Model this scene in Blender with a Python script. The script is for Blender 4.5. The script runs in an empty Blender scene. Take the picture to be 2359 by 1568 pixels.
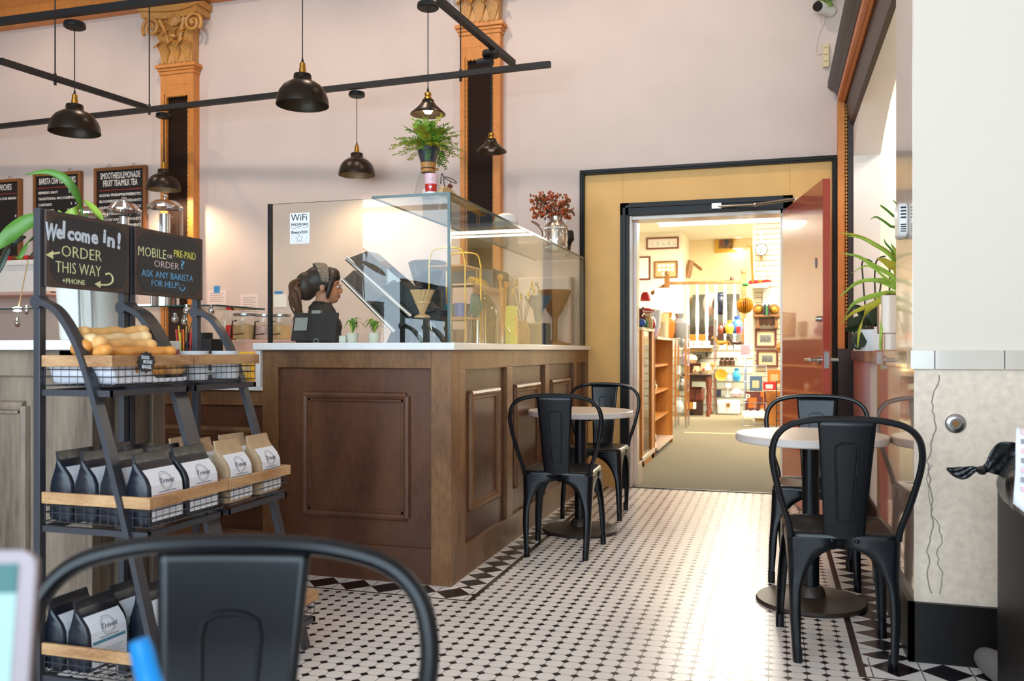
import bpy, bmesh, math, random
from mathutils import Vector, Matrix, Euler
random.seed(7)
SC = bpy.context.scene
COL = SC.collection
PI = math.pi
R = math.radians

# ------------------------------------------------------------------ camera, world, big lights, exposure
F, EYE, YAW, U0, V0 = 2000.0, 1.08, R(16.7), 1179.5, 806.0
CT, ST = math.cos(YAW), math.sin(YAW)
cd = bpy.data.cameras.new('camera')
cam = bpy.data.objects.new('camera', cd)
COL.objects.link(cam)
cam.location = (0, 0, EYE)
cam.rotation_euler = (R(90), 0, YAW)
cd.sensor_width = 36
cd.lens = 36 * F / 2359
cd.shift_y = 22 / 2359
cd.clip_start = 0.05
cd.dof.use_dof = True
cd.dof.focus_distance = 4.4
cd.dof.aperture_fstop = 4.4
SC.camera = cam
SC.view_settings.view_transform = 'Standard'
SC.view_settings.look = 'None'
SC.view_settings.exposure = 0.0
SC.view_settings.gamma = 1
SC.view_settings.use_curve_mapping = False
SC.cycles.use_denoising = True
SC.cycles.max_bounces = 10
SC.cycles.transparent_max_bounces = 24
SC.cycles.sample_clamp_indirect = 8
wd = bpy.data.worlds.new('sky')
SC.world = wd
wd.use_nodes = True
bg = wd.node_tree.nodes['Background']
bg.inputs[0].default_value = (0.71, 0.865, 1.0, 1)
bg.inputs[1].default_value = 9.5


def lamp(name, kind, loc, power, col, size=0.1, rot=(0, 0, 0), size_y=None, parent=None, spot=None):
    ld = bpy.data.lights.new(name, kind)
    ld.energy = power
    ld.color = col
    if kind == 'AREA':
        ld.size = size
        if size_y:
            ld.shape = 'RECTANGLE'
            ld.size_y = size_y
    else:
        ld.shadow_soft_size = size
        if spot:
            ld.spot_size = spot
            ld.spot_blend = 0.6
    o = bpy.data.objects.new(name, ld)
    COL.objects.link(o)
    o.location = loc
    o.rotation_euler = rot
    o.parent = parent
    return o


# the shopfront windows behind the camera; the daylight comes through them
FRONT_Y = -2.6
WINS = [(-5.15, -3.45), (-3.1, -0.9), (-0.5, 1.6)]
WZ0, WZ1 = 0.55, 4.1
for x0, x1 in WINS:
    po = lamp('window_portal', 'AREA', ((x0 + x1) / 2, FRONT_Y - 0.12, (WZ0 + WZ1) / 2), 1, (1, 1, 1), x1 - x0, (R(90), 0, 0), WZ1 - WZ0)
    po.data.cycles.is_portal = True


# ------------------------------------------------------------------ pixel -> point (photograph frame 2359 x 1568)
def ray(u, v):
    x = (u - U0) / F
    return Vector((x * CT - ST, x * ST + CT, (V0 - v) / F))


def aY(u, v, Y):
    r = ray(u, v)
    return Vector((0, 0, EYE)) + r * (Y / r.y)


def aX(u, v, X):
    r = ray(u, v)
    return Vector((0, 0, EYE)) + r * (X / r.x)


def aZ(u, v, Z):
    r = ray(u, v)
    return Vector((0, 0, EYE)) + r * ((Z - EYE) / r.z)


# ------------------------------------------------------------------ materials
def lin(c):
    return tuple(((x / 255) / 12.92 if x / 255 <= 0.04045 else ((x / 255 + 0.055) / 1.055) ** 2.4) for x in c) + (1,)


def mat(name, c, rough=0.5, metal=0.0, noise=0.0, scale=30.0, bump=0.0, spec=0.5, emit=0.0, sheen=0.0, coat=0.0, stretch=None):
    m = bpy.data.materials.new(name)
    m.use_nodes = True
    nt = m.node_tree
    p = nt.nodes['Principled BSDF']
    col = lin(c)
    p.inputs['Base Color'].default_value = col
    p.inputs['Roughness'].default_value = rough
    p.inputs['Metallic'].default_value = metal
    p.inputs['Specular IOR Level'].default_value = spec
    p.inputs['Coat Weight'].default_value = coat
    if sheen:
        p.inputs['Sheen Weight'].default_value = sheen
    if emit:
        p.inputs['Emission Color'].default_value = col
        p.inputs['Emission Strength'].default_value = emit
    if noise or bump:
        tc = nt.nodes.new('ShaderNodeTexCoord')
        mp = nt.nodes.new('ShaderNodeMapping')
        nt.links.new(tc.outputs['Object'], mp.inputs[0])
        if stretch:
            mp.inputs['Scale'].default_value = stretch
        nz = nt.nodes.new('ShaderNodeTexNoise')
        nz.inputs['Scale'].default_value = scale
        nz.inputs['Detail'].default_value = 5
        nt.links.new(mp.outputs[0], nz.inputs['Vector'])
        if noise:
            mx = nt.nodes.new('ShaderNodeMix')
            mx.data_type = 'RGBA'
            mx.inputs[6].default_value = tuple(max(0, x * (1 - noise)) for x in col[:3]) + (1,)
            mx.inputs[7].default_value = tuple(min(1, x * (1 + noise)) for x in col[:3]) + (1,)
            rp = nt.nodes.new('ShaderNodeMapRange')
            rp.inputs[1].default_value = 0.3
            rp.inputs[2].default_value = 0.7
            nt.links.new(nz.outputs[0], rp.inputs[0])
            nt.links.new(rp.outputs[0], mx.inputs[0])
            nt.links.new(mx.outputs[2], p.inputs['Base Color'])
        if bump:
            bp = nt.nodes.new('ShaderNodeBump')
            bp.inputs['Strength'].default_value = bump
            bp.inputs['Distance'].default_value = 0.01
            nt.links.new(nz.outputs[0], bp.inputs['Height'])
            nt.links.new(bp.outputs[0], p.inputs['Normal'])
    return m


def wood(name, dark, light, scale=6.0, rough=0.4, grain=(1, 1, 0.12), spec=0.4):
    m = bpy.data.materials.new(name)
    m.use_nodes = True
    nt = m.node_tree
    p = nt.nodes['Principled BSDF']
    p.inputs['Roughness'].default_value = rough
    p.inputs['Specular IOR Level'].default_value = spec
    tc = nt.nodes.new('ShaderNodeTexCoord')
    mp = nt.nodes.new('ShaderNodeMapping')
    mp.inputs['Scale'].default_value = grain
    nt.links.new(tc.outputs['Object'], mp.inputs[0])
    nz = nt.nodes.new('ShaderNodeTexNoise')
    nz.inputs['Scale'].default_value = scale
    nz.inputs['Detail'].default_value = 8
    nz.inputs['Distortion'].default_value = 0.8
    nt.links.new(mp.outputs[0], nz.inputs['Vector'])
    n2 = nt.nodes.new('ShaderNodeTexNoise')
    n2.inputs['Scale'].default_value = scale * 14
    n2.inputs['Detail'].default_value = 4
    nt.links.new(mp.outputs[0], n2.inputs['Vector'])
    ad = nt.nodes.new('ShaderNodeMath')
    ad.operation = 'MULTIPLY_ADD'
    nt.links.new(n2.outputs[0], ad.inputs[0])
    ad.inputs[1].default_value = 0.45
    nt.links.new(nz.outputs[0], ad.inputs[2])
    cr = nt.nodes.new('ShaderNodeValToRGB')
    cr.color_ramp.elements[0].position = 0.48
    cr.color_ramp.elements[0].color = lin(dark)
    cr.color_ramp.elements[1].position = 0.95
    cr.color_ramp.elements[1].color = lin(light)
    nt.links.new(ad.outputs[0], cr.inputs[0])
    nt.links.new(cr.outputs[0], p.inputs['Base Color'])
    bp = nt.nodes.new('ShaderNodeBump')
    bp.inputs['Strength'].default_value = 0.08
    bp.inputs['Distance'].default_value = 0.004
    nt.links.new(n2.outputs[0], bp.inputs['Height'])
    nt.links.new(bp.outputs[0], p.inputs['Normal'])
    return m


def pane_mat(name, tint=(235, 245, 240), refl=1.0):
    m = bpy.data.materials.new(name)
    m.use_nodes = True
    nt = m.node_tree
    nt.nodes.remove(nt.nodes['Principled BSDF'])
    out = nt.nodes['Material Output']
    t = nt.nodes.new('ShaderNodeBsdfTransparent')
    t.inputs[0].default_value = lin(tint)
    g = nt.nodes.new('ShaderNodeBsdfGlossy')
    g.inputs['Roughness'].default_value = 0.01
    fr = nt.nodes.new('ShaderNodeFresnel')
    fr.inputs[0].default_value = 1.5
    mu = nt.nodes.new('ShaderNodeMath')
    mu.operation = 'MULTIPLY'
    mu.inputs[1].default_value = refl
    mu.use_clamp = True
    mx = nt.nodes.new('ShaderNodeMixShader')
    ge = nt.nodes.new('ShaderNodeNewGeometry')
    fb = nt.nodes.new('ShaderNodeMath')
    fb.operation = 'SUBTRACT'
    fb.inputs[0].default_value = 1.0
    nt.links.new(ge.outputs['Backfacing'], fb.inputs[1])
    nt.links.new(fr.outputs[0], mu.inputs[0])
    m2 = nt.nodes.new('ShaderNodeMath')
    m2.operation = 'MULTIPLY'
    nt.links.new(mu.outputs[0], m2.inputs[0])
    nt.links.new(fb.outputs[0], m2.inputs[1])
    nt.links.new(m2.outputs[0], mx.inputs[0])
    nt.links.new(t.outputs[0], mx.inputs[1])
    nt.links.new(g.outputs[0], mx.inputs[2])
    nt.links.new(mx.outputs[0], out.inputs[0])
    return m


class NG:
    """small expression helper for math nodes"""
    def __init__(s, nt):
        s.nt = nt

    def m(s, op, a, b=0.0, c=0.0):
        n = s.nt.nodes.new('ShaderNodeMath')
        n.operation = op
        for i, x in enumerate((a, b, c)):
            if isinstance(x, (int, float)):
                n.inputs[i].default_value = x
            else:
                s.nt.links.new(x, n.inputs[i])
        return n.outputs[0]

    def mix(s, fac, a, b):
        n = s.nt.nodes.new('ShaderNodeMix')
        n.data_type = 'RGBA'
        for i, x in ((0, fac), (6, a), (7, b)):
            if isinstance(x, tuple):
                n.inputs[i].default_value = x
            elif isinstance(x, (int, float)):
                n.inputs[i].default_value = x
            else:
                s.nt.links.new(x, n.inputs[i])
        return n.outputs[2]


def tile_mat(name, kind, pitch=0.0615, along='x', off=0.0, width=0.14):
    m = bpy.data.materials.new(name)
    m.use_nodes = True
    nt = m.node_tree
    p = nt.nodes['Principled BSDF']
    g = NG(nt)
    geo = nt.nodes.new('ShaderNodeNewGeometry')
    sx = nt.nodes.new('ShaderNodeSeparateXYZ')
    nt.links.new(geo.outputs['Position'], sx.inputs[0])
    x, y = sx.outputs[0], sx.outputs[1]
    if along == 'y':
        x, y = y, x
    white, grout, black = lin((236, 228, 222)), lin((86, 78, 80)), lin((24, 18, 24))
    nz = nt.nodes.new('ShaderNodeTexNoise')
    nz.inputs['Scale'].default_value = 9
    nt.links.new(geo.outputs['Position'], nz.inputs['Vector'])
    if kind == 'octagon':
        cx = g.m('SUBTRACT', 0.5, g.m('ABSOLUTE', g.m('SUBTRACT', g.m('FRACT', g.m('DIVIDE', g.m('ADD', x, 20), pitch)), 0.5)))
        cy = g.m('SUBTRACT', 0.5, g.m('ABSOLUTE', g.m('SUBTRACT', g.m('FRACT', g.m('DIVIDE', g.m('ADD', y, 20), pitch)), 0.5)))
        sm = g.m('ADD', cx, cy)
        dot = g.m('LESS_THAN', sm, 0.255)
        gr = g.m('MAXIMUM', g.m('LESS_THAN', g.m('MINIMUM', cx, cy), 0.018), g.m('LESS_THAN', g.m('ABSOLUTE', g.m('SUBTRACT', sm, 0.27)), 0.02))
        rr = g.m('MULTIPLY_ADD', nz.outputs[0], 0.3, 0.85)
        wt = g.mix(nz.outputs[0], lin((226, 216, 208)), white)
        c = g.mix(gr, wt, grout)
        c = g.mix(dot, c, black)
    else:
        f = g.m('MULTIPLY', g.m('ABSOLUTE', g.m('SUBTRACT', g.m('FRACT', g.m('DIVIDE', g.m('ADD', x, 20), pitch)), 0.5)), 2)
        t = g.m('MULTIPLY', g.m('ABSOLUTE', g.m('SUBTRACT', g.m('DIVIDE', g.m('SUBTRACT', y, off), width), 0.5)), 2)
        sm = g.m('ADD', f, t)
        dia = g.m('LESS_THAN', sm, 0.97)
        gr = g.m('MAXIMUM', g.m('LESS_THAN', g.m('ABSOLUTE', g.m('SUBTRACT', sm, 0.99)), 0.025), g.m('GREATER_THAN', f, 0.975))
        c = g.mix(gr, white, grout)
        c = g.mix(dia, c, black)
    nt.links.new(c, p.inputs['Base Color'])
    p.inputs['Roughness'].default_value = 0.27
    p.inputs['Specular IOR Level'].default_value = 0.5
    bp = nt.nodes.new('ShaderNodeBump')
    bp.inputs['Strength'].default_value = 0.06
    bp.inputs['Distance'].default_value = 0.01
    nt.links.new(nz.outputs[0], bp.inputs['Height'])
    nt.links.new(bp.outputs[0], p.inputs['Normal'])
    return m


M = {}
def dm(k, *a, **kw):
    M[k] = mat(k, *a, **kw)


dm('wall_paint', (213, 196, 187), 0.7, noise=0.03, scale=3)
dm('white_paint', (236, 234, 228), 0.6)
dm('pillar_paint', (226, 213, 196), 0.6)
dm('satin_cream', (226, 208, 192), 0.18, noise=0.05, scale=4, coat=0.3)
dm('gold_paint', (208, 132, 60), 0.45, noise=0.08, scale=20)
dm('gold_leaf', (196, 140, 72), 0.38, noise=0.15, scale=40)
dm('ochre', (230, 182, 108), 0.55, noise=0.06, scale=2.5)
dm('orange_trim', (214, 130, 70), 0.4, noise=0.08, scale=14)
dm('brown_panel', (38, 22, 15), 0.7, noise=0.1, scale=60, spec=0.15)
dm('black_trim', (18, 14, 12), 0.4, spec=0.3)
dm('dark_moulding', (54, 46, 42), 0.4, noise=0.1, scale=10)
dm('black_metal', (9, 11, 16), 0.32, spec=0.4)
dm('black_rack', (62, 62, 68), 0.38, metal=0.3)
dm('matte_black', (20, 20, 21), 0.55)
dm('bronze', (44, 34, 26), 0.32, metal=0.55)
dm('bronze_inside', (70, 58, 44), 0.35, metal=0.3)
dm('brass', (190, 140, 58), 0.3, metal=1.0)
dm('chrome', (215, 215, 215), 0.12, metal=1.0)
dm('steel', (170, 168, 165), 0.28, metal=1.0)
dm('tin', (196, 186, 172), 0.3, metal=0.9, noise=0.35, scale=60)
dm('quartz', (240, 238, 236), 0.22, noise=0.02, scale=50)
dm('marble', (214, 202, 188), 0.14, noise=0.06, scale=6, coat=0.4)
dm('stone', (228, 207, 186), 0.5, noise=0.1, scale=38, bump=0.05)
dm('stone_gloss', (206, 176, 156), 0.06, noise=0.1, scale=7, coat=0.6)
dm('crack', (150, 140, 130), 0.7)
dm('laminate', (222, 208, 196), 0.3, noise=0.03, scale=90)
dm('laminate_edge', (214, 202, 196), 0.35)
dm('iron_base', (58, 46, 38), 0.45, metal=0.3)
dm('red_door', (170, 58, 42), 0.32, noise=0.06, scale=4, coat=0.5)
dm('carpet', (100, 89, 58), 0.95, noise=0.25, scale=220, bump=0.4, sheen=0.2)
dm('carpet_seam', (214, 184, 128), 0.9)
dm('chalk_white', (214, 222, 232), 0.9)
dm('chalk_cream', (226, 224, 168), 0.9)
dm('chalk_yellow', (228, 222, 96), 0.9)
dm('chalk_pink', (226, 200, 200), 0.9)
dm('chalk_blue', (110, 178, 226), 0.9)
dm('chalkboard', (26, 28, 36), 0.5, noise=0.25, scale=8)
dm('board_frame', (68, 50, 44), 0.55, noise=0.25, scale=25)
dm('menu_black', (20, 17, 17), 0.5)
dm('menu_white', (232, 228, 220), 0.7)
dm('menu_red', (188, 62, 40), 0.6)
dm('paper', (238, 236, 232), 0.8)
dm('paper_grey', (150, 148, 150), 0.8)
dm('ink', (40, 40, 48), 0.8)
dm('tape_blue', (60, 140, 205), 0.6)
dm('bag_black', (24, 28, 38), 0.32, noise=0.15, scale=14, bump=0.35)
dm('bag_kraft', (186, 156, 122), 0.75, noise=0.08, scale=30, bump=0.25)
dm('label_white', (232, 232, 238), 0.6)
dm('label_ink', (96, 96, 108), 0.7)
dm('label_rose', (196, 140, 146), 0.7)
dm('label_teal', (84, 132, 152), 0.7)
dm('enamel', (228, 232, 238), 0.18, coat=0.4)
dm('dough', (222, 170, 104), 0.6, noise=0.22, scale=14, bump=0.15)
dm('dough_pale', (230, 196, 146), 0.65, noise=0.15, scale=14, bump=0.15)
dm('crust', (218, 146, 66), 0.45, noise=0.25, scale=10, bump=0.1)
dm('parchment', (222, 222, 230), 0.75, noise=0.04, scale=12, bump=0.5)
dm('pot_white', (226, 224, 214), 0.3)
dm('leaf', (82, 132, 42), 0.4, noise=0.25, scale=8)
dm('leaf_light', (150, 182, 66), 0.45, noise=0.2, scale=12)
dm('leaf_dark', (26, 46, 24), 0.35, noise=0.2, scale=8)
dm('leaf_yellow', (176, 168, 48), 0.5, noise=0.3, scale=10)
dm('stem', (58, 48, 36), 0.6)
dm('soil', (70, 50, 34), 0.9)
dm('plastic_white', (228, 226, 222), 0.4)
dm('plastic_grey', (150, 148, 146), 0.45)
dm('ivory', (222, 204, 160), 0.5)
dm('bag_bin', (16, 16, 17), 0.25, noise=0.2, scale=18, bump=0.7)
dm('grey_cloth', (124, 118, 116), 0.85)
dm('screen_page', (190, 246, 250), 0.5, emit=0.95)
dm('screen_teal', (20, 160, 165), 0.4, emit=0.55)
dm('screen_violet', (160, 150, 226), 0.4, emit=0.8)
dm('laptop_grey', (150, 136, 140), 0.4, metal=0.2)
dm('blue_plastic', (10, 150, 235), 0.4)
dm('skin', (196, 138, 110), 0.5)
dm('hair', (34, 24, 20), 0.45, noise=0.3, scale=60, stretch=(1, 1, 0.2))
dm('hair_amber', (84, 52, 30), 0.5, noise=0.35, scale=60, stretch=(1, 1, 0.2))
dm('shirt', (26, 26, 30), 0.8)
dm('trousers', (34, 36, 44), 0.85)
dm('bandana', (118, 108, 100), 0.8, noise=0.95, scale=130)
dm('lip', (168, 92, 84), 0.5)
dm('red', (196, 32, 30), 0.4)
dm('pink', (232, 190, 196), 0.4)
dm('tan', (206, 172, 120), 0.6)
dm('rust_flower', (176, 82, 34), 0.7, noise=0.4, scale=90)
dm('dark_flower', (112, 70, 34), 0.7, noise=0.3, scale=90)
dm('cork_wood', (190, 128, 62), 0.45, noise=0.12, scale=10)
dm('dark_wood', (66, 38, 24), 0.35, noise=0.2, scale=12)
dm('rose_wood', (110, 52, 34), 0.35, noise=0.2, scale=12)
dm('pinkish', (206, 172, 160), 0.6)
dm('teal_glass', (36, 120, 130), 0.15)
dm('edge_glass', (44, 74, 72), 0.15)
dm('amber', (196, 134, 36), 0.4)
dm('yellow', (226, 176, 48), 0.5)
dm('lime', (206, 204, 70), 0.5)
dm('blue', (52, 96, 190), 0.4)
dm('sky_blue', (60, 160, 220), 0.2)
dm('navy', (30, 38, 60), 0.4)
dm('green', (60, 130, 66), 0.5)
dm('orange', (222, 120, 36), 0.5)
dm('lilac', (184, 160, 188), 0.7)
dm('cream_wall', (238, 218, 176), 0.7)
dm('white_wall', (240, 232, 212), 0.7)
dm('slat_white', (236, 226, 198), 0.6)
dm('slat_groove', (150, 118, 70), 0.7)
dm('slat_grey', (176, 178, 164), 0.6)
dm('gilt', (190, 150, 60), 0.35, metal=0.6, noise=0.2, scale=40)
dm('painting', (120, 88, 56), 0.5, noise=0.7, scale=14)
dm('print_art', (176, 166, 140), 0.7, noise=0.35, scale=60)
dm('grey_stair', (92, 90, 80), 0.8)
dm('bulb_on', (255, 236, 200), 0.4, emit=30)
dm('tube_on', (255, 246, 226), 0.4, emit=16)
dm('led_on', (235, 242, 255), 0.4, emit=9)
for k_ in ('screen_page', 'screen_teal', 'screen_violet'):
    M[k_].node_tree.nodes['Principled BSDF'].inputs['Base Color'].default_value = (0.02, 0.02, 0.02, 1)
M['counter_wood'] = wood('counter_wood', (76, 44, 31), (108, 70, 48), 3.2, 0.36, (1, 1, 0.4))
M['counter_trim'] = wood('counter_trim', (92, 60, 38), (146, 104, 66), 4, 0.38, (1, 1, 0.35))
M['grey_wood'] = wood('grey_wood', (84, 70, 60), (146, 128, 110), 5, 0.45)
M['rail_wood'] = wood('rail_wood', (150, 104, 66), (206, 164, 118), 9, 0.5, (0.5, 0.5, 2))
M['oak'] = wood('oak', (150, 84, 24), (206, 136, 56), 7, 0.35)
M['walnut'] = wood('walnut', (100, 66, 36), (160, 112, 64), 9, 0.4)
M['pane'] = pane_mat('pane', (250, 252, 249), 1.35)
M['pane_strong'] = pane_mat('pane_strong', (249, 251, 246), 0.75)
M['clear'] = pane_mat('clear', (248, 250, 250), 1.6)
M['smoke'] = pane_mat('smoke', (160, 164, 170), 1.8)
M['window_glass'] = pane_mat('window_glass', (250, 252, 252), 0.6)
M['tiles'] = tile_mat('tiles', 'octagon')


# ------------------------------------------------------------------ mesh builder
class B:
    def __init__(s):
        s.v, s.f, s.mi = [], [], []
        s.M = Matrix.Identity(4)
        s.m = 0

    def add(s, vs, fs, m=None):
        k = len(s.v)
        s.v += [s.M @ Vector(v) for v in vs]
        for f in fs:
            s.f.append([i + k for i in f])
            s.mi.append(s.m if m is None else m)

    def box(s, x0, x1, y0, y1, z0, z1, m=None):
        x0, x1 = min(x0, x1), max(x0, x1)
        y0, y1 = min(y0, y1), max(y0, y1)
        z0, z1 = min(z0, z1), max(z0, z1)
        s.add([(x, y, z) for z in (z0, z1) for y in (y0, y1) for x in (x0, x1)],
              [(0, 2, 3, 1), (4, 5, 7, 6), (0, 1, 5, 4), (2, 6, 7, 3), (0, 4, 6, 2), (1, 3, 7, 5)], m)

    def cbox(s, c, d, m=None):
        s.box(c[0] - d[0] / 2, c[0] + d[0] / 2, c[1] - d[1] / 2, c[1] + d[1] / 2, c[2] - d[2] / 2, c[2] + d[2] / 2, m)

    def face(s, pts, m=None):
        s.add(pts, [tuple(range(len(pts)))], m)

    def prism(s, poly, a, b, ax='z', m=None):
        n = len(poly)
        def P(p, h):
            return {'z': (p[0], p[1], h), 'y': (p[0], h, p[1]), 'x': (h, p[0], p[1])}[ax]
        vs = [P(p, a) for p in poly] + [P(p, b) for p in poly]
        s.add(vs, [tuple(range(n))[::-1], tuple(range(n, 2 * n))] + [(i, (i + 1) % n, n + (i + 1) % n, n + i) for i in range(n)], m)

    def tube(s, pts, r, n=8, closed=False, m=None, sec=None, up=None):
        pts = [Vector(p) for p in pts]
        N = len(pts)
        rs = r if isinstance(r, (list, tuple)) else [r] * N
        tg = []
        for i in range(N):
            a = pts[(i - 1) % N] if (closed or i) else pts[0]
            b = pts[(i + 1) % N] if (closed or i < N - 1) else pts[-1]
            t = (b - a)
            tg.append(t.normalized() if t.length > 1e-9 else Vector((0, 0, 1)))
        u = Vector(up) if up else (Vector((0, 0, 1)) if abs(tg[0].z) < 0.9 else Vector((1, 0, 0)))
        shape = sec or [(math.cos(2 * PI * k / n), math.sin(2 * PI * k / n)) for k in range(n)]
        n = len(shape)
        vs = []
        for i in range(N):
            t = tg[i]
            if up:
                u = Vector(up)
            u = (u - t * u.dot(t))
            u = u.normalized() if u.length > 1e-6 else t.orthogonal().normalized()
            w = t.cross(u)
            for a, b in shape:
                vs.append(pts[i] + (u * a + w * b) * rs[i])
        fs = []
        for i in range(N if closed else N - 1):
            j = (i + 1) % N
            for k in range(n):
                l = (k + 1) % n
                fs.append((i * n + k, i * n + l, j * n + l, j * n + k))
        if not closed:
            fs.append(tuple(range(n))[::-1])
            fs.append(tuple((N - 1) * n + k for k in range(n)))
        s.add(vs, fs, m)

    def lathe(s, prof, c=(0, 0, 0), n=24, m=None, sx=1, sy=1):
        vs, fs, rings = [], [], []
        for r, z in prof:
            if r < 1e-6:
                rings.append([len(vs)])
                vs.append((c[0], c[1], c[2] + z))
            else:
                rings.append(list(range(len(vs), len(vs) + n)))
                vs += [(c[0] + r * sx * math.cos(2 * PI * k / n), c[1] + r * sy * math.sin(2 * PI * k / n), c[2] + z) for k in range(n)]
        for a, b in zip(rings, rings[1:]):
            for k in range(n):
                l = (k + 1) % n
                if len(a) == 1 and len(b) > 1:
                    fs.append((a[0], b[l], b[k]))
                elif len(b) == 1 and len(a) > 1:
                    fs.append((a[k], a[l], b[0]))
                elif len(a) > 1:
                    fs.append((a[k], a[l], b[l], b[k]))
        s.add(vs, fs, m)

    def ball(s, c, r, n=12, m=None):
        r = r if isinstance(r, (tuple, list)) else (r, r, r)
        h = n // 2
        prof = [(math.sin(PI * i / h), -math.cos(PI * i / h)) for i in range(h + 1)]
        k = len(s.v)
        o = s.M
        s.M = o @ Matrix.Translation(c) @ Matrix.Diagonal((r[0], r[1], r[2], 1))
        s.lathe([(max(0, a), b) for a, b in prof], n=n, m=m)
        s.M = o

    def blade(s, pts, w, side=None, m=None, fold=0.0):
        """a leaf: a ribbon of the widths w along pts, with a fold"""
        pts = [Vector(p) for p in pts]
        vs, fs = [], []
        N = len(pts)
        for i, p in enumerate(pts):
            t = (pts[min(i + 1, N - 1)] - pts[max(i - 1, 0)]).normalized()
            sd = Vector(side) if side else t.cross(Vector((0, 0, 1)))
            sd = sd - t * sd.dot(t)
            sd = sd.normalized() if sd.length > 1e-5 else Vector((1, 0, 0))
            nn = sd.cross(t)
            vs += [p - sd * w[i] + nn * (w[i] * fold), p, p + sd * w[i] + nn * (w[i] * fold)]
        for i in range(N - 1):
            a = 3 * i
            fs += [(a, a + 1, a + 4, a + 3), (a + 1, a + 2, a + 5, a + 4)]
        s.add(vs, fs, m)

    def text(s, t, size, Mx, m=None, align='CENTER', bold=0.0, ext=0.0006, width=None, shear=0.0, space=1.0):
        cu = bpy.data.curves.new('t', 'FONT')
        cu.body = t
        cu.size = size
        cu.align_x = align
        cu.align_y = 'CENTER'
        cu.extrude = ext
        cu.offset = bold
        cu.shear = shear
        cu.space_character = space
        cu.resolution_u = 2
        o = bpy.data.objects.new('t', cu)
        COL.objects.link(o)
        dg = bpy.context.evaluated_depsgraph_get()
        me = bpy.data.meshes.new_from_object(o.evaluated_get(dg))
        sx = 1.0
        if width and len(me.vertices):
            xs = [v.co.x for v in me.vertices]
            sx = width / max(1e-6, max(xs) - min(xs))
        old = s.M
        s.M = old @ Mx @ Matrix.Diagonal((sx, 1, 1, 1))
        s.add([v.co[:] for v in me.vertices], [tuple(p.vertices) for p in me.polygons], m)
        s.M = old
        bpy.data.objects.remove(o)
        bpy.data.meshes.remove(me)
        bpy.data.curves.remove(cu)


def plane_m(o, right, up):
    r, u = Vector(right).normalized(), Vector(up).normalized()
    n = r.cross(u)
    return Matrix(((r.x, u.x, n.x, o[0]), (r.y, u.y, n.y, o[1]), (r.z, u.z, n.z, o[2]), (0, 0, 0, 1)))


def tag(o, label=None, cat=None, group=None, kind=None):
    for k, v in (('label', label), ('category', cat), ('group', group), ('kind', kind)):
        if v:
            o[k] = v
    return o


def thing(name, label, cat, loc, rz=0.0, group=None, kind=None):
    o = bpy.data.objects.new(name, None)
    COL.objects.link(o)
    o.empty_display_size = 0.05
    o.location = loc
    o.rotation_euler = (0, 0, rz)
    return tag(o, label, cat, group, kind)


def chain_matrix(p):
    m = Matrix.Identity(4)
    while p is not None:
        m = Matrix.LocRotScale(p.location, p.rotation_euler, p.scale) @ m if p.parent is None else (p.matrix_parent_inverse @ Matrix.LocRotScale(p.location, p.rotation_euler, p.scale)) @ m
        p = p.parent
    return m


def ob(b, name, mats, parent=None, label=None, cat=None, group=None, kind=None, world=True, bevel=0.0, ang=35, solid=0.0, sub=0, recenter=True, flip=False, loc=None, rz=0.0, remesh=0.0, weld=False):
    """link the builder's shapes as one mesh object"""
    mats = mats if isinstance(mats, (list, tuple)) else [mats]
    vs = [Vector(v) for v in b.v]
    org = Vector((0, 0, 0))
    if parent is None and loc is None and recenter and vs:
        xs, ys, zs = [v.x for v in vs], [v.y for v in vs], [v.z for v in vs]
        org = Vector(((min(xs) + max(xs)) / 2, (min(ys) + max(ys)) / 2, min(zs)))
    me = bpy.data.meshes.new(name)
    me.from_pydata([v - org for v in vs], [], b.f)
    for k in mats:
        me.materials.append(M[k])
    me.polygons.foreach_set('material_index', [min(i, len(mats) - 1) for i in b.mi])
    bm = bmesh.new()
    bm.from_mesh(me)
    if weld:
        bmesh.ops.remove_doubles(bm, verts=bm.verts, dist=1e-5)
    bmesh.ops.recalc_face_normals(bm, faces=bm.faces)
    bm.to_mesh(me)
    bm.free()
    if ang:
        me.polygons.foreach_set('use_smooth', [True] * len(me.polygons))
        me.set_sharp_from_angle(angle=R(ang))
    o = bpy.data.objects.new(name, me)
    COL.objects.link(o)
    if parent is not None:
        o.parent = parent
        if world:
            o.matrix_parent_inverse = chain_matrix(parent).inverted()
    else:
        o.location = loc if loc is not None else org
        o.rotation_euler = (0, 0, rz)
    if remesh:
        md = o.modifiers.new('r', 'REMESH')
        md.mode = 'VOXEL'
        md.voxel_size = remesh
        md.use_smooth_shade = True
        md = o.modifiers.new('s', 'SMOOTH')
        md.iterations = 4
        md.factor = 0.5
    if solid:
        md = o.modifiers.new('s', 'SOLIDIFY')
        md.thickness = solid
        md.offset = 0
    if bevel:
        md = o.modifiers.new('b', 'BEVEL')
        md.width = bevel
        md.segments = 2
        md.limit_method = 'ANGLE'
        md.angle_limit = R(40)
    if sub:
        md = o.modifiers.new('u', 'SUBSURF')
        md.levels = md.render_levels = sub
    return tag(o, label, cat, group, kind)


KIDS = {}
def dup(root, loc, rz=None, label=None, group=None):
    kids = {}
    for o in COL.objects:
        if o.parent is not None:
            kids.setdefault(o.parent, []).append(o)
    def cp(o, par):
        c = o.copy()
        COL.objects.link(c)
        if par is not None:
            c.parent = par
        for ch in kids.get(o, ()):
            cp(ch, c)
        return c
    r = cp(root, None)
    r.location = loc
    if rz is not None:
        r.rotation_euler = (0, 0, rz)
    if label:
        r['label'] = label
    if group:
        r['group'] = group
    return r


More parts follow.
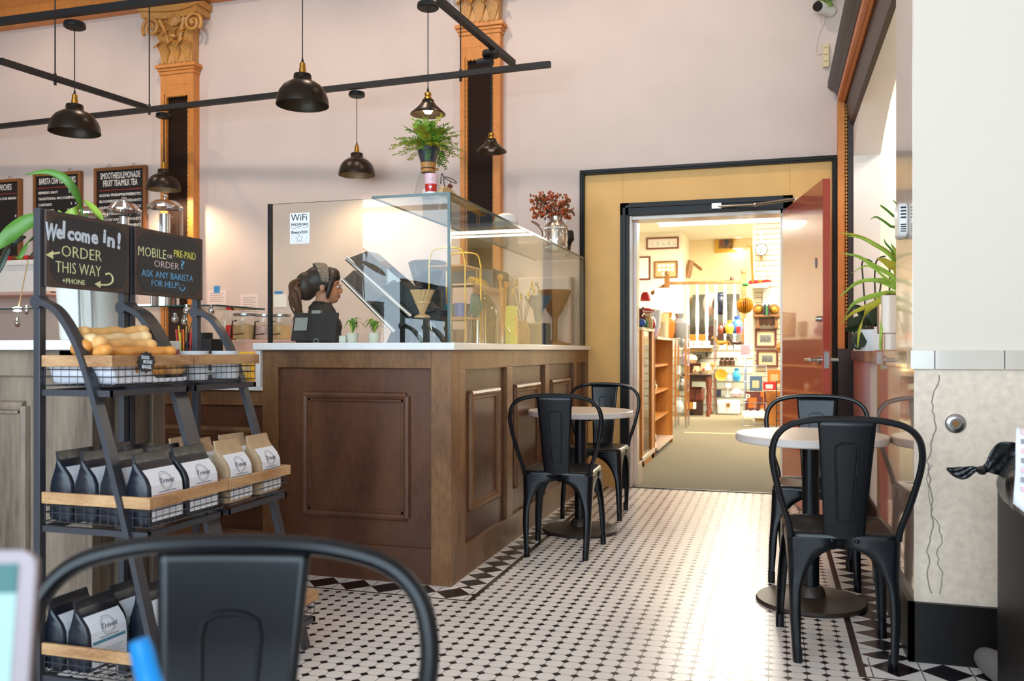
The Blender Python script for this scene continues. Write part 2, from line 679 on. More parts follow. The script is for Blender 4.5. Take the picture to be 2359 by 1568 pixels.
def bx(name, mats, x0, x1, y0, y1, z0, z1, **kw):
    b = B()
    b.box(x0, x1, y0, y1, z0, z1)
    return ob(b, name, mats, **kw)


def struct(name, mats, *boxes, **kw):
    b = B()
    for q in boxes:
        b.box(*q[:6], m=q[6] if len(q) > 6 else None)
    return ob(b, name, mats, kind='structure', ang=0, **kw)


def rrect(w, d, r, n=5):
    """rounded rectangle outline, centred"""
    out = []
    for cx, cy, a0 in ((w / 2 - r, d / 2 - r, 0), (-w / 2 + r, d / 2 - r, 90), (-w / 2 + r, -d / 2 + r, 180), (w / 2 - r, -d / 2 + r, 270)):
        for k in range(n + 1):
            a = R(a0 + 90 * k / n)
            out.append((cx + r * math.cos(a), cy + r * math.sin(a)))
    return out


def spline(pts, n=6):
    """Catmull-Rom through pts"""
    P = [Vector(p) for p in pts]
    P = [2 * P[0] - P[1]] + P + [2 * P[-1] - P[-2]]
    out = []
    for i in range(1, len(P) - 2):
        a, b, c, d = P[i - 1:i + 3]
        for k in range(n):
            t = k / n
            out.append(0.5 * ((2 * b) + (c - a) * t + (2 * a - 5 * b + 4 * c - d) * t * t + (3 * b - a - 3 * c + d) * t ** 3))
    out.append(P[-2])
    return out

# ================================================================== THE SETTING
WY = 6.8            # back wall face
CEIL = 4.75
XW = 0.56           # right wall (arched) face
PX, PY = 0.472, 3.30    # stone pier: side face and front face
CXR, CYF = -1.402, 3.71  # counter: right face and front face

# floor: octagon mosaic, diamond borders, dark lines
BX0, BX1 = CXR, -1.262       # diamond band beside the counter
BF0, BF1 = 3.535, CYF        # diamond band before the counter
RX0, RX1 = 0.30, PX          # diamond band beside the pier
M['band_counter'] = tile_mat('band_counter', 'diamond', 0.125, 'y', BX0, BX1 - BX0)
M['band_front'] = tile_mat('band_front', 'diamond', 0.16, 'x', BF0, BF1 - BF0)
M['band_right'] = tile_mat('band_right', 'diamond', 0.125, 'y', RX0, RX1 - RX0)
M['band_pier'] = tile_mat('band_pier', 'diamond', 0.16, 'x', 3.115, 0.165)
dm('line_tile', (34, 24, 24), 0.25)
b = B()
def flat(x0, x1, y0, y1, m):
    b.face([(x0, y0, 0), (x1, y0, 0), (x1, y1, 0), (x0, y1, 0)], m)
LW = 0.024
flat(-9, 0.275, -2.6, BF0 - 0.014, 0)
flat(0.275, 3, -2.6, 3.08, 0)
flat(-9, BX1 + LW, BF0 - 0.014, BF0, 4)
flat(-9, BX1, BF0, CYF, 2)
flat(BX1, BX1 + LW, BF0, WY + 0.02, 4)
flat(BX0, BX1, CYF, WY + 0.02, 1)
flat(-9, BX0, CYF, WY + 0.02, 5)
flat(BX1 + LW, 0.275, BF0 - 0.014, WY + 0.02, 0)
flat(BX1 + LW, 0.275, BF0 - 0.014, BF0 - 0.0139, 0)
flat(0.275, RX0, 3.09, WY + 0.02, 4)
flat(RX0, RX1, 3.28, WY + 0.02, 3)
flat(RX1, 3, 3.28, WY + 0.02, 5)
flat(0.275, 3, 3.08, 3.09, 4)
flat(RX0, 3, 3.09, 3.28, 6)
b.box(-9, 3, -2.6, WY + 0.02, -0.1, -0.001, 5)
ob(b, 'floor', ['tiles', 'band_counter', 'band_front', 'band_right', 'line_tile', 'stone', 'band_pier'], kind='structure', ang=0)

DX0, DX1, DZ = -1.077, 0.075, 2.134     # doorway in the back wall
struct('wall_back', 'wall_paint', (-9, DX0, WY, WY + 0.2, 0, CEIL), (DX1, XW, WY, WY + 0.2, 0, CEIL), (DX0, DX1, WY, WY + 0.2, DZ, CEIL))
struct('wall_left', 'wall_paint', (-9.2, -9, -2.8, WY + 0.2, 0, CEIL))
struct('ceiling', 'wall_paint', (-9.2, 3.2, -2.8, WY + 0.2, CEIL, CEIL + 0.15))
struct('wall_street', 'wall_paint', (3.0, 3.2, -2.8, PY, 0, CEIL))
xs = [-9.2] + [q for w in WINS for q in w] + [3.2]
fr = [(xs[i], xs[i + 1], FRONT_Y - 0.2, FRONT_Y, 0, CEIL) for i in range(0, len(xs), 2)]
for x0, x1 in WINS:
    fr += [(x0, x1, FRONT_Y - 0.2, FRONT_Y, 0, WZ0), (x0, x1, FRONT_Y - 0.2, FRONT_Y, WZ1, CEIL)]
struct('wall_front', 'wall_paint', *fr)
for i, (x0, x1) in enumerate(WINS):
    w = thing('window_%d' % (i + 1), None, None, ((x0 + x1) / 2, FRONT_Y, WZ0), kind='structure')
    b = B()
    for a in (x0, x1 - 0.06):
        b.box(a, a + 0.06, FRONT_Y - 0.14, FRONT_Y - 0.06, WZ0, WZ1)
    for z in (WZ0, 2.85, WZ1 - 0.06):
        b.box(x0, x1, FRONT_Y - 0.14, FRONT_Y - 0.06, z, z + 0.06)
    ob(b, 'window_frame', 'black_trim', w)
    bx('window_pane', 'window_glass', x0, x1, FRONT_Y - 0.104, FRONT_Y - 0.096, WZ0, WZ1, parent=w)

# stone pier in front at the right, with its cap and black base
struct('wall_pier', 'pillar_paint', (PX, 3.2, PY, 3.72, 1.079, CEIL))
o = struct('trim_1', ['satin_cream'], (PX - 0.004, PX, PY + 0.004, 3.724, 1.079, CEIL))
b = B()
b.box(PX, 3.2, PY, PY + 0.2, 0.2, 1.014, 0)
b.box(PX + 0.002, PX + 0.2, PY + 0.2, 4.41, 0.0, 1.014, 1)
b.face([(PX - 0.0005, PY, 0.2), (PX - 0.0005, 4.41, 0.2), (PX - 0.0005, 4.41, 1.014), (PX - 0.0005, PY, 1.014)], 1)
w = ob(b, 'wall_stone', ['stone', 'stone_gloss'], kind='structure', ang=0)
b = B()
def crackline(pts, r=0.0022):
    out = []
    for i in range(len(pts) - 1):
        p, q = pts[i], pts[i + 1]
        n = max(2, int(abs(q[1] - p[1]) / 0.016))
        for k in range(n):
            t = k / n
            out.append((p[0] + (q[0] - p[0]) * t + random.uniform(-.006, .006), PY - 0.0002, p[1] + (q[1] - p[1]) * t + random.uniform(-.004, .004)))
    b.tube(out, r, 4)
def pf(u, v):
    p = aY(u, v, PY)
    return (p.x, p.z)
crackline([pf(2165, 862), pf(2150, 925), pf(2153, 1000), pf(2138, 1060), pf(2145, 1150), pf(2150, 1190), pf(2138, 1260), pf(2140, 1330), pf(2150, 1380)])
crackline([pf(2153, 1190), pf(2170, 1235), pf(2160, 1275), pf(2170, 1330), pf(2158, 1382)], 0.0018)
crackline([pf(2148, 1070), pf(2138, 1100), pf(2150, 1185)], 0.0014)
ob(b, 'crack', 'crack', w)
struct('baseboard_pier', 'black_trim', (PX - 0.02, 3.2, PY - 0.02, PY, 0, 0.206), (PX - 0.02, PX, PY - 0.02, 4.43, 0, 0.206))
b = B()
for i, (x0, x1) in enumerate(((PX - 0.012, 0.535), (0.538, 0.75), (0.753, 1.5), (1.503, 3.2))):
    b.box(x0, x1, PY - 0.014, PY + 0.1, 1.014, 1.079, 0)
b.box(PX - 0.012, PX + 0.3, PY + 0.1, 4.425, 1.014, 1.079, 1)
b.box(PX - 0.0135, PX - 0.012, PY + 0.06, 4.425, 1.016, 1.077, 1)
b.box(XW - 0.03, XW + 0.2, 4.425, 6.55, 1.012, 1.075, 0)
ob(b, 'trim_2', ['marble', 'stone_gloss'], kind='structure', ang=0, bevel=0.003)

# right wall with its arched opening to the side room
AY0, AY1, AZ, RISE, AD = 3.96, 6.70, 2.478, 0.35, 0.18
RR = ((AY1 - AY0) ** 2 / 4 + RISE ** 2) / (2 * RISE)
AC = (AY0 + AY1) / 2
arc = []
for k in range(33):
    y = AY0 + (AY1 - AY0) * k / 32
    arc.append((y, AZ + RISE - RR + math.sqrt(RR * RR - (y - AC) ** 2)))
b = B()
for (y0, z0), (y1, z1) in zip(arc, arc[1:]):
    for x in (XW, XW + AD):
        b.face([(x, y0, z0), (x, y1, z1), (x, y1, CEIL), (x, y0, CEIL)])
    b.face([(XW, y0, z0), (XW, y1, z1), (XW + AD, y1, z1), (XW + AD, y0, z0)])
b.box(XW, XW + AD, 3.72, AY0, 0, CEIL)
b.box(XW, XW + AD, AY1, WY + 0.2, 0, CEIL)
b.box(XW, XW + AD, 4.41, AY1, 0, 1.012)
ob(b, 'wall_right', 'white_paint', kind='structure', ang=0)
struct('baseboard_right', 'black_trim', (XW - 0.015, XW, 4.43, 6.7, 0, 0.2))
# the white room behind the arch
struct('wall_side_room', 'white_paint', (2.6, 2.7, 3.5, 9.0, 0, 3.4), (XW + AD, 2.7, 8.6, 8.7, 0, 3.4), (XW + AD, 2.7, 3.72, 3.78, 0, 3.4))
b = B()
prof = [(0, 0), (0.14, 0), (0.14, -0.03), (0.1, -0.05), (0.06, -0.1), (0.03, -0.12), (0.03, -0.16), (0, -0.16)]
b.prism([(2.6 - a, 3.1 + z) for a, z in prof], 3.78, 8.6, 'y')
ob(b, 'trim_3', 'white_paint', kind='structure', ang=0)
struct('ceiling_side_room', 'white_paint', (XW + AD, 2.7, 3.72, 8.7, 3.4, 3.5))
struct('floor_side_room', 'stone', (XW + AD, 2.7, 3.72, 8.7, -0.05, -0.002))
l = thing('added_room_light', 'added round ceiling light, unseen, brightening the white room behind the arch', 'light', (1.7, 6.2, 3.4))
b = B(); b.lathe([(0, 0), (0.2, 0), (0.2, -0.04), (0.17, -0.07), (0, -0.08)], (1.7, 6.2, 3.4), 24)
ob(b, 'diffuser', 'tube_on', l)
lamp('side_room_fill', 'AREA', (1.7, 6.2, 3.3), 42, (1, 0.97, 0.92), 0.7, parent=None)  # added fixture and fill to brighten the side room, out of view

# crown moulding over the arch, along the right wall
b = B()
pr = [(XW, 3.06), (0.40, 3.06), (0.385, 3.0), (0.405, 2.975), (0.43, 2.962), (0.447, 2.945)]
b.prism(pr + [(0.447, 2.93), (XW, 2.93)], 2.9, 6.74, 'y', 0)
for x, z in ((0.394, 3.03), (0.412, 2.985), (0.438, 2.966)):
    b.tube([(x, 2.9, z), (x, 6.74, z)], 0.008, 8, m=0)
b.prism([(XW, 2.93), (0.452, 2.93), (0.455, 2.885), (0.478, 2.885), (0.478, 2.9), (XW, 2.9)], 2.9, 6.74, 'y', 1)
b.prism([(XW, 2.9), (0.478, 2.9), (0.482, 2.875), (0.498, 2.872), (0.51, 2.88), (XW, 2.88)], 2.9, 6.74, 'y', 1)
b.prism([(XW, 2.88), (0.51, 2.88), (0.516, 2.80), (0.535, 2.72), (XW, 2.70)], 2.9, 6.78, 'y', 0)
ob(b, 'trim_4', ['dark_moulding', 'orange_trim'], kind='structure', ang=25)

# corner pilaster strip between door frame and arch
b = B()
b.box(0.454, 0.502, 6.72, WY, 1.05, 2.885, 0)
for k in range(64):
    b.ball((0.513, 6.722, 1.25 + 0.0255 * k), (0.010, 0.010, 0.0125), 6, 2)
b.box(0.504, 0.524, 6.725, WY, 1.05, 2.885, 3)
b.box(0.524, XW, 6.715, WY, 0, 2.8, 1)
b.box(0.454, 0.524, 6.70, WY, 0, 1.05, 4)
b.box(0.452, 0.53, 6.695, WY, 1.02, 1.09, 4)
ob(b, 'trim_5', ['gold_paint', 'dark_moulding', 'gold_leaf', 'brown_panel', 'dark_moulding'], kind='structure', ang=30)

# doorway surround: ochre field in a black outer frame, black inner frame, white jamb
b = B()
b.box(-1.43, DX0 - 0.05, WY - 0.012, WY, 0, 2.47, 0)
b.box(DX1 + 0.05, 0.42, WY - 0.012, WY, 0, 2.47, 0)
b.box(DX0 - 0.05, DX1 + 0.05, WY - 0.012, WY, DZ + 0.05, 2.47, 0)
for a, c in ((-1.466, 0.0), (0.42, 0.0)):
    b.box(a, a + 0.036, WY - 0.05, WY, 0, 2.505, 1)
    b.box(a + 0.010, a + 0.026, WY - 0.062, WY, 0, 2.495, 1)
b.box(-1.43, 0.42, WY - 0.05, WY, 2.466, 2.505, 1)
b.box(-1.45, 0.44, WY - 0.062, WY, 2.478, 2.495, 1)
ob(b, 'trim_6', ['ochre', 'black_trim'], kind='structure', ang=0, bevel=0.003)
b = B()
b.box(-1.145, DX0 - 0.0, WY - 0.035, WY + 0.1, 0, 2.23, 0)
b.box(-1.125, -1.10, WY - 0.05, WY, 0, 2.21, 0)
b.box(DX1, 0.145, WY - 0.035, WY + 0.1, 0, 2.23, 0)
b.box(-1.145, 0.145, WY - 0.035, WY + 0.1, DZ, 2.23, 0)
b.box(-1.125, 0.12, WY - 0.05, WY, 2.19, 2.21, 0)
b.box(DX0, DX0 + 0.018, WY + 0.0, WY + 0.22, 0, DZ, 1)
b.box(DX0 + 0.018, DX0 + 0.046, WY + 0.1, WY + 0.22, 0, DZ, 1)
b.box(DX0, DX1, WY + 0.02, WY + 0.22, DZ - 0.03, DZ, 1)
b.box(DX1 - 0.018, DX1, WY + 0.02, WY + 0.22, 0, DZ, 1)
b.box(DX0 + 0.018, DX0 + 0.05, WY + 0.15, WY + 0.36, 0, 0.17, 1)
ob(b, 'trim_7', ['black_trim', 'satin_cream'], kind='structure', ang=0, bevel=0.002)

# the open red door
hx, hy = DX1 - 0.005, WY - 0.045
ang = math.atan2(-1.25, 0.225)
DOORW, DT = 1.24, 0.045
d = thing('door_1', 'open red door with lever handle, swung into the cafe', 'door', (hx, hy, 0), ang, kind='structure')
b = B(); b.box(0, DOORW, 0, DT, 0.012, 2.11); ob(b, 'door_leaf', 'red_door', d, world=False, bevel=0.002)
for s, y in ((-1, 0), (1, DT)):
    h = B()
    h.tube([(DOORW - 0.07, y, 1.02), (DOORW - 0.07, y + s * 0.012, 1.02)], 0.03, 20)
    h.tube([(DOORW - 0.07, y, 1.02), (DOORW - 0.07, y + s * 0.06, 1.02)], 0.011, 10)
    h.tube([(DOORW - 0.07, y + s * 0.055, 1.02), (DOORW - 0.19, y + s * 0.062, 1.02)], [0.011, 0.009], 10)
    ob(h, 'lever_handle', 'steel', d, world=False)
b = B(); b.box(DOORW - 0.0005, DOORW + 0.002, 0.008, DT - 0.008, 0.97, 1.07); ob(b, 'latch_plate', 'steel', d, world=False)
b = B(); b.tube([(DOORW - 0.06, -0.03, 1.27), (DOORW - 0.06, 0, 1.27)], [0.012, 0.018], 12); b.box(DOORW - 0.09, DOORW - 0.06, -0.028, -0.018, 1.262, 1.278)
ob(b, 'deadbolt', 'steel', d, world=False)
b = B(); b.M = Matrix.Translation((DOORW - 0.17, -0.001, 1.62)) @ Matrix.Rotation(R(90), 4, 'X'); b.lathe([(0, 0), (0.022, 0), (0.022, 0.002), (0, 0.002)], n=16, sy=1.5)
ob(b, 'oval_sticker', 'paper_grey', d, world=False)
b = B()
a0, a1 = Vector((-0.40, WY - 0.06, 2.165)), Vector((-0.12, WY - 0.16, 2.15))
a2 = Vector((hx + 0.085, hy - 0.40, 2.13))
b.tube([a0, a1], 0.009, 8); b.tube([a1, a2], 0.011, 8)
b.box(-0.44, -0.37, WY - 0.07, WY - 0.03, 2.15, 2.19)
b.ball(a1, 0.016, 8)
ob(b, 'closer_arm', 'steel', d)

# pilasters on the back wall with gilded capitals
def pilaster(name, x0, x1, zb=0.0, zc=3.50):
    y0, y1 = WY - 0.09, WY
    w = x1 - x0
    t = thing(name, None, None, ((x0 + x1) / 2, WY, 0), kind='structure')
    b = B()
    i = 0.063
    b.box(x0, x0 + i, y0, y1, 0, zc, 0); b.box(x1 - i, x1, y0, y1, 0, zc, 0)
    b.box(x0 + i, x1 - i, y0, y1, zc - 0.10, zc, 0)
    b.box(x0 + i, x1 - i, y0 + 0.03, y1, 0, zc - 0.1, 1)
    b.box(x0 + i - 0.02, x0 + i - 0.016, y0 - 0.004, y1, 0, zc - 0.075, 1)
    b.box(x0 - 0.02, x1 + 0.02, y0 - 0.02, y1, zc + 0.13, zc + 0.155, 0)
    b.box(x0 - 0.035, x1 + 0.035, y0 - 0.035, y1, zc + 0.155, zc + 0.185, 0)
    b.box(x0, x1, y0, y1, zc, zc + 0.13, 0)
    b.box(x0 - 0.01, x1 + 0.01, y0 - 0.01, y1, zc + 0.10, zc + 0.13, 0)
    ob(b, 'shaft', ['gold_paint', 'brown_panel'], t, ang=0, bevel=0.004)
    b = B()
    n = int((zc - 0.1) / 0.042)
    for k in range(n):
        z = 0.02 + 0.042 * k
        for x in (x0 + i - 0.006, x1 - i + 0.006):
            b.ball((x, y0 + 0.004, z), (0.009, 0.012, 0.017), 6)
    for k in range(int((w - 2 * i) / 0.03)):
        b.ball((x0 + i + 0.015 + 0.03 * k, y0 + 0.004, zc - 0.104), (0.012, 0.012, 0.009), 6)
    for k in range(int(w / 0.04) + 1):
        b.ball((x0 + 0.012 + 0.04 * k, y0 - 0.028, zc + 0.195), (0.013, 0.013, 0.013), 6)
    ob(b, 'bead_moulding', 'gold_leaf', t)
    # capital
    zb2, zt = zc + 0.19, zc + 0.72
    b = B()
    cx = (x0 + x1) / 2
    b.prism([(x0 + 0.01, zb2), (x1 - 0.01, zb2), (x1 + 0.0, zb2 + 0.3), (x1 + 0.05, zt - 0.1), (x0 - 0.05, zt - 0.1), (x0, zb2 + 0.3)], y0 - 0.01, y1, 'y', 0)
    top = []
    hw = w / 2 + 0.14
    for k in range(13):
        q = -1 + 2 * k / 12
        top.append((cx + hw * q, y0 - 0.05 - 0.09 * q * q))
    top = [(cx - hw - 0.0, y1)] + top + [(cx + hw, y1)]
    b.prism(top, zt - 0.06, zt, 'z', 0)
    sm = [(cx + (p[0] - cx) * 0.93, p[1] + 0.02) for p in top[1:-1]]
    b.prism([(cx - hw * .93, y1)] + sm + [(cx + hw * .93, y1)], zt - 0.12, zt - 0.06, 'z', 0)
    ob(b, 'capital', 'gold_leaf', t, ang=30, bevel=0.004)
    b = B()
    for s in (-1, 1):                       # scrolls
        pts, rs = [], []
        for k in range(34):
            a = k / 33
            th = -0.7 + a * 12
            rad = 0.086 * (1 - a) + 0.01
            pts.append((cx + s * (w / 2 + 0.045 + rad * math.cos(th)), y0 - 0.07, zt - 0.20 + rad * math.sin(th)))
            rs.append(0.017 - 0.006 * a)
        st = spline([(cx + s * w * 0.16, y0 - 0.03, zb2 + 0.16), (cx + s * w * 0.26, y0 - 0.05, zb2 + 0.30), (cx + s * (w * 0.38), y0 - 0.065, zt - 0.14)], 5)
        b.tube(st, [0.014 + 0.006 * k / len(st) for k in range(len(st))], 8)
        b.tube(pts, rs, 8)
        b.ball((cx + s * (w / 2 + 0.045), y0 - 0.075, zt - 0.2), 0.02, 8)
    for k in range(-3, 4):                  # palmette in the middle
        a = k * 0.30
        b.M = Matrix.Translation((cx + 0.075 * math.sin(a), y0 - 0.035, zt - 0.21 + 0.075 * math.cos(a))) @ Matrix.Rotation(a, 4, 'Y')
        b.ball((0, 0, 0), (0.012, 0.02, 0.06), 8)
    b.M = Matrix.Identity(4)
    b.ball((cx + 0.01, y0 - 0.06, zb2 + 0.23), (0.03, 0.03, 0.026), 10)
    for row, (zz, hh, cnt, out) in enumerate(((zb2 + 0.01, 0.2, 3, 0.035), (zb2 + 0.13, 0.19, 4, 0.02))):   # acanthus leaves
        for k in range(cnt):
            lx = x0 + w * (k + 0.5) / cnt
            for q in range(-3, 4):
                pts = spline([(lx + q * 0.004, y0 - 0.01, zz), (lx + q * 0.013, y0 - out * 0.6, zz + hh * 0.5), (lx + q * 0.019, y0 - out - 0.01, zz + hh * (0.95 - 0.05 * abs(q))), (lx + q * 0.021, y0 - out - 0.05, zz + hh * (0.86 - 0.07 * abs(q)))], 4)
                b.tube(pts, [0.006 + 0.006 * math.sin(PI * j / (len(pts) - 1)) for j in range(len(pts))], 6)
    ob(b, 'scroll_leaves', 'gold_leaf', t)
    return t

pilaster('column_1', -5.385, -5.03)
pilaster('column_2', -2.46, -2.115, zc=3.555)
# entablature along the top of the back wall
b = B()
b.box(-9, XW, WY - 0.10, WY, 4.24, 4.3, 0)
b.prism([(WY, 4.3), (WY - 0.16, 4.3), (WY - 0.2, 4.36), (WY - 0.34, 4.42), (WY - 0.36, 4.5), (WY - 0.5, 4.56), (WY - 0.55, 4.64), (WY - 0.62, CEIL), (WY, CEIL)], -9, XW, 'x', 0)
for k in range(170):
    b.ball((-8.9 + k * 0.055, WY - 0.17, 4.34), (0.02, 0.02, 0.02), 6, 1)
b.box(-5.2, -4.95, WY - 0.14, WY, 4.24, 4.3, 2)
ob(b, 'trim_8', ['gold_paint', 'gold_leaf', 'brown_panel'], kind='structure', ang=25)
# ceiling downlights unseen above the frame's top edge, warm on the back wall
for i, x in enumerate((-6.6, -4.4, -2.6, -0.8)):
    t = thing('downlight', 'recessed ceiling downlight, %s one along the back wall' % ('first', 'second', 'third', 'fourth')[i], 'light', (x, 5.2, CEIL), group='ceiling downlights')
    b = B(); b.lathe([(0, -0.02), (0.1, -0.02), (0.13, -0.03), (0.13, 0.0)], (x, 5.2, CEIL), 20)
    ob(b, 'trim_ring', 'brass', t)
    lamp('downlight_lamp', 'SPOT', (x, 5.2, CEIL - 0.05), 80, (1, 0.80, 0.62), 0.06, rot=(R(22), 0, 0), spot=R(120))

# ================================================================== COUNTERS
def panel_face(b, u0, u1, z0, z1, put, mold=None, proud=0.012, r=0.018):
    """a raised rectangular moulding; put(u, z, out) gives the point"""
    for (a, c, e, g) in ((u0, z0, u1, z0), (u0, z1, u1, z1), (u0, z0, u0, z1), (u1, z0, u1, z1)):
        ln = [put(a, c, proud * 0.3), put(e, g, proud * 0.3)]
        b.tube(ln, r, 8)
        dn = [put(a + (0.022 if a == e and a == u0 else -0.022 if a == e else 0), c + (0.022 if c == g and c == z0 else -0.022 if c == g else 0), 0), put(e + (0.022 if a == e and a == u0 else -0.022 if a == e else 0), g + (0.022 if c == g and c == z0 else -0.022 if c == g else 0), 0)]
        b.tube(dn, r * 0.55, 6)

ZC = 1.08
XL = -2.385
t = thing('service_counter', 'dark stained wooden counter with panelled front under white slab and glass', 'counter', (-1.9, 5.2, 0))
b = B()
# front face (towards the camera) and right face, built of stiles, rails and recessed boards
FP = 0.022
b.box(XL + 0.08, CXR - 0.09, CYF + FP, CYF + 0.05, 0.10, ZC - 0.075, 1)
b.box(XL, XL + 0.085, CYF, CYF + 0.06, 0, ZC, 0)
b.box(CXR - 0.10, CXR, CYF, CYF + 0.10, 0, ZC, 0)
b.box(XL + 0.085, CXR - 0.10, CYF, CYF + 0.05, ZC - 0.085, ZC, 0)
b.box(XL + 0.085, CXR - 0.10, CYF + 0.002, CYF + 0.05, 0, 0.165, 1)
b.box(CXR - 0.05, CXR - FP, CYF + 0.1, WY - 0.02, 0.1, ZC - 0.07, 1)
b.box(CXR - 0.05, CXR, CYF + 0.1, WY - 0.02, ZC - 0.095, ZC, 0)
b.box(CXR - 0.05, CXR - 0.002, CYF + 0.1, WY - 0.02, 0, 0.15, 0)
ystile = [(4.02 - 0.21, 3.90), (4.58, 4.69), (5.42, 5.53), (6.26, 6.36), (6.68, 6.78)]
for y0, y1 in ystile:
    b.box(CXR - 0.05, CXR, y0, y1, 0.15, ZC - 0.095, 0)
b.box(XL, CXR - 0.05, CYF + 0.05, CYF + 0.07, 0, ZC, 1)
b.box(XL, XL + 0.02, CYF + 0.05, 4.35, 0, ZC, 1)
b.box(CXR - 0.07, CXR - 0.05, CYF + 0.05, WY - 0.02, 0, ZC, 1)
ob(b, 'cabinet_body', ['counter_trim', 'counter_wood'], t, bevel=0.003, ang=0)
f = lambda u, z, o: (u, CYF + FP - o, z)
p0, p1 = aY(695, 905, CYF), aY(938, 1200, CYF)
b = B()
panel_face(b, p0.x + 0.01, p1.x - 0.01, 0.30, 0.865, f)
ob(b, 'panel_moulding', 'counter_wood', t)
g = lambda u, z, o: (CXR - FP + o, u, z)
for y0, y1 in ((4.02, 4.47), (4.79, 5.32), (5.63, 6.16)):
    b = B()
    panel_face(b, y0, y1, 0.30, 0.865, g)
    ob(b, 'panel_moulding', 'counter_trim', t)
b = B()
b.box(XL - 0.03, CXR + 0.03, CYF - 0.04, 4.42, ZC, ZC + 0.034)
b.box(-1.98, CXR + 0.03, 4.42, WY - 0.065, ZC, ZC + 0.034)
ob(b, 'white_slab', 'quartz', t, bevel=0.004, label='white quartz slab')
bx('waterfall_end', 'quartz', XL - 0.028, XL, CYF - 0.02, 4.42, 0.90, ZC, parent=t, bevel=0.003)
ZT = ZC + 0.034      # counter top surface

# low till counter between the two tall ones
YL = 3.95
t = thing('till_counter', 'low wooden counter with white top between the two taller counters', 'counter', (-3.2, 4.3, 0))
b = B()
b.box(-4.4, XL - 0.03, YL + 0.02, 4.6, 0.1, 0.87, 1)
b.box(-4.4, XL - 0.03, YL, YL + 0.02, 0.79, 0.87, 0)
b.box(-4.4, XL - 0.03, YL, YL + 0.02, 0, 0.14, 0)
for x in (-4.4, -3.42, XL - 0.12):
    b.box(x, x + 0.08, YL, YL + 0.02, 0.14, 0.79, 0)
ob(b, 'cabinet_body', ['counter_trim', 'counter_wood'], t, bevel=0.003, ang=0)
b = B()
panel_face(b, -3.22, -2.6, 0.26, 0.66, lambda u, z, o: (u, YL + 0.02 - o, z))
ob(b, 'panel_moulding', 'counter_trim', t)
b = B()
panel_face(b, -4.2, -3.55, 0.26, 0.66, lambda u, z, o: (u, YL + 0.02 - o, z))
ob(b, 'panel_moulding', 'counter_trim', t)
bx('white_slab', 'quartz', -4.42, XL - 0.03, YL - 0.03, 4.62, 0.87, 0.905, parent=t, bevel=0.003)

# left counter, nearest the camera
t = thing('order_counter', 'tall grey brown wooden counter with white top behind the bakery rack', 'counter', (-3.0, 2.5, 0))
LX, LY, LYE = -2.20, 2.40, 2.77
b = B()
b.box(-5.6, LX - 0.02, LY + 0.02, LYE, 0, ZC, 1)
b.box(-5.6, LX, LY, LY + 0.02, ZC - 0.09, ZC, 0)
b.box(-5.6, LX, LY, LY + 0.02, 0, 0.16, 0)
b.box(LX - 0.14, LX, LY, LY + 0.04, 0, ZC, 0)
b.box(-3.3, -3.2, LY, LY + 0.02, 0, ZC, 0)
b.box(LX - 0.02, LX, LYE - 0.07, LYE, 0, ZC, 0)
b.box(LX - 0.02, LX - 0.002, LY + 0.12, LY + 0.2, 0, ZC, 0)
b.box(LX - 0.02, LX, LY, LYE, ZC - 0.07, ZC, 0)
ob(b, 'cabinet_body', ['grey_wood', 'grey_wood'], t, bevel=0.003, ang=0)
b = B()
panel_face(b, -3.08, -2.50, 0.25, 0.885, lambda u, z, o: (u, LY + 0.02 - o, z))
ob(b, 'panel_moulding', 'grey_wood', t)
bx('white_slab', 'quartz', -5.6, LX + 0.03, LY - 0.05, LYE + 0.05, ZC, ZC + 0.034, parent=t, bevel=0.004)

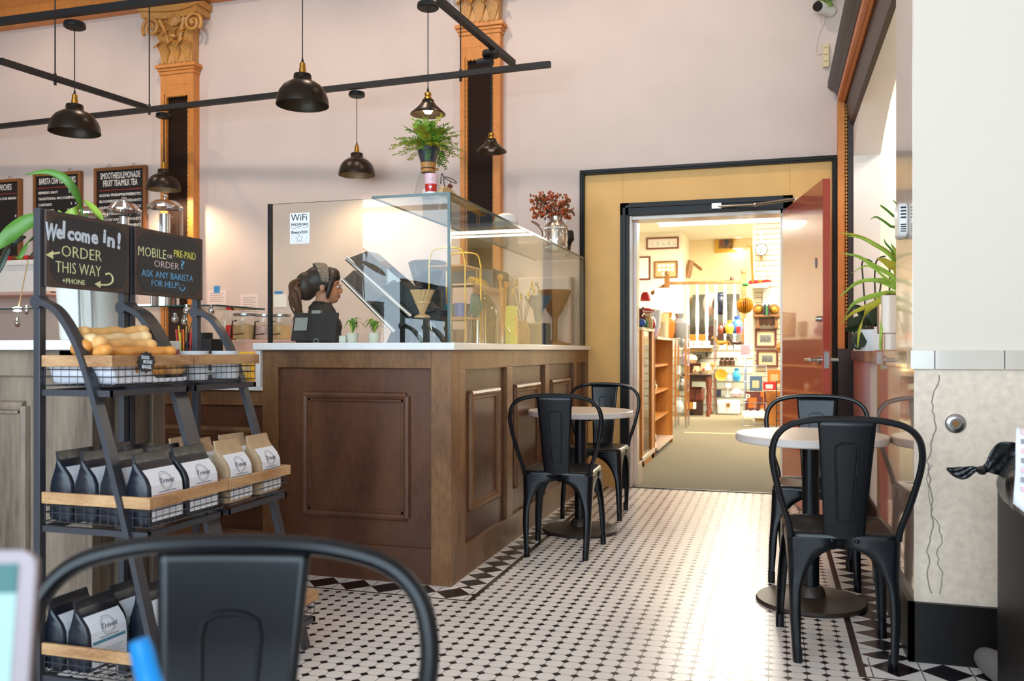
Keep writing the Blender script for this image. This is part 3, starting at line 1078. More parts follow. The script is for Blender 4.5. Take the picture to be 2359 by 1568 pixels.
# ================================================================== CHAIRS AND TABLES
def metal_chair(label, loc, rz):
    t = thing('metal_chair', label, 'chair', loc, rz, 'black metal cafe chairs')
    W = dict(world=False)
    # seat pan
    b = B()
    layers = []
    for ins, z in ((0.000, 0.405), (0.000, 0.438), (0.006, 0.447), (0.018, 0.4495), (0.034, 0.445), (0.06, 0.4375), (0.12, 0.435)):
        layers.append([(x, y, z) for x, y in rrect(0.37 - 2 * ins, 0.36 - 2 * ins, max(0.05 - ins * 0.4, 0.02), 6)])
    n = len(layers[0])
    vs = [p for l in layers for p in l]
    fs = [(i * n + k, i * n + (k + 1) % n, (i + 1) * n + (k + 1) % n, (i + 1) * n + k) for i in range(len(layers) - 1) for k in range(n)]
    fs.append(tuple((len(layers) - 1) * n + k for k in range(n)))
    b.add(vs, fs)
    ob(b, 'seat', 'black_metal', t, ang=50, **W)
    # legs: folded sheet corners, wide at the top where they sweep into arches
    for sx in (-1, 1):
        for sy in (-1, 1):
            ft = (sx * (0.200 if sy > 0 else 0.168), sy * 0.21)
            tp = (sx * 0.185, sy * 0.18)
            b = B()
            rows = []
            for k in range(25):
                q = (k / 24) ** 1.5
                z = 0.43 - 0.43 * q
                cx = tp[0] + (ft[0] - tp[0]) * (q ** 1.1)
                cy = tp[1] + (ft[1] - tp[1]) * (q ** 1.1)
                arch = 0.185 if q < 0.07 else 0.04 + 0.145 * (1 - math.sqrt(max(0, 1 - (1 - min(1, (q - 0.07) / 0.42)) ** 2)))
                w = arch - 0.016 * q
                rad = min(0.03, w * 0.6)
                sec = [(cx - sx * w, cy), (cx - sx * (w * 0.5 + rad * 0.5), cy)]
                for j in range(5):
                    a = R(90 * j / 4)
                    sec.append((cx - sx * rad + sx * rad * math.sin(a), cy - sy * rad + sy * rad * math.cos(a)))
                sec += [(cx, cy - sy * (w * 0.5 + rad * 0.5)), (cx, cy - sy * w)]
                bl = 0.006 * max(0, 1 - abs(q - 0.62) / 0.35)
                rows.append([(x - sx * 0.0 + sx * bl * (0 if i in (0, 8) else 0.6), y + sy * bl * (0 if i in (0, 8) else 0.6), z) for i, (x, y) in enumerate(sec)])
            n = len(rows[0])
            b.add([p for r_ in rows for p in r_], [(i * n + k, i * n + k + 1, (i + 1) * n + k + 1, (i + 1) * n + k) for i in range(len(rows) - 1) for k in range(n - 1)])
            b.tube([(ft[0] - sx * 0.014, ft[1] - sy * 0.014, 0.0), (ft[0] - sx * 0.014, ft[1] - sy * 0.014, 0.05)], 0.0145, 8)
            ob(b, 'leg', 'black_metal', t, ang=50, solid=0.004, **W)
    # cross brace under the seat
    b = B()
    b.box(-0.15, 0.15, -0.012, 0.012, 0.408, 0.416)
    b.box(-0.012, 0.012, -0.15, 0.15, 0.408, 0.416)
    ob(b, 'seat_brace', 'black_metal', t, ang=0, **W)
    # hoop
    hp = [(0.176, 0.43), (0.182, 0.475), (0.203, 0.54), (0.222, 0.61), (0.237, 0.68), (0.240, 0.735), (0.226, 0.786), (0.188, 0.822), (0.125, 0.840), (0.06, 0.846)]
    yy = lambda z: -0.168 - 0.072 * ((z - 0.43) / 0.416) ** 0.9
    pts = [(-x, yy(z), z) for x, z in hp] + [(0, yy(0.847), 0.847)] + [(x, yy(z), z) for x, z in hp[::-1]]
    b = B()
    b.tube(spline(pts, 4), 0.0115, 10)
    ob(b, 'back_hoop', 'black_metal', t, **W)
    # splat with a pressed outline
    b = B()
    N = 20
    def width(q): return 0.066 + 0.028 * q ** 1.2
    rows = []
    for i in range(N + 1):
        q = i / N
        z = 0.405 + (0.843 - 0.405) * q
        w = width(q)
        y = yy(max(z, 0.43)) - 0.004
        rows.append([(x * w, y - 0.006 * (1 - x * x), z) for x in (-1, -0.85, -0.62, -0.3, 0, 0.3, 0.62, 0.85, 1)])
    n = 9
    b.add([p for r_ in rows for p in r_], [(i * n + k, i * n + k + 1, (i + 1) * n + k + 1, (i + 1) * n + k) for i in range(N) for k in range(n - 1)])
    sp = ob(b, 'back_splat', 'black_metal', t, ang=50, solid=0.004, **W)
    b = B()
    for s in (1, -1):
        o = -0.0085 if s > 0 else 0.0005
        pts = []
        for q, fx in ((0.20, -0.34), (0.5, -0.38), (0.76, -0.42), (0.80, -0.36), (0.815, -0.2), (0.82, 0), (0.815, 0.2), (0.80, 0.36), (0.76, 0.42), (0.5, 0.38), (0.20, 0.34)):
            z = 0.405 + 0.438 * q
            pts.append((fx * width(q), yy(max(z, 0.43)) - 0.008 + o * 0.5, z))
        b.tube(pts, 0.0042, 6, closed=True)
    ob(b, 'pressed_outline', 'black_metal', sp, world=False)
    b = B()
    for x in (-0.04, 0.04):
        b.ball((x, -0.186, 0.424), (0.008, 0.008, 0.008), 8)
    ob(b, 'screw', 'black_metal', t, **W)
    return t

chair = metal_chair('black metal chair with its back to us at the round table by the wooden counter', (-1.082, 4.575, 0), R(2))
dup(chair, (-1.11, 5.66, 0), R(179), 'black metal chair facing us behind the round table, in front of the door frame')
dup(chair, (0.226, 3.372, 0), R(3.5), 'black metal chair with its back to us beside the stone pier, nearest at right')
dup(chair, (0.195, 4.40, 0), R(176), 'black metal chair facing us in front of the red door, behind the right table')
dup(chair, (-0.56, 0.678, 0), R(16.7 + 180 - 1), 'large blurred black metal chair in the foreground at lower left')

def cafe_table(label, loc, r=0.31, top=0.722):
    t = thing('cafe_table', label, 'table', loc, 0, 'round cafe tables')
    b = B()
    b.lathe([(0, top - 0.034), (r - 0.004, top - 0.034), (r, top - 0.030), (r, top - 0.003), (r - 0.003, top), (0, top)], n=64)
    b.mi = [0] * len(b.mi)
    tp = ob(b, 'table_top', 'laminate', t, world=False, ang=40)
    b = B()
    b.lathe([(r, top - 0.031), (r + 0.0025, top - 0.029), (r + 0.0025, top - 0.005), (r, top - 0.004)], n=64)
    ob(b, 'edge_band', 'laminate_edge', tp, world=False)
    b = B()
    b.lathe([(0.035, 0.05), (0.035, top - 0.06), (0.06, top - 0.045), (0.06, top - 0.034)], n=20)
    for k in range(4):
        a = k * PI / 2 + 0.5
        b.tube([(0, 0, top - 0.045), (0.2 * math.cos(a), 0.2 * math.sin(a), top - 0.04)], 0.012, 6)
    ob(b, 'post', 'black_metal', t, world=False)
    b = B()
    b.lathe([(0, 0.0), (0.225, 0.0), (0.228, 0.008), (0.222, 0.018), (0.12, 0.026), (0.062, 0.034), (0.055, 0.06), (0.045, 0.075), (0, 0.08)], n=48)
    ob(b, 'base', 'iron_base', t, world=False)
    return t

tb = cafe_table('small round table with speckled cream top beside the wooden counter', (-1.10, 5.09, 0))
dup(tb, (0.157, 3.93, 0), 0, 'small round cream table against the stone pier at right')
dup(tb, (-0.16, 0.02, 0), 0, 'round table under the laptop, below the frame at the viewer')

# laptop on the viewer's table and a blue thing beside it
def camp(xc, d, z):
    return (xc * CT - d * ST, xc * ST + d * CT, z)
lp = thing('laptop', 'blurred open laptop with a glowing pale page at the lower left edge', 'laptop', (-0.34, 0.16, 0.722), R(24))
lp.location = camp(-0.333 - 0.155, 0.575, 0.722)
lp.rotation_euler = (0, 0, YAW + R(3))
b = B(); b.box(-0.155, 0.155, -0.215, 0, 0.0, 0.014); ob(b, 'keyboard_deck', 'laptop_grey', lp, world=False, bevel=0.004)
b = B(); b.M = Matrix.Translation((0, 0.0, 0.014)) @ Matrix.Rotation(R(-8), 4, 'X')
b.prism([(x, z + 0.102) for x, z in rrect(0.31, 0.206, 0.012, 4)], 0, 0.007, 'y')
ld = ob(b, 'lid', 'laptop_grey', lp, world=False)
b = B(); b.M = Matrix.Translation((0, 0.0, 0.014)) @ Matrix.Rotation(R(-8), 4, 'X')
b.box(-0.145, 0.143, -0.0012, 0, 0.012, 0.176, 0); b.box(-0.145, 0.143, -0.0014, 0, 0.176, 0.196, 1); b.box(0.05, 0.115, -0.0018, 0, 0.118, 0.126, 2)
ob(b, 'screen', ['screen_page', 'screen_teal', 'screen_violet'], lp, world=False, ang=0)
b = B()
q = [camp(-0.315, 0.72, 0.722), camp(-0.293, 0.72, 0.775), camp(-0.302, 0.725, 0.80), camp(-0.3115, 0.725, 0.838)]
b.tube(spline(q, 6), [0.026, 0.024, 0.022, 0.021, 0.02, 0.018, 0.016, 0.0145, 0.013, 0.0125, 0.012, 0.0115, 0.011, 0.0105, 0.010, 0.010, 0.010, 0.0095, 0.008], 12)
ob(b, 'bottle_spout', 'blue_plastic', label='bright blue blurred bent spout standing before the foreground chair', cat='spout')

# ================================================================== BAKERY RACK (two joined units) with baskets
RX, RY = -2.08, [2.05, 2.425, 2.805]
YM = RY[1]
def rack(label, y0, y1, rails, first):
    t = thing('display_rack', label, 'rack', (RX + 0.2, (y0 + y1) / 2, 0), 0, 'black steel display racks')
    for y in (y0 + 0.012, y1 - 0.012):
        b = B(); b.box(RX - 0.012, RX + 0.012, y - 0.012, y + 0.012, 0, 1.5); ob(b, 'post', 'black_rack', t, bevel=0.002)
        b = B()
        pts = spline([(RX + 0.01, y, 1.225), (RX + 0.075, y, 1.19), (RX + 0.14, y, 1.10), (RX + 0.19, y, 0.98), (RX + 0.25, y, 0.80), (RX + 0.32, y, 0.56), (RX + 0.40, y, 0.26), (RX + 0.465, y, 0.0)], 5)
        b.tube(pts, 1, sec=[(0.0165, 0.009), (-0.0165, 0.009), (-0.0165, -0.009), (0.0165, -0.009)], up=(0, 1, 0))
        b.tube([(RX, y - 0.016, 1.222), (RX, y + 0.016, 1.222)], 0.021, 12)
        ob(b, 'curved_leg', 'black_rack', t, ang=30)
    for z, x in rails:
        b = B()
        b.box(RX + 0.01, x, y0 + 0.008, y0 + 0.022, z - 0.03, z - 0.012); b.box(RX + 0.01, x, y1 - 0.022, y1 - 0.008, z - 0.03, z - 0.012)
        b.box(x - 0.012, x, y0 + 0.01, y1 - 0.01, z - 0.03, z - 0.012); b.box(RX, RX + 0.012, y0 + 0.01, y1 - 0.01, z - 0.03, z - 0.012)
        ob(b, 'shelf_rail', 'black_rack', t, ang=0)
    return t
LEV = [(0.975, 0.255), (0.574, 0.385), (0.132, 0.50)]
def basket(rt, name, y0, y1, zb, dep, hh, lab=None):
    x0, x1 = RX + 0.015, RX + dep
    y0, y1 = y0 + 0.015, y1 - 0.015
    zr = zb + hh
    w = B()
    nx, ny = int((x1 - x0) / 0.027), int((y1 - y0) / 0.027)
    r = 0.0013
    for k in range(ny + 1):
        y = y0 + (y1 - y0) * k / ny
        w.tube([(x1, y, zr), (x1, y, zb), (x0, y, zb)], r, 4)
    for k in range(nx + 1):
        x = x0 + (x1 - x0) * k / nx
        w.tube([(x, y0, zr), (x, y0, zb), (x, y1, zb), (x, y1, zr)], r, 4)
    for z in (zb, zb + hh * 0.45, zb + hh * 0.8):
        w.tube([(x0, y0, z), (x1, y0, z), (x1, y1, z), (x0, y1, z)], r * 1.3, 4, closed=True)
    o = ob(w, name, 'black_rack', rt, ang=0, label='wire basket with a wooden rim')
    b = B()
    b.box(x0, x1 + 0.012, y0 - 0.012, y0, zr - 0.004, zr + 0.030); b.box(x0, x1 + 0.012, y1, y1 + 0.012, zr - 0.004, zr + 0.030)
    b.box(x1, x1 + 0.012, y0, y1, zr - 0.004, zr + 0.030)
    ob(b, 'wooden_rim', 'rail_wood', o, bevel=0.002, ang=0)
    return x0, x1, y0, y1
rk = [rack('left unit of the black steel rack, under the Welcome in board', RY[0], YM - 0.004, [(z, RX + d) for z, d in LEV], True),
      rack('right unit of the black steel rack, under the mobile order board', YM + 0.004, RY[2], [(z, RX + d) for z, d in LEV], False)]
BK = {}
for i in (0, 1):
    for j, (z, d) in enumerate(LEV):
        BK[i, j] = basket(rk[i], 'wire_basket', RY[i], RY[i + 1], z, d, (0.06, 0.058, 0.055)[j])

# chalkboards
def chalkboard(y0, y1, label):
    t = thing('chalkboard_sign', label, 'sign', (RX + 0.01, (y0 + y1) / 2, 1.268))
    b = B(); b.box(RX + 0.012, RX + 0.022, y0, y1, 1.268, 1.497); ob(b, 'board', 'board_frame', t, ang=0, bevel=0.002)
    b = B()
    b.prism([((y0 + y1) / 2 + x, 1.3825 + z) for x, z in rrect((y1 - y0) * 0.93, 0.205, 0.055, 6)], RX + 0.0222, RX + 0.0228, 'x')
    ob(b, 'black_surface', 'chalkboard', t, ang=0)
    return t
def rackpt(u, v, x=None):
    p = aX(u, v, RX + 0.023 if x is None else x)
    return p
def wr(b, txt, u, v, hpx, wpx=None, m=0, bold=0.0, rot=0.0, align='CENTER'):
    """chalk writing centred at the photo's place on the board plane"""
    p = rackpt(u, v)
    d = p.x * -ST + p.y * CT
    h = hpx * d / F
    mx = plane_m(p, (0, math.cos(rot), math.sin(rot)), (0, -math.sin(rot), math.cos(rot)))
    wid = None
    if wpx:
        a, c = rackpt(u - wpx / 2, v), rackpt(u + wpx / 2, v)
        wid = c.y - a.y
    b.text(txt, h * 1.38, mx, m, bold=bold, width=wid)
def stroke(b, pts, r=0.0022, m=0):
    b.tube([rackpt(u, v) for u, v in pts], r, 6, m=m)
t = chalkboard(RY[0] + 0.014, YM - 0.014, 'chalkboard reading Welcome in! Order this way + phone, on the left rack')
b = B()
ws = [('W', 118, 536, 40, 27), ('e', 137, 535, 33, 15), ('l', 147, 531, 40, 6), ('c', 163, 539, 31, 15), ('o', 180, 541, 31, 17), ('m', 198, 545, 31, 19), ('e', 218, 547, 32, 16), ('i', 241, 545, 32, 6), ('n', 256, 555, 32, 17), ('!', 274, 557, 37, 7)]
for ch, u, v, h, w in ws:
    wr(b, ch, u, v, h, w, bold=0.0022, rot=-0.06)
ob(b, 'chalk_lettering', 'chalk_white', t, ang=0)
b = B()
wr(b, 'ORDER', 189, 585, 27, 92, bold=-0.0006)
wr(b, 'THIS WAY', 182, 621, 27, 104, bold=-0.0006)
wr(b, '+PHONE', 170, 649, 12, 52, bold=0.0)
stroke(b, [(118, 585), (137, 582)], 0.003)
b.prism([(rackpt(106, 587).y, rackpt(106, 587).z), (rackpt(122, 577).y, rackpt(122, 577).z), (rackpt(122, 596).y, rackpt(122, 596).z)], RX + 0.0228, RX + 0.0238, 'x')
st = spline([(243, 632, 0), (252, 630, 0), (259, 638, 0), (258, 650, 0), (248, 656, 0), (232, 656, 0)], 4)
stroke(b, [(p[0], p[1]) for p in st], 0.003)
b.prism([(rackpt(218, 654).y, rackpt(218, 654).z), (rackpt(231, 647).y, rackpt(231, 647).z), (rackpt(231, 663).y, rackpt(231, 663).z)], RX + 0.0228, RX + 0.0238, 'x')
ob(b, 'chalk_lettering', 'chalk_cream', t, ang=0)
t2 = chalkboard(YM + 0.016, RY[2] - 0.004, 'chalkboard reading Mobile or pre-paid order? Ask any barista, on the right rack')
b = B()
wr(b, 'MOBILE', 351, 583, 23, 64, 0, -0.0005)
wr(b, 'OR', 391, 591, 9, 12, 2, 0)
wr(b, 'PRE-PAID', 426, 588, 17, 50, 1, 0)
wr(b, 'ORDER', 384, 611, 16, 56, 2, -0.0004)
wr(b, '?', 420, 611, 20, 9, 3, 0)
wr(b, 'ASK ANY BARISTA', 388, 636, 16, 118, 3, -0.0004)
wr(b, 'FOR HELP!', 381, 655, 15, 62, 3, -0.0004)
st = spline([(414, 661, 0), (417, 668, 0), (422, 669, 0), (427, 661, 0)], 4)
stroke(b, [(p[0], p[1]) for p in st], 0.0016, 3)
for u in (417, 423):
    b.ball(rackpt(u, 657), (0.001, 0.0022, 0.0022), 6, 3)
ob(b, 'chalk_lettering', ['chalk_cream', 'chalk_yellow', 'chalk_pink', 'chalk_blue'], t2, ang=0)
# coffee bags
def coffee_bag(label, loc, rz, skin, band, group=None, h=0.235, w=0.158, d=0.088, lab=True):
    t = thing('coffee_bag', label, 'coffee bag', loc, rz, group)
    b = B()
    rows = []
    for z, a, e in ((0, 0.97, 0.92), (0.012, 1, 1), (0.09, 1.0, 1.0), (0.13, 0.99, 0.93), (0.155, 0.97, 0.72), (0.185, 0.96, 0.34), (0.205, 0.955, 0.12), (0.212, 0.95, 0.1), (h, 0.93, 0.09)):
        off = -0.0 - 0.018 * max(0, (z - 0.15)) / 0.085
        rows.append([(x + off, y, z * 0.86) for x, y in [(p[1] * d * e, p[0] * w * a) for p in [(px, py) for px, py in rrect(1, 1, 0.13, 3)]]])
    n = len(rows[0])
    b.add([p for r_ in rows for p in r_], [(i * n + k, i * n + (k + 1) % n, (i + 1) * n + (k + 1) % n, (i + 1) * n + k) for i in range(len(rows) - 1) for k in range(n)] + [tuple(range(n))[::-1], tuple((len(rows) - 1) * n + k for k in range(n))])
    ob(b, 'pouch', skin, t, world=False, ang=60)
    if lab:
        b = B()
        b.M = Matrix.Diagonal((1, 1, 0.86, 1))
        hw = w * 0.43
        def fx(z):
            zz = [(0, 0.92), (0.012, 1), (0.09, 1), (0.13, 0.93), (0.155, 0.72), (0.185, 0.34)]
            for (za, ea), (zb, eb) in zip(zz, zz[1:]):
                if za <= z <= zb:
                    return d / 2 * (ea + (eb - ea) * (z - za) / (zb - za)) + 0.0012 - 0.018 * max(0, (z - 0.15)) / 0.085
            return d / 2
        zs = [0.012, 0.05, 0.09, 0.11, 0.13, 0.1425, 0.155, 0.168, 0.182]
        b.add([(fx(z), s * hw, z) for z in zs for s in (-1, 1)], [(2 * i, 2 * i + 1, 2 * i + 3, 2 * i + 2) for i in range(len(zs) - 1)], 0)
        b.add([(fx(z) + 0.0004, s * hw * 0.93, z) for z in (0.088, 0.099) for s in (-1, 1)], [(0, 1, 3, 2)], 2)
        zc = 0.14
        P = lambda y, z: (fx(z) + 0.0008, y, z)
        b.tube([P(0.026 * math.cos(2 * PI * k / 24), zc + 0.03 * math.sin(2 * PI * k / 24)) for k in range(24)], 0.0006, 4, closed=True, m=1)
        b.tube([P(0.021 * math.cos(2 * PI * k / 24), zc + 0.024 * math.sin(2 * PI * k / 24)) for k in range(24)], 0.0004, 4, closed=True, m=1)
        p0, p1 = Vector(P(0, zc - 0.012)), Vector(P(0, zc + 0.012))
        b.text('Trivet', 0.026, plane_m(Vector(P(0, zc)) + Vector((0.0008, 0, 0)), (0, 1, 0), p1 - p0), 1, shear=0.4, bold=-0.0003, width=0.062)
        b.add([(fx(z) + 0.0004, s * hw * 0.55, z) for z in (0.1045, 0.107) for s in (-1, 1)], [(0, 1, 3, 2)], 1)
        for k in range(5):
            z = 0.062 - 0.0085 * k
            b.add([(fx(q) + 0.0004, y, q) for q in (z, z + 0.0016) for y in (-hw * 0.8, hw * (0.8 - 0.12 * (k % 3)))], [(0, 1, 3, 2)], 3)
        ob(b, 'label', ['label_white', 'label_ink', band, 'paper_grey'], t, world=False, ang=0)
    return t
# middle basket of the left unit: two columns, four deep
x0, x1, y0, y1 = BK[0, 1]
yc = [y0 + 0.088, y1 - 0.088]
zb = LEV[1][0] + 0.003
cb = coffee_bag('black coffee bag with white label at the near front corner of the middle left basket', (x1 - 0.052, yc[0], zb), 0, 'bag_black', 'label_rose', 'black coffee bags on the rack')
dup(cb, (x1 - 0.050, yc[1], zb), R(-1), 'black coffee bag with white label at the far front corner of the middle left basket')
nm = ['second', 'third', 'fourth']
for k in range(3):
    for c in (0, 1):
        dup(cb, (x1 - 0.052 - 0.091 * (k + 1), yc[c], zb), R(random.uniform(-2, 2)), 'black coffee bag %s from the front in the %s row of the middle left basket' % (nm[k], ('near', 'far')[c]))
# bottom basket of the left unit
x0, x1, y0, y1 = BK[0, 2]
zb = LEV[2][0] + 0.003
tb2 = coffee_bag('black coffee bag with blue striped label at the near front of the bottom basket', (x1 - 0.372, yc[0], zb), R(-3), 'bag_black', 'label_teal', 'black coffee bags on the rack')
for (dx, c, lab) in ((0.466, 0, 'black coffee bag just behind the blue striped one in the bottom basket'), (0.30, 1, 'black coffee bag at the far front of the bottom left basket'),
                     (0.392, 1, 'black coffee bag second in the far row of the bottom left basket')):
    dup(tb2, (x1 - dx, yc[c], zb), R(random.uniform(-4, 4)), lab)
x0, x1, y0, y1 = BK[1, 2]
yd = [y0 + 0.088, y1 - 0.088]
for (dx, c, lab) in ((0.09, 0, 'black coffee bag at the near front of the bottom right basket'), (0.09, 1, 'black coffee bag at the far front of the bottom right basket'), (0.185, 0, 'black coffee bag second in the near row of the bottom right basket'), (0.185, 1, 'black coffee bag second in the far row of the bottom right basket'), (0.28, 0, 'black coffee bag third in the near row of the bottom right basket')):
    dup(cb, (x1 - dx, yd[c], zb), R(random.uniform(-5, 5)), lab)
# kraft bags in the middle basket of the right unit
x0, x1, y0, y1 = BK[1, 1]
zb = LEV[1][0] + 0.003
kb = coffee_bag('brown paper coffee bag with teal striped label, front near side of the right basket', (x1 - 0.05, yd[0] - 0.005, zb), 0, 'bag_kraft', 'label_teal', 'brown paper coffee bags on the rack', w=0.142, d=0.085)
dup(kb, (x1 - 0.052, yd[1] + 0.005, zb), R(2), 'brown paper coffee bag, front far side of the right basket')
dup(kb, (x1 - 0.155, yd[0] - 0.005, zb), R(6), 'brown paper coffee bag behind the teal striped one, leaning')
dup(kb, (x1 - 0.155, yd[1], zb), R(-4), 'brown paper coffee bag second in the far row of the right basket')
dup(kb, (x1 - 0.255, yd[0] + 0.03, zb), R(4), 'brown paper coffee bag at the back of the right basket, standing tallest')

# top baskets: breads, parchment, mugs, the scalloped tag
x0, x1, y0, y1 = BK[0, 0]
zb = LEV[0][0] + 0.004
def dogbone(label, p, q, dx, r, mt):
    p, q = aX(p[0], p[1], RX + dx), aX(q[0], q[1], RX + dx + 0.01)
    b = B()
    n = 12
    dr = (q - p).normalized()
    sd = dr.cross(Vector((0, 0, 1))).normalized()
    b.tube([p.lerp(q, k / n) + Vector((0, 0, 0.003 * math.sin(k * 1.3))) for k in range(n + 1)], [r * (0.86 + 0.06 * math.sin(k * 2.1)) for k in range(n + 1)], 12)
    for e, s_ in ((p, 1), (q, -1)):
        for w in (-1, 1):
            b.ball(e + dr * (s_ * r * 0.7) + sd * (w * r * 0.6) + Vector((0, 0, w * r * 0.15)), (r * 0.98, r * 0.98, r * 0.94), 12)
    return ob(b, 'dog_bone_bagel', mt, label=label, cat='bagel', group='dog bone bagels', ang=80, remesh=0.005)
yo = (y0 + y1) / 2
dogbone('topmost pale dog bone bagel on the stack in the top basket', (178, 768), (330, 764), 0.10, 0.021, 'dough')
dogbone('pale floury dog bone bagel second from the top of the stack', (196, 785), (336, 778), 0.14, 0.021, 'dough_pale')
dogbone('golden dog bone bagel sloping across the middle of the stack', (216, 790), (348, 797), 0.17, 0.021, 'dough')
dogbone('golden brown dog bone bagel lying lowest, along the front rim', (228, 809), (392, 812), 0.205, 0.021, 'crust')
dogbone('brown dog bone bagel at the near end of the stack', (178, 800), (290, 805), 0.13, 0.024, 'crust')
dogbone('rear brown dog bone bagel hidden under the top pair', (200, 800), (330, 800), 0.075, 0.024, 'crust')
for k, (dx, dy, mt, lb) in enumerate(((0.205, 0.10, 'crust', 'shiny golden round bagel in the basket nearest the scalloped tag'), (0.205, 0.22, 'crust', 'golden round bagel at the middle of the basket front'), (0.205, 0.31, 'dough', 'pale golden round bagel at the far end of the basket front'), (0.12, 0.2, 'dough', 'round bagel buried behind the front three'))):
    b = B()
    pts = [(0.026 * math.cos(2 * PI * i / 16), 0.034 * math.sin(2 * PI * i / 16), 0) for i in range(16)]
    b.M = Matrix.Translation((RX + dx, y0 + dy, 1.020))
    b.tube(pts, [0.022 + 0.002 * math.sin(i * 1.7) for i in range(16)], 10, closed=True)
    ob(b, 'bagel', mt, label=lb, cat='bagel', ang=80)
b = B()
nu, nv = 40, 14
vs = []
for i in range(nu + 1):
    for j in range(nv + 1):
        s = i / nu
        q = j / nv
        # lines the basket: up the near side, along the bottom, up the front
        y = y0 + 0.006 + (y1 - y0 - 0.012) * s
        x = x0 + 0.01 + (x1 - x0 - 0.014) * min(1, q / 0.7)
        z = zb + 0.002
        if q > 0.7:
            z += (q - 0.7) / 0.3 * (0.062 if s < 0.42 else max(0.012, 0.062 - (s - 0.42) * 0.35))
        if s < 0.06:
            z = max(z, zb + 0.055 * (1 - s / 0.06))
        vs.append((x + 0.002 * math.sin(i * 1.9 + j), y, z + 0.0025 * math.sin(i * 1.3) * math.sin(j * 0.9)))
b.add(vs, [(i * (nv + 1) + j, i * (nv + 1) + j + 1, (i + 1) * (nv + 1) + j + 1, (i + 1) * (nv + 1) + j) for i in range(nu) for j in range(nv)])
ob(b, 'parchment_liner', 'parchment', label='white baking paper lining the bagel basket', cat='paper', ang=60, solid=0.001)
tg = aX(338, 834, x1 + 0.016)
t = thing('basket_tag', 'black scalloped tag reading Dog bone bagel on the basket rim', 'tag', tg)
b = B()
b.prism([(tg.y + (0.036 + 0.003 * math.cos(12 * 2 * PI * k / 72)) * math.cos(2 * PI * k / 72), tg.z + (0.030 + 0.0025 * math.cos(12 * 2 * PI * k / 72)) * math.sin(2 * PI * k / 72)) for k in range(72)], x1 + 0.0125, x1 + 0.016, 'x')
ob(b, 'tag_plate', 'chalkboard', t, ang=20)
b = B()
for s, dz, dy in (('DOG', 0.014, -0.006), ('BONE', 0.0, 0.004), ('BAGEL', -0.0145, 0.0)):
    b.text(s, 0.0145, plane_m((x1 + 0.0165, tg.y + dy, tg.z + dz), (0, 1, -0.08), (0, 0.08, 1)), 0, bold=0.0004)
ob(b, 'chalk_lettering', 'chalk_white', t, ang=0)

def mug(label, loc, rz, r=0.047, h=0.098, mt='enamel', group=None, name='mug'):
    t = thing(name, label, 'mug', loc, rz, group)
    b = B(); b.lathe([(0, 0), (r * 0.93, 0), (r, 0.006), (r, h - 0.004), (r + 0.0015, h), (r - 0.002, h), (r - 0.004, h - 0.004), (r - 0.005, 0.01), (0, 0.008)], n=28)
    ob(b, 'cup', mt, t, world=False)
    b = B(); b.tube(spline([(r - 0.002, 0, h * 0.82), (r + 0.022, 0, h * 0.8), (r + 0.030, 0, h * 0.55), (r + 0.02, 0, h * 0.27), (r - 0.002, 0, h * 0.2)], 5), 0.0065, 8)
    ob(b, 'handle', mt, t, world=False)
    return t
x0, x1, y0, y1 = BK[1, 0]
mg = mug('white mug with a faint print beside the bagels in the right top basket', (x1 - 0.058, y0 + 0.075, zb), R(62), group='white mugs in the top basket')
dup(mg, (x1 - 0.058, y1 - 0.098, zb), R(200), 'plain white mug in the far half of the right top basket')

# ================================================================== LIGHT TRACKS AND PENDANTS
ZTR = 3.2
def track(label, p, q, rods=(), ext=None):
    a, c = aZ(*p, ZTR), aZ(*q, ZTR)
    if ext:
        a = a + (a - c).normalized() * ext
    t = thing('light_track', label, 'light track', (a + c) / 2)
    b = B()
    s = 0.021
    b.tube([a, c], 1, sec=[(s, s), (-s, s), (-s, -s), (s, -s)], up=(0, 0, 1))
    dr = (c - a).normalized()
    ln = (c - a).length
    for q_ in (0.22, 0.5, 0.55, 0.8):
        p_ = a + dr * ln * q_
        b.tube([p_ + Vector((0, 0, -0.024)), p_ + Vector((0, 0, 0.026))], 0.008, 8)
    ob(b, 'rail', 'matte_black', t, ang=0)
    for (u, v) in rods:
        r0 = aZ(u, v, ZTR)
        b = B(); b.tube([r0 + Vector((0, 0, -0.05)), (r0.x, r0.y, CEIL)], 0.0055, 8); b.tube([r0 + Vector((0, 0, -0.05)), r0 + Vector((0, 0, 0.04))], 0.011, 8)
        ob(b, 'hanging_rod', 'matte_black', t)
    return t
track('long black light track running along the back wall', (0, 291), (1268, 148), [(344, 251), (1061, 172)], ext=0.4)
track('black light track crossing at upper left towards the viewer', (345, 250), (0, 140), [(127, 181)], ext=-0.045)
track('black light track crossing at upper right beside the column', (1187, 150), (1012, 2), ext=-0.045)
a, c = aZ(0, 50, ZTR), aZ(385, 0, ZTR)
dirn = (c - a)
t = thing('light_track', 'black light track at the top left corner above the first pendant', 'light track', (a + c) / 2)
b = B(); s = 0.021
b.tube([a - dirn * 0.2, a + dirn * 2.2], 1, sec=[(s, s), (-s, s), (-s, -s), (s, -s)], up=(0, 0, 1))
ob(b, 'rail', 'matte_black', t, ang=0)

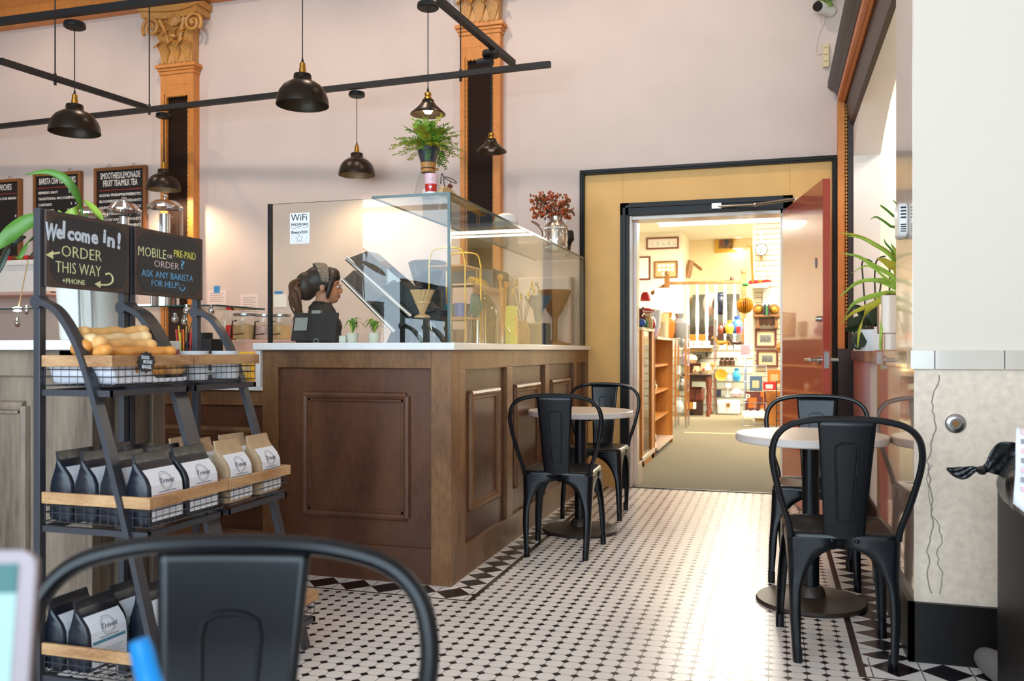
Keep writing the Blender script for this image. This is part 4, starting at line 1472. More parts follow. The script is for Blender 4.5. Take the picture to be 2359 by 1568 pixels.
def pendant(label, cu, cv, rim_v, kind, lit=0.0, rad=None, zc=ZTR, group='pendant lamps'):
    c = aZ(cu, cv, zc)
    d = c.x * -ST + c.y * CT
    zr = EYE + (V0 - rim_v) * d / F
    t = thing('pendant_lamp', label, 'pendant lamp', (c.x, c.y, zc), 0, group)
    x, y = c.x, c.y
    b = B(); b.lathe([(0, 0), (0.062, 0), (0.066, -0.01), (0.066, -0.03), (0.058, -0.036), (0, -0.038)], (x, y, zc - 0.02), 24); ob(b, 'canopy', 'matte_black', t)
    if kind == 'dome':
        r = rad or 0.148
        prof = [(r, 0), (r * 1.0, 0.012), (r * 0.965, 0.045), (r * 0.88, 0.08), (r * 0.72, 0.112), (r * 0.52, 0.132), (r * 0.38, 0.14), (r * 0.34, 0.148), (r * 0.345, 0.166), (r * 0.32, 0.18), (r * 0.2, 0.186), (0.02, 0.188)]
        top = 0.188
        cap = [(0.02, top - 0.003), (0.02, top + 0.025), (0.017, top + 0.027), (0.017, top + 0.055), (0.010, top + 0.06)]
    else:
        r = rad or 0.107
        prof = [(r, 0), (r * 0.985, 0.006), (r * 0.7, 0.034), (r * 0.45, 0.06), (r * 0.34, 0.078), (r * 0.33, 0.088), (r * 0.22, 0.094)]
        top = 0.094
        cap = [(0.024, top - 0.004), (0.026, top + 0.008), (0.016, top + 0.016), (0.021, top + 0.024), (0.021, top + 0.036), (0.008, top + 0.044)]
    b = B(); b.lathe(prof, (x, y, zr), 40); b.lathe([(p - 0.003, z - 0.001) for p, z in prof], (x, y, zr), 40, m=1)
    ob(b, 'shade', ['bronze', 'bronze_inside'], t, ang=50)
    b = B(); b.lathe(cap, (x, y, zr), 16); ob(b, 'brass_socket', 'brass', t)
    b = B(); b.tube([(x, y, zr + cap[-1][1]), (x, y, zr + cap[-1][1] + 0.03)], [0.009, 0.003], 8); b.tube([(x, y, zr + cap[-1][1]), (x, y, zc - 0.05)], 0.0032, 6); ob(b, 'cord', 'matte_black', t)
    b = B(); zb_ = zr + (0.034 if kind == 'cone' else 0.075)
    b.lathe([(0.0, -0.032), (0.02, -0.026), (0.03, -0.008), (0.03, 0.006), (0.02, 0.026), (0.013, 0.04), (0.013, 0.055)], (x, y, zb_), 16)
    ob(b, 'bulb', 'bulb_on' if lit else 'plastic_white', t)
    if lit:
        lamp('pendant_bulb_lamp', 'SPOT', (x, y, zb_ - 0.045), lit, (1, 0.74, 0.46), 0.03, parent=None, spot=R(150))
    return t
pendant('dome pendant lamp hanging lowest at the far left, in front of the track', 172, 45, 306, 'dome', 0, 0.155)
pendant('dome pendant lamp in front of the left column, above the jars', 377, 257, 437, 'dome', 52)
pendant('largest dome pendant lamp, upper centre left over the glass screen', 697, -40, 243, 'dome', 0, 0.15)
pendant('dome pendant lamp hung low over the middle of the glass screen', 822, 207, 404, 'dome', 30)
pendant('lit cone pendant lamp hanging just above the potted fern', 986, 0, 264, 'cone', 26)
pendant('small cone pendant lamp in front of the right column', 1132, 112, 350, 'cone', 0, 0.108)
c = aZ(1118, 118, ZTR)
t = thing('track_spotlight', 'small black spotlight clamped under the upper right track', 'spotlight', c)
b = B(); b.tube([c + Vector((0, 0, -0.02)), c + Vector((0.01, -0.02, -0.07))], 0.012, 8); b.tube([c + Vector((-0.05, -0.02, -0.085)), c + Vector((0.06, -0.03, -0.085))], [0.028, 0.034], 14)
ob(b, 'lamp_head', 'matte_black', t)

# ================================================================== BACK WALL: menus, papers, shelf, back counter
dm('menu_frame', (132, 82, 40), 0.45)
def menu(label, tl, tr, hgt, head, rows_l, rows_r, hs, sz=0.026):
    a, c = aY(*tl, WY - 0.03), aY(*tr, WY - 0.03)
    z1 = (a.z + c.z) / 2
    z0 = z1 - hgt
    x0, x1 = a.x, c.x
    t = thing('menu_board', label, 'menu board', ((x0 + x1) / 2, WY - 0.02, z0))
    b = B()
    for q in ((x0, x0 + 0.03, z0, z1), (x1 - 0.03, x1, z0, z1), (x0 + 0.03, x1 - 0.03, z0, z0 + 0.03), (x0 + 0.03, x1 - 0.03, z1 - 0.03, z1)):
        b.box(q[0], q[1], WY - 0.045, WY, q[2], q[3])
    ob(b, 'frame', 'menu_frame', t, bevel=0.004, ang=0)
    bx('board', 'menu_black', x0 + 0.02, x1 - 0.02, WY - 0.03, WY - 0.005, z0 + 0.02, z1 - 0.02, parent=t)
    b = B()
    w = x1 - x0 - 0.06
    y = WY - 0.031
    z = z1 - 0.03
    for s in head:
        z -= hs * 1.15
        b.text(s[0], hs * 1.35, plane_m(((x0 + x1) / 2 + s[2], y, z + 0.02), (1, 0, 0), (0, 0, 1)), 0, width=w * s[1], bold=0.001)
    z -= hs * 0.72
    b.box(x0 + 0.05, x1 - 0.05, y - 0.001, y, z, z + 0.005, 1)
    for k, (l, r_) in enumerate(zip(rows_l, rows_r)):
        zz = z - 0.045 - 0.062 * k * hgt / 0.85
        if l:
            b.text(l, sz * 1.5, plane_m((x0 + 0.055, y, zz), (1, 0, 0), (0, 0, 1)), 0, align='LEFT', bold=0.0008)
        if r_:
            b.text(r_, sz * 1.5, plane_m((x1 - 0.055, y, zz), (1, 0, 0), (0, 0, 1)), 0, align='RIGHT', bold=0.0008)
    ob(b, 'menu_lettering', ['menu_white', 'menu_red'], t, ang=0)
    b = B()
    for x in (x0 + w * 0.28, x1 - w * 0.3):
        b.tube([(x - 0.02, WY - 0.02, z1), (x, WY - 0.01, z1 + 0.035), (x + 0.03, WY - 0.01, z1 + 0.02)], 0.002, 4)
    ob(b, 'wire_hook', 'steel', t, ang=0)
menu('framed menu board headed Smoothies/Lemonade Fruit Tea/Milk Tea', (218, 389), (337, 379), 0.80, [('SMOOTHIES/LEMONADE', 0.86, 0), ('FRUIT TEA/MILK TEA', 0.74, 0)],
     ['ALOHA PINEAPPLE', 'BLOOMING BERRY', 'HARVEST GREENS', 'LEMON BLISS', 'MELLOW MANGO', 'PERFECT PEACH', '', ''], ['+ PREBIOTIC', '+ ANTIOXIDANTS', '+ DETOX', '+ ANTIOXIDANTS', '+ IMMUNITY', '+ ENERGY', '+ DETOX', ''], 0.062, 0.024)
menu('framed menu board headed Barista Crafted Drinks, behind the plant leaf', (78, 402), (187, 392), 0.80, [('BARISTA CRAFTED DRINKS', 0.86, 0)],
     ['ESPRESSO SHOT', 'TRADITIONAL MACCHIATO', 'CORTADO', 'AMERICANO', 'LATTE', 'CAPPUCCINO', 'MOCHA', ''], ['2    2.5', '3    3.5', '3    4', '3  3.5  4', '4  4.5  5', '4  4.5  5', '5  5.5  6', ''], 0.062, 0.022)
menu('framed menu board cut by the left edge, heading ending in ches', (-62, 420), (48, 409), 0.80, [('SANDWICHES', 0.5, 0.05)], ['', '', '', '', ''], ['ON OUR BREAD', '', '', '8', '9'], 0.062, 0.022)

def note(name, label, u0, v0, u1, v1, mt='paper', tape=None, lines=5, cat='paper note', y=WY):
    a, c = aY(u0, v1, y), aY(u1, v0, y)
    t = thing(name, label, cat, ((a.x + c.x) / 2, y, a.z))
    bx('sheet', mt, a.x, c.x, y - 0.003, y, a.z, c.z, parent=t)
    if lines:
        b = B(); w = c.x - a.x; h = c.z - a.z
        for k in range(lines):
            b.box(a.x + w * 0.14, c.x - w * (0.14 + 0.1 * (k % 2)), y - 0.0036, y - 0.003, c.z - h * (0.2 + 0.65 * k / lines) - 0.004, c.z - h * (0.2 + 0.65 * k / lines))
        ob(b, 'printed_lines', 'paper_grey', t, ang=0)
    if tape:
        b = B(); b.box(*[(a.x + c.x) / 2 - 0.03, (a.x + c.x) / 2 + 0.03], y - 0.005, y - 0.003, c.z - 0.02, c.z + 0.04)
        ob(b, 'tape', 'tape_blue', t, ang=0)
dm('paper_pink', (232, 212, 204), 0.8)
note('paper_note', 'white paper note held on the wall by a square of blue tape', 478, 668, 522, 703, 'paper_pink', True)
note('paper_note', 'paper notice in a shiny plastic sleeve between note and glass screen', 554, 677, 596, 716, 'paper_pink', False)
note('paper_note', 'pale paper taped with blue tape, seen through the glass beside the barista', 631, 677, 660, 708, 'paper', False, 0)
a = aY(642, 673, WY)
bx('blue_tape', 'tape_blue', a.x - 0.04, a.x + 0.04, WY - 0.006, WY - 0.003, a.z - 0.012, a.z + 0.01, label='strip of blue tape over the paper beside the barista', cat='tape')

# back counter along the wall
t = thing('back_counter', 'pale wooden back counter along the wall behind the till', 'counter', (-4.6, 6.5, 0))
bx('cabinet_body', 'pinkish', -8.6, -2.0, 6.2, WY - 0.22, 0, 0.98, parent=t)
bx('worktop', 'pinkish', -8.6, -2.0, 6.18, WY - 0.21, 0.98, 1.02, parent=t, bevel=0.004)
ZB = 1.02
# white riser box with the glass jars
a, c = aY(470, 783, 6.35), aY(602, 800, 6.35)
t = thing('riser_shelf', 'long pinkish riser box carrying the glass jars', 'shelf', ((a.x + c.x) / 2, 6.5, ZB))
bx('riser_body', 'pinkish', a.x - 0.05, c.x + 0.5, 6.35, 6.62, ZB, 1.165, parent=t, bevel=0.004)
def jar(label, u, v0, v1, wpx, y=6.48, contents=None, lid='steel', group='glass canisters', base=1.165):
    p = aY(u, v1, y)
    d = -ST * p.x + CT * p.y
    r = wpx / 2 * d / F
    h = EYE + (V0 - v0) * d / F - base
    t = thing('glass_jar', label, 'jar', (p.x, y, base), 0, group)
    b = B(); b.lathe([(0, 0), (r * 0.95, 0), (r, 0.01), (r, h * 0.86), (r * 0.86, h * 0.92), (r * 0.86, h * 0.94)], (p.x, y, base), 24); ob(b, 'glass_body', 'clear', t)
    b = B(); b.lathe([(r * 0.9, h * 0.92), (r * 0.9, h), (0, h)], (p.x, y, base), 24); ob(b, 'lid', lid, t)
    if contents:
        b = B(); b.lathe([(0, 0.01), (r * 0.9, 0.01), (r * 0.9, h * 0.55), (0, h * 0.6)], (p.x, y, base), 20); ob(b, 'contents', contents, t)
    b = B(); b.tube([(p.x - r * 0.8, y - r * 0.75, base + h * 0.02), (p.x - r * 0.45, y - r * 0.98, base + h * 0.7), (p.x - r * 0.1, y - r * 1.02, base + h * 0.72)], 0.006, 6); b.tube([(p.x - r * 0.5, y - r * 1.02, base + h * 0.2), (p.x + r * 0.5, y - r * 1.02, base + h * 0.24)], 0.004, 6)
    ob(b, 'wire_stand', 'bronze', t)
jar('left glass canister in a wire stand on the riser box', 566, 722, 783, 62, contents='tan')
jar('middle glass canister cut by the black glass frame on the riser box', 612, 724, 783, 50, contents='pinkish')
jar('right glass canister behind the glass screen on the riser box', 648, 724, 783, 48, contents='tan')
def lathe_thing(name, label, cat, u, v_base, v_top, prof, mt, y=None, x=None, group=None, n=20, part='body', base=None):
    """prof in fractions of the height (z) and of half the height (r)"""
    p = aY(u, v_base, y) if y is not None else aX(u, v_base, x)
    d = -ST * p.x + CT * p.y
    z0 = p.z if base is None else base
    h = EYE + (V0 - v_top) * d / F - z0
    b = B(); b.lathe([(r * h, z * h) for r, z in prof], (p.x, p.y, z0), n)
    return ob(b, name, mt, label=label, cat=cat, group=group)
CUP = [(0, 0), (0.3, 0), (0.36, 1.0), (0.33, 1.0), (0.28, 0.05), (0, 0.05)]
VASE = [(0, 0), (0.22, 0), (0.34, 0.3), (0.3, 0.6), (0.14, 0.8), (0.2, 1.0), (0.16, 1.0), (0.1, 0.8), (0, 0.7)]
BOT = [(0, 0), (0.16, 0), (0.17, 0.05), (0.17, 0.6), (0.06, 0.75), (0.06, 1.0), (0, 1.0)]
lathe_thing('soda_can', 'red and white can beside the glass canisters', 'can', 532, 783, 748, [(0, 0), (0.3, 0), (0.33, 0.06), (0.33, 0.92), (0.28, 1), (0, 1)], 'red', 6.45, base=1.165)
lathe_thing('bottle', 'slim clear bottle beside the red can', 'bottle', 521, 783, 704, BOT, 'clear', 6.5, base=1.165)
# yellow bag and black box on the till counter behind the rack
p = aY(588, 880, 4.3)
t = thing('chip_bag', 'yellow snack bag standing on the low white counter', 'snack bag', (p.x - 0.02, 4.25, 0.905))
b = B(); b.box(p.x - 0.1, p.x + 0.03, 4.22, 4.28, 0.905, 1.07); ob(b, 'pouch', 'yellow', t, bevel=0.012)
bx('label_band', 'tan', p.x - 0.09, p.x + 0.02, 4.217, 4.2195, 0.96, 0.99, parent=t)
bx('black_box', 'matte_black', p.x - 0.13, p.x + 0.04, 4.06, 4.14, 0.905, 0.945, label='flat black box in front of the yellow snack bag', cat='box')
bx('wooden_tray', 'cork_wood', p.x - 0.35, p.x + 0.02, 4.02, 4.16, 0.9051, 0.912, label='light wooden tray on the low white counter', cat='tray') if False else None
# black grinder cans and straws on the low counter
t = lathe_thing('black_canister', 'round black canister behind the rack post beside the straws', 'canister', 462, 822, 766, [(0, 0), (0.36, 0), (0.38, 0.05), (0.38, 0.75), (0.25, 0.86), (0.25, 1), (0, 1)], 'matte_black', 4.4, base=0.905)
p = aY(486, 800, 4.4)
bx('black_caddy', 'matte_black', p.x - 0.035, p.x + 0.07, 4.3, 4.42, 0.905, 1.145, label='square black caddy beside the round black canister', cat='caddy', bevel=0.004)
p = aY(426, 806, 4.3)
t = thing('straw_cup', 'clear cup packed with red, yellow and green straws', 'cup', (p.x, 4.3, 0.905))
b = B(); b.lathe([(0, 0), (0.04, 0), (0.058, 0.19), (0.056, 0.19), (0.038, 0.005), (0, 0.005)], (p.x, 4.3, 0.905), 20); ob(b, 'cup', 'clear', t)
for k in range(16):
    a = k * 2.4
    b = B(); b.tube([(p.x + 0.025 * math.cos(a), 4.3 + 0.025 * math.sin(a), 0.912), (p.x + 0.05 * math.cos(a) + (k - 8) * 0.0015, 4.3 + 0.05 * math.sin(a), 1.18 + 0.02 * (k % 3))], 0.0045, 8)
    ob(b, 'straw', ('red', 'red', 'yellow', 'lime', 'orange', 'navy')[k % 6], t)
# glass pastry case with domed knobs
y0, y1 = 4.75, 5.3
t = thing('pastry_case', 'long glass sneeze guard case with chrome knobs behind the rack', 'display case', (-4.6, 5.0, 0.905))
xl, xr = -5.9, aY(498, 700, y0).x
zt_ = aY(420, 703, y0).z
bx('case_base', 'rose_wood', xl, xr - 0.03, y0 - 0.1, y1, 0.0, 0.93, parent=t)
b = B(); b.box(xl, xr, y0, y1, zt_ - 0.008, zt_); b.prism([(y0 - 0.2, 0.93), (y0 - 0.192, 0.93), (y0 + 0.014, zt_ - 0.01), (y0 + 0.006, zt_ - 0.01)], xl, xr - 0.15, 'x'); b.box(xr - 0.155, xr - 0.15, y0 + 0.05, y1, 0.93, zt_ - 0.01)
ob(b, 'glass_panel', 'pane', t, ang=0)
b = B(); b.box(xl, xr, y0 - 0.004, y0, zt_ - 0.009, zt_ + 0.001); b.box(xr, xr + 0.003, y0, y1, zt_ - 0.009, zt_ + 0.001); b.tube([(xr - 0.15, y0 - 0.196, 0.93), (xr - 0.15, y0 + 0.01, zt_ - 0.01)], 0.004, 6)
ob(b, 'glass_edge', 'edge_glass', t, ang=0)
for u, v in ((430, 715), (487, 716), (403, 735), (425, 740), (62, 716), (40, 745)):
    q = aY(u, v, y0 + 0.0)
    b = B(); b.ball(q, (0.022, 0.022, 0.026), 12); b.tube([q, q + Vector((0, 0, 0.04))], 0.012, 10)
    ob(b, 'knob', 'chrome', t)
b = B()
a, c = aY(303, 690, 5.2), aY(378, 690, 5.2)
b.box(a.x, c.x, 5.1, 5.16, zt_ + 0.0, zt_ + 0.035, 0); b.box(a.x + 0.01, c.x - 0.01, 5.096, 5.1, zt_ + 0.004, zt_ + 0.032, 1)
ob(b, 'light_bar', ['plastic_white', 'led_on'], label='short bright light bar lying on the glass case', cat='light', ang=0)
p = aY(40, 712, 4.9)
t = thing('case_lamp', 'small glowing oval lamp at the left end of the glass case', 'lamp', (p.x, 4.9, p.z))
b = B(); b.ball(p, (0.04, 0.03, 0.018), 14); ob(b, 'bulb', 'bulb_on', t)
b = B(); b.tube([p + Vector((0.01, 0, 0.015)), aY(65, 600, 4.9)], 0.004, 6); ob(b, 'cord', 'tan', t)
# three drink dispensers on the case
def dispenser(label, u, wpx, vtop, vlid):
    y = 5.02
    p = aY(u, vtop, y)
    d = -ST * p.x + CT * p.y
    r = wpx / 2 * d / F
    zl = EYE + (V0 - vlid) * d / F
    t = thing('drink_dispenser', label, 'drink dispenser', (p.x, y, zt_), 0, 'drink dispensers')
    b = B(); b.lathe([(r * 0.8, 0), (r * 0.8, 0.12), (r * 0.95, 0.125)], (p.x, y, zt_), 24); ob(b, 'stand', 'chrome', t)
    b = B(); b.lathe([(0, 0.126), (r, 0.126), (r, p.z - zt_ - 0.02), (r * 0.97, p.z - zt_)], (p.x, y, zt_), 32); ob(b, 'glass_body', 'clear', t)
    b = B(); b.lathe([(0, 0.13), (r * 0.3, 0.13), (r * 0.3, p.z - zt_ - 0.05), (0, p.z - zt_ - 0.05)], (p.x, y, zt_), 16); b.lathe([(r * 1.01, p.z - zt_ - 0.012), (r * 1.02, p.z - zt_), (r * 0.7, zl - zt_ + 0.0), (r * 0.2, zl - zt_ + 0.012), (0, zl - zt_ + 0.014)], (p.x, y, zt_), 32)
    ob(b, 'lid', 'chrome', t)
    b = B(); b.tube([(p.x, y, zl + 0.01), (p.x, y, zl + 0.03)], 0.007, 8); b.ball((p.x, y, zl + 0.038), (0.02, 0.02, 0.012), 12); ob(b, 'lid_knob', 'chrome', t)
    b = B(); b.tube([(p.x, y - r, zt_ + 0.16), (p.x, y - r - 0.05, zt_ + 0.16), (p.x, y - r - 0.05, zt_ + 0.13)], 0.010, 8); ob(b, 'tap', 'chrome', t)
dispenser('tall chrome lidded glass drink dispenser directly below the left column pendant', 380, 78, 476, 464)
dispenser('middle glass drink dispenser under the Smoothies menu board', 286, 74, 483, 470)
dispenser('leftmost glass drink dispenser, half hidden by the plant leaves', 207, 74, 492, 480)
# the white cupboards and tiled shelf at far left
a, c = aY(-40, 700, WY - 0.35), aY(76, 596, WY - 0.35)
t = thing('wall_cupboard', 'white wall cupboards at the left edge under the cut menu board', 'cupboard', ((a.x + c.x) / 2, WY - 0.2, a.z))
bx('cupboard_body', 'white_paint', a.x - 0.6, c.x + 0.15, WY - 0.3, WY, a.z + 0.1, c.z, parent=t)
for k in range(3):
    x = c.x + 0.15 - 0.52 * (k + 1)
    dd = bx('cupboard_door', 'white_paint', x + 0.01, x + 0.51, WY - 0.325, WY - 0.3, a.z + 0.36, c.z - 0.02, parent=t, bevel=0.004)
    b = B(); b.tube([(x + 0.47, WY - 0.345, a.z + 0.4), (x + 0.47, WY - 0.345, a.z + 0.48)], 0.007, 8); ob(b, 'door_handle', 'steel', dd)
bx('shelf_board', 'pinkish', a.x - 0.6, c.x + 0.15, WY - 0.34, WY, a.z + 0.08, a.z + 0.11, parent=t)
b = B()
for k in range(22):
    x = a.x - 0.3 + 0.075 * k
    b.ball((x, WY - 0.2, c.z + 0.03), (0.035, 0.035, 0.03), 8, k % 3)
ob(b, 'berry_garland', ['red', 'rose_wood', 'gilt'], label='dark red garland along the top of the white cupboards', cat='garland')

# ================================================================== WHITE BUCKET PLANTER ON THE LEFT COUNTER
yb = 2.62
p = aY(208, 790, yb)
zs = ZC + 0.034
t = thing('planter_bucket', 'big cream bucket planter on the left counter behind the chalkboards', 'planter', (p.x, yb, zs))
b = B(); b.lathe([(0, 0), (0.096, 0), (0.1, 0.01), (0.118, 0.25), (0.122, 0.26), (0.118, 0.262), (0.11, 0.25), (0.108, 0.22), (0, 0.22)], (p.x, yb, zs), 40); ob(b, 'bucket', 'pot_white', t)
for dx in (0.055, 0.085):
    b = B(); b.tube([(p.x + dx, yb - 0.112 + (dx - 0.05) * 0.9, zs + 0.01), (p.x + dx, yb - 0.122 + (dx - 0.05) * 0.9, zs + 0.24)], 0.004, 6); ob(b, 'seam', 'plastic_grey', t)
pl = thing('leafy_plant', 'broad leaved green plant growing from the cream bucket', 'plant', (p.x, yb, zs + 0.22))
def leaf_at(pts_px, wid, mt, y=yb, m_=None, par=pl, fold=0.25, side=None):
    pts = spline([aY(u, v, y + dy) for u, v, dy in pts_px], 6)
    n = len(pts)
    b = B(); b.blade(pts, [0.62 * wid * math.sin(PI * min(1, max(0.03, (k / (n - 1)) ** 0.8))) + 0.0015 for k in range(n)], side=side, fold=fold)
    return ob(b, 'leaf', mt, par, ang=80, solid=0.0008)
def stalk(par, p0, pxs, r=0.004, mt='leaf', y=yb):
    b = B(); b.tube(spline([p0] + [aY(u, v, y + dy) for u, v, dy in pxs], 6), r, 6); ob(b, 'stalk', mt, par)
rt = Vector((p.x, yb, zs + 0.22))
stalk(pl, rt, [(196, 560, 0), (188, 480, -0.02)])
leaf_at([(188, 482, -0.02), (176, 448, -0.05), (150, 412, -0.08), (110, 396, -0.1), (58, 402, -0.12)], 0.022, 'leaf', side=(0.3, 0.2, 1))
stalk(pl, rt, [(205, 560, 0), (200, 490, 0)])
leaf_at([(192, 462, 0), (212, 480, -0.03), (232, 500, -0.05), (240, 512, -0.06)], 0.026, 'leaf_light', side=(-0.4, 0, 1))
leaf_at([(186, 462, 0), (172, 486, -0.02), (150, 498, -0.03), (134, 484, -0.04)], 0.024, 'leaf_light', side=(0.3, 0, 1))
stalk(pl, rt, [(150, 580, -0.02), (100, 512, -0.05)])
leaf_at([(108, 500, -0.05), (70, 508, -0.08), (30, 535, -0.1), (0, 562, -0.12), (-30, 590, -0.13)], 0.045, 'leaf', side=(0.2, 0, 1))
leaf_at([(96, 530, -0.04), (60, 560, -0.06), (44, 590, -0.08), (42, 596, -0.08)], 0.035, 'leaf', side=(0.8, 0, 0.6))
leaf_at([(60, 545, -0.05), (20, 565, -0.06), (0, 610, -0.08), (-8, 640, -0.09)], 0.035, 'leaf_dark', side=(0.6, 0.1, 0.6))
leaf_at([(100, 560, -0.03), (76, 580, -0.06), (60, 600, -0.07)], 0.03, 'leaf_dark', side=(0.6, 0, 0.6))

# ================================================================== GLASS SCREEN ON THE COUNTER
yg = CYF + 0.035
xa, xb_ = aY(618, 600, yg).x, CXR - 0.02
zg = 1.805
t = thing('glass_screen', 'frameless glass screen with top shelf standing on the counter', 'glass screen', ((xa + xb_) / 2, yg, ZT))
bx('front_pane', 'pane', xa + 0.012, xb_ - 0.012, yg, yg + 0.008, ZT, zg - 0.009, parent=t)
bx('side_pane', 'pane_strong', xb_ - 0.008, xb_, yg + 0.01, WY - 0.07, ZT, zg - 0.009, parent=t)
xs_ = aY(857, 447, yg).x
bx('top_pane', 'pane', xs_, xb_, yg, WY - 0.07, zg - 0.008, zg, parent=t)
b = B()
b.box(xs_, xb_ + 0.003, yg - 0.004, yg, zg - 0.010, zg + 0.002); b.box(xb_, xb_ + 0.004, yg, WY - 0.07, zg - 0.010, zg + 0.002)
b.box(xb_ - 0.011, xb_ + 0.003, yg - 0.003, yg + 0.010, ZT, zg - 0.009)
b.box(xa + 0.012, xs_, yg, yg + 0.008, zg - 0.0095, zg - 0.0085)
b.box(xs_ - 0.003, xs_, yg, WY - 0.07, zg - 0.009, zg + 0.001)
ob(b, 'glass_edge', 'edge_glass', t, ang=0)
bx('black_channel', 'black_trim', xa, xa + 0.016, yg - 0.006, yg + 0.016, ZT, zg - 0.008, parent=t)
bx('black_channel', 'black_trim', xb_ - 0.02, xb_ + 0.004, WY - 0.09, WY - 0.066, ZT, zg, parent=t)
# WiFi note stuck on the glass
a, c = aY(668, 562, yg - 0.001), aY(713, 489, yg - 0.001)
t = thing('wifi_note', 'hand drawn white WiFi password note stuck on the glass', 'note', ((a.x + c.x) / 2, yg, a.z))
w, h = c.x - a.x, c.z - a.z
bx('sheet', 'paper', a.x, c.x, yg - 0.0016, yg - 0.0002, a.z, c.z, parent=t)
b = B(); cx_ = (a.x + c.x) / 2
T_ = lambda fx, fz: plane_m((a.x + w * fx, yg - 0.0018, a.z + h * fz), (1, 0, 0), (0, 0, 1))
b.text('WiFi', h * 0.30, T_(0.48, 0.84), 0, width=w * 0.82)
b.text('PASSWORD', h * 0.12, T_(0.5, 0.62), 0, width=w * 0.86, bold=0.0003)
b.text('is', h * 0.07, T_(0.46, 0.52), 0)
b.text('Bears201', h * 0.13, T_(0.5, 0.37), 0, width=w * 0.8, bold=0.0003)
st = []
for k in range(10):
    q = PI / 2 + k * PI / 5
    r_ = h * (0.14 if k % 2 == 0 else 0.06)
    st.append((a.x + w * 0.48 + r_ * math.cos(q), yg - 0.002, a.z + h * 0.17 + r_ * math.sin(q)))
b.tube(st, 0.0009, 4, closed=True)
b.tube(spline([(a.x + w * 0.08, yg - 0.002, a.z + h * 0.56), (a.x + w * 0.15, yg - 0.002, a.z + h * 0.49), (a.x + w * 0.4, yg - 0.002, a.z + h * 0.545), (a.x + w * 0.55, yg - 0.002, a.z + h * 0.555), (a.x + w * 0.82, yg - 0.002, a.z + h * 0.5), (a.x + w * 0.92, yg - 0.002, a.z + h * 0.56)], 4), 0.0008, 4)
for fx, fz in ((0.08, 0.19), (0.2, 0.27), (0.85, 0.19), (0.8, 0.27), (0.15, 0.06), (0.82, 0.06)):
    b.ball((a.x + w * fx, yg - 0.002, a.z + h * fz), (0.0015, 0.0005, 0.0015), 6)
ob(b, 'lettering', 'ink', t, ang=0)

# ================================================================== BEHIND THE GLASS
def tilt_box(b, c, sx, sy, sz, rx=0, rz=0, m=None):
    o = b.M
    b.M = o @ Matrix.Translation(c) @ Matrix.Rotation(rz, 4, 'Z') @ Matrix.Rotation(rx, 4, 'X')
    b.box(-sx / 2, sx / 2, -sy / 2, sy / 2, -sz / 2, sz / 2, m)
    b.M = o
# till terminal
p = aY(730, 790, 4.02)
t = thing('till_terminal', 'dark tablet till seen from behind through the glass', 'till', (p.x, 4.02, ZT))
b = B(); tilt_box(b, (p.x, 4.0, ZT + 0.085), 0.255, 0.014, 0.15, R(-14)); ob(b, 'tablet', 'matte_black', t, bevel=0.004)
b = B(); tilt_box(b, (p.x - 0.075, 3.989, ZT + 0.1), 0.075, 0.004, 0.07, R(-14)); tilt_box(b, (p.x + 0.0, 4.018, ZT + 0.163), 0.05, 0.022, 0.018, 0); ob(b, 'back_plate', 'plastic_grey', t, bevel=0.002)
b = B(); b.box(p.x - 0.10, p.x + 0.10, 3.98, 4.12, ZT, ZT + 0.012); b.tube([(p.x, 4.07, ZT + 0.01), (p.x, 4.02, ZT + 0.09)], 0.014, 8); ob(b, 'stand', 'black_trim', t)
b = B(); b.tube(spline([(p.x + 0.01, 3.965, ZT + 0.004), (p.x + 0.02, 3.962, ZT + 0.02), (p.x + 0.035, 3.962, ZT + 0.022), (p.x + 0.04, 3.965, ZT + 0.008), (p.x + 0.02, 3.966, ZT + 0.003)], 5), 0.0025, 6); ob(b, 'cable', 'plastic_grey', t)
bx('card_reader', 'plastic_white', p.x + 0.14, p.x + 0.18, 3.99, 4.06, ZT, ZT + 0.04, label='small white card reader beside the dark till', cat='card reader', bevel=0.006)
# small green plants behind the pane
def tuft(label, u, y, n, h, spread, mts=('leaf', 'leaf_light'), base=ZT, name='potted_plant', w=0.006, pot=None):
    p = aY(u, 790, y)
    t = thing(name, label, 'plant', (p.x, y, base))
    if pot:
        b = B(); b.lathe([(0, 0), (pot * 0.8, 0), (pot, 0.05), (pot * 0.95, 0.05), (0, 0.045)], (p.x, y, base), 18); ob(b, 'pot', 'pot_white', t)
    z0 = base + (0.045 if pot else 0)
    for mt in mts:
        b = B()
        for k in range(n):
            a = random.uniform(0, 2 * PI); s = random.uniform(0.3, 1) * spread; hh = h * random.uniform(0.5, 1)
            pts = spline([(p.x, y, z0), (p.x + s * 0.4 * math.cos(a), y + s * 0.4 * math.sin(a), z0 + hh), (p.x + s * math.cos(a), y + s * 0.7 * math.sin(a), z0 + hh * random.uniform(0.3, 0.95))], 4)
            b.blade(pts, [w * math.sin(PI * max(0.06, min(0.96, j / (len(pts) - 1)))) for j in range(len(pts))])
        ob(b, 'leaves', mt, t, ang=0)
tuft('little grassy plant behind the glass, just right of the till', 812, 3.88, 9, 0.08, 0.08, pot=0.03)
tuft('spiky little plant behind the glass, left of the glass carafe', 862, 3.9, 12, 0.075, 0.07, pot=0.03)
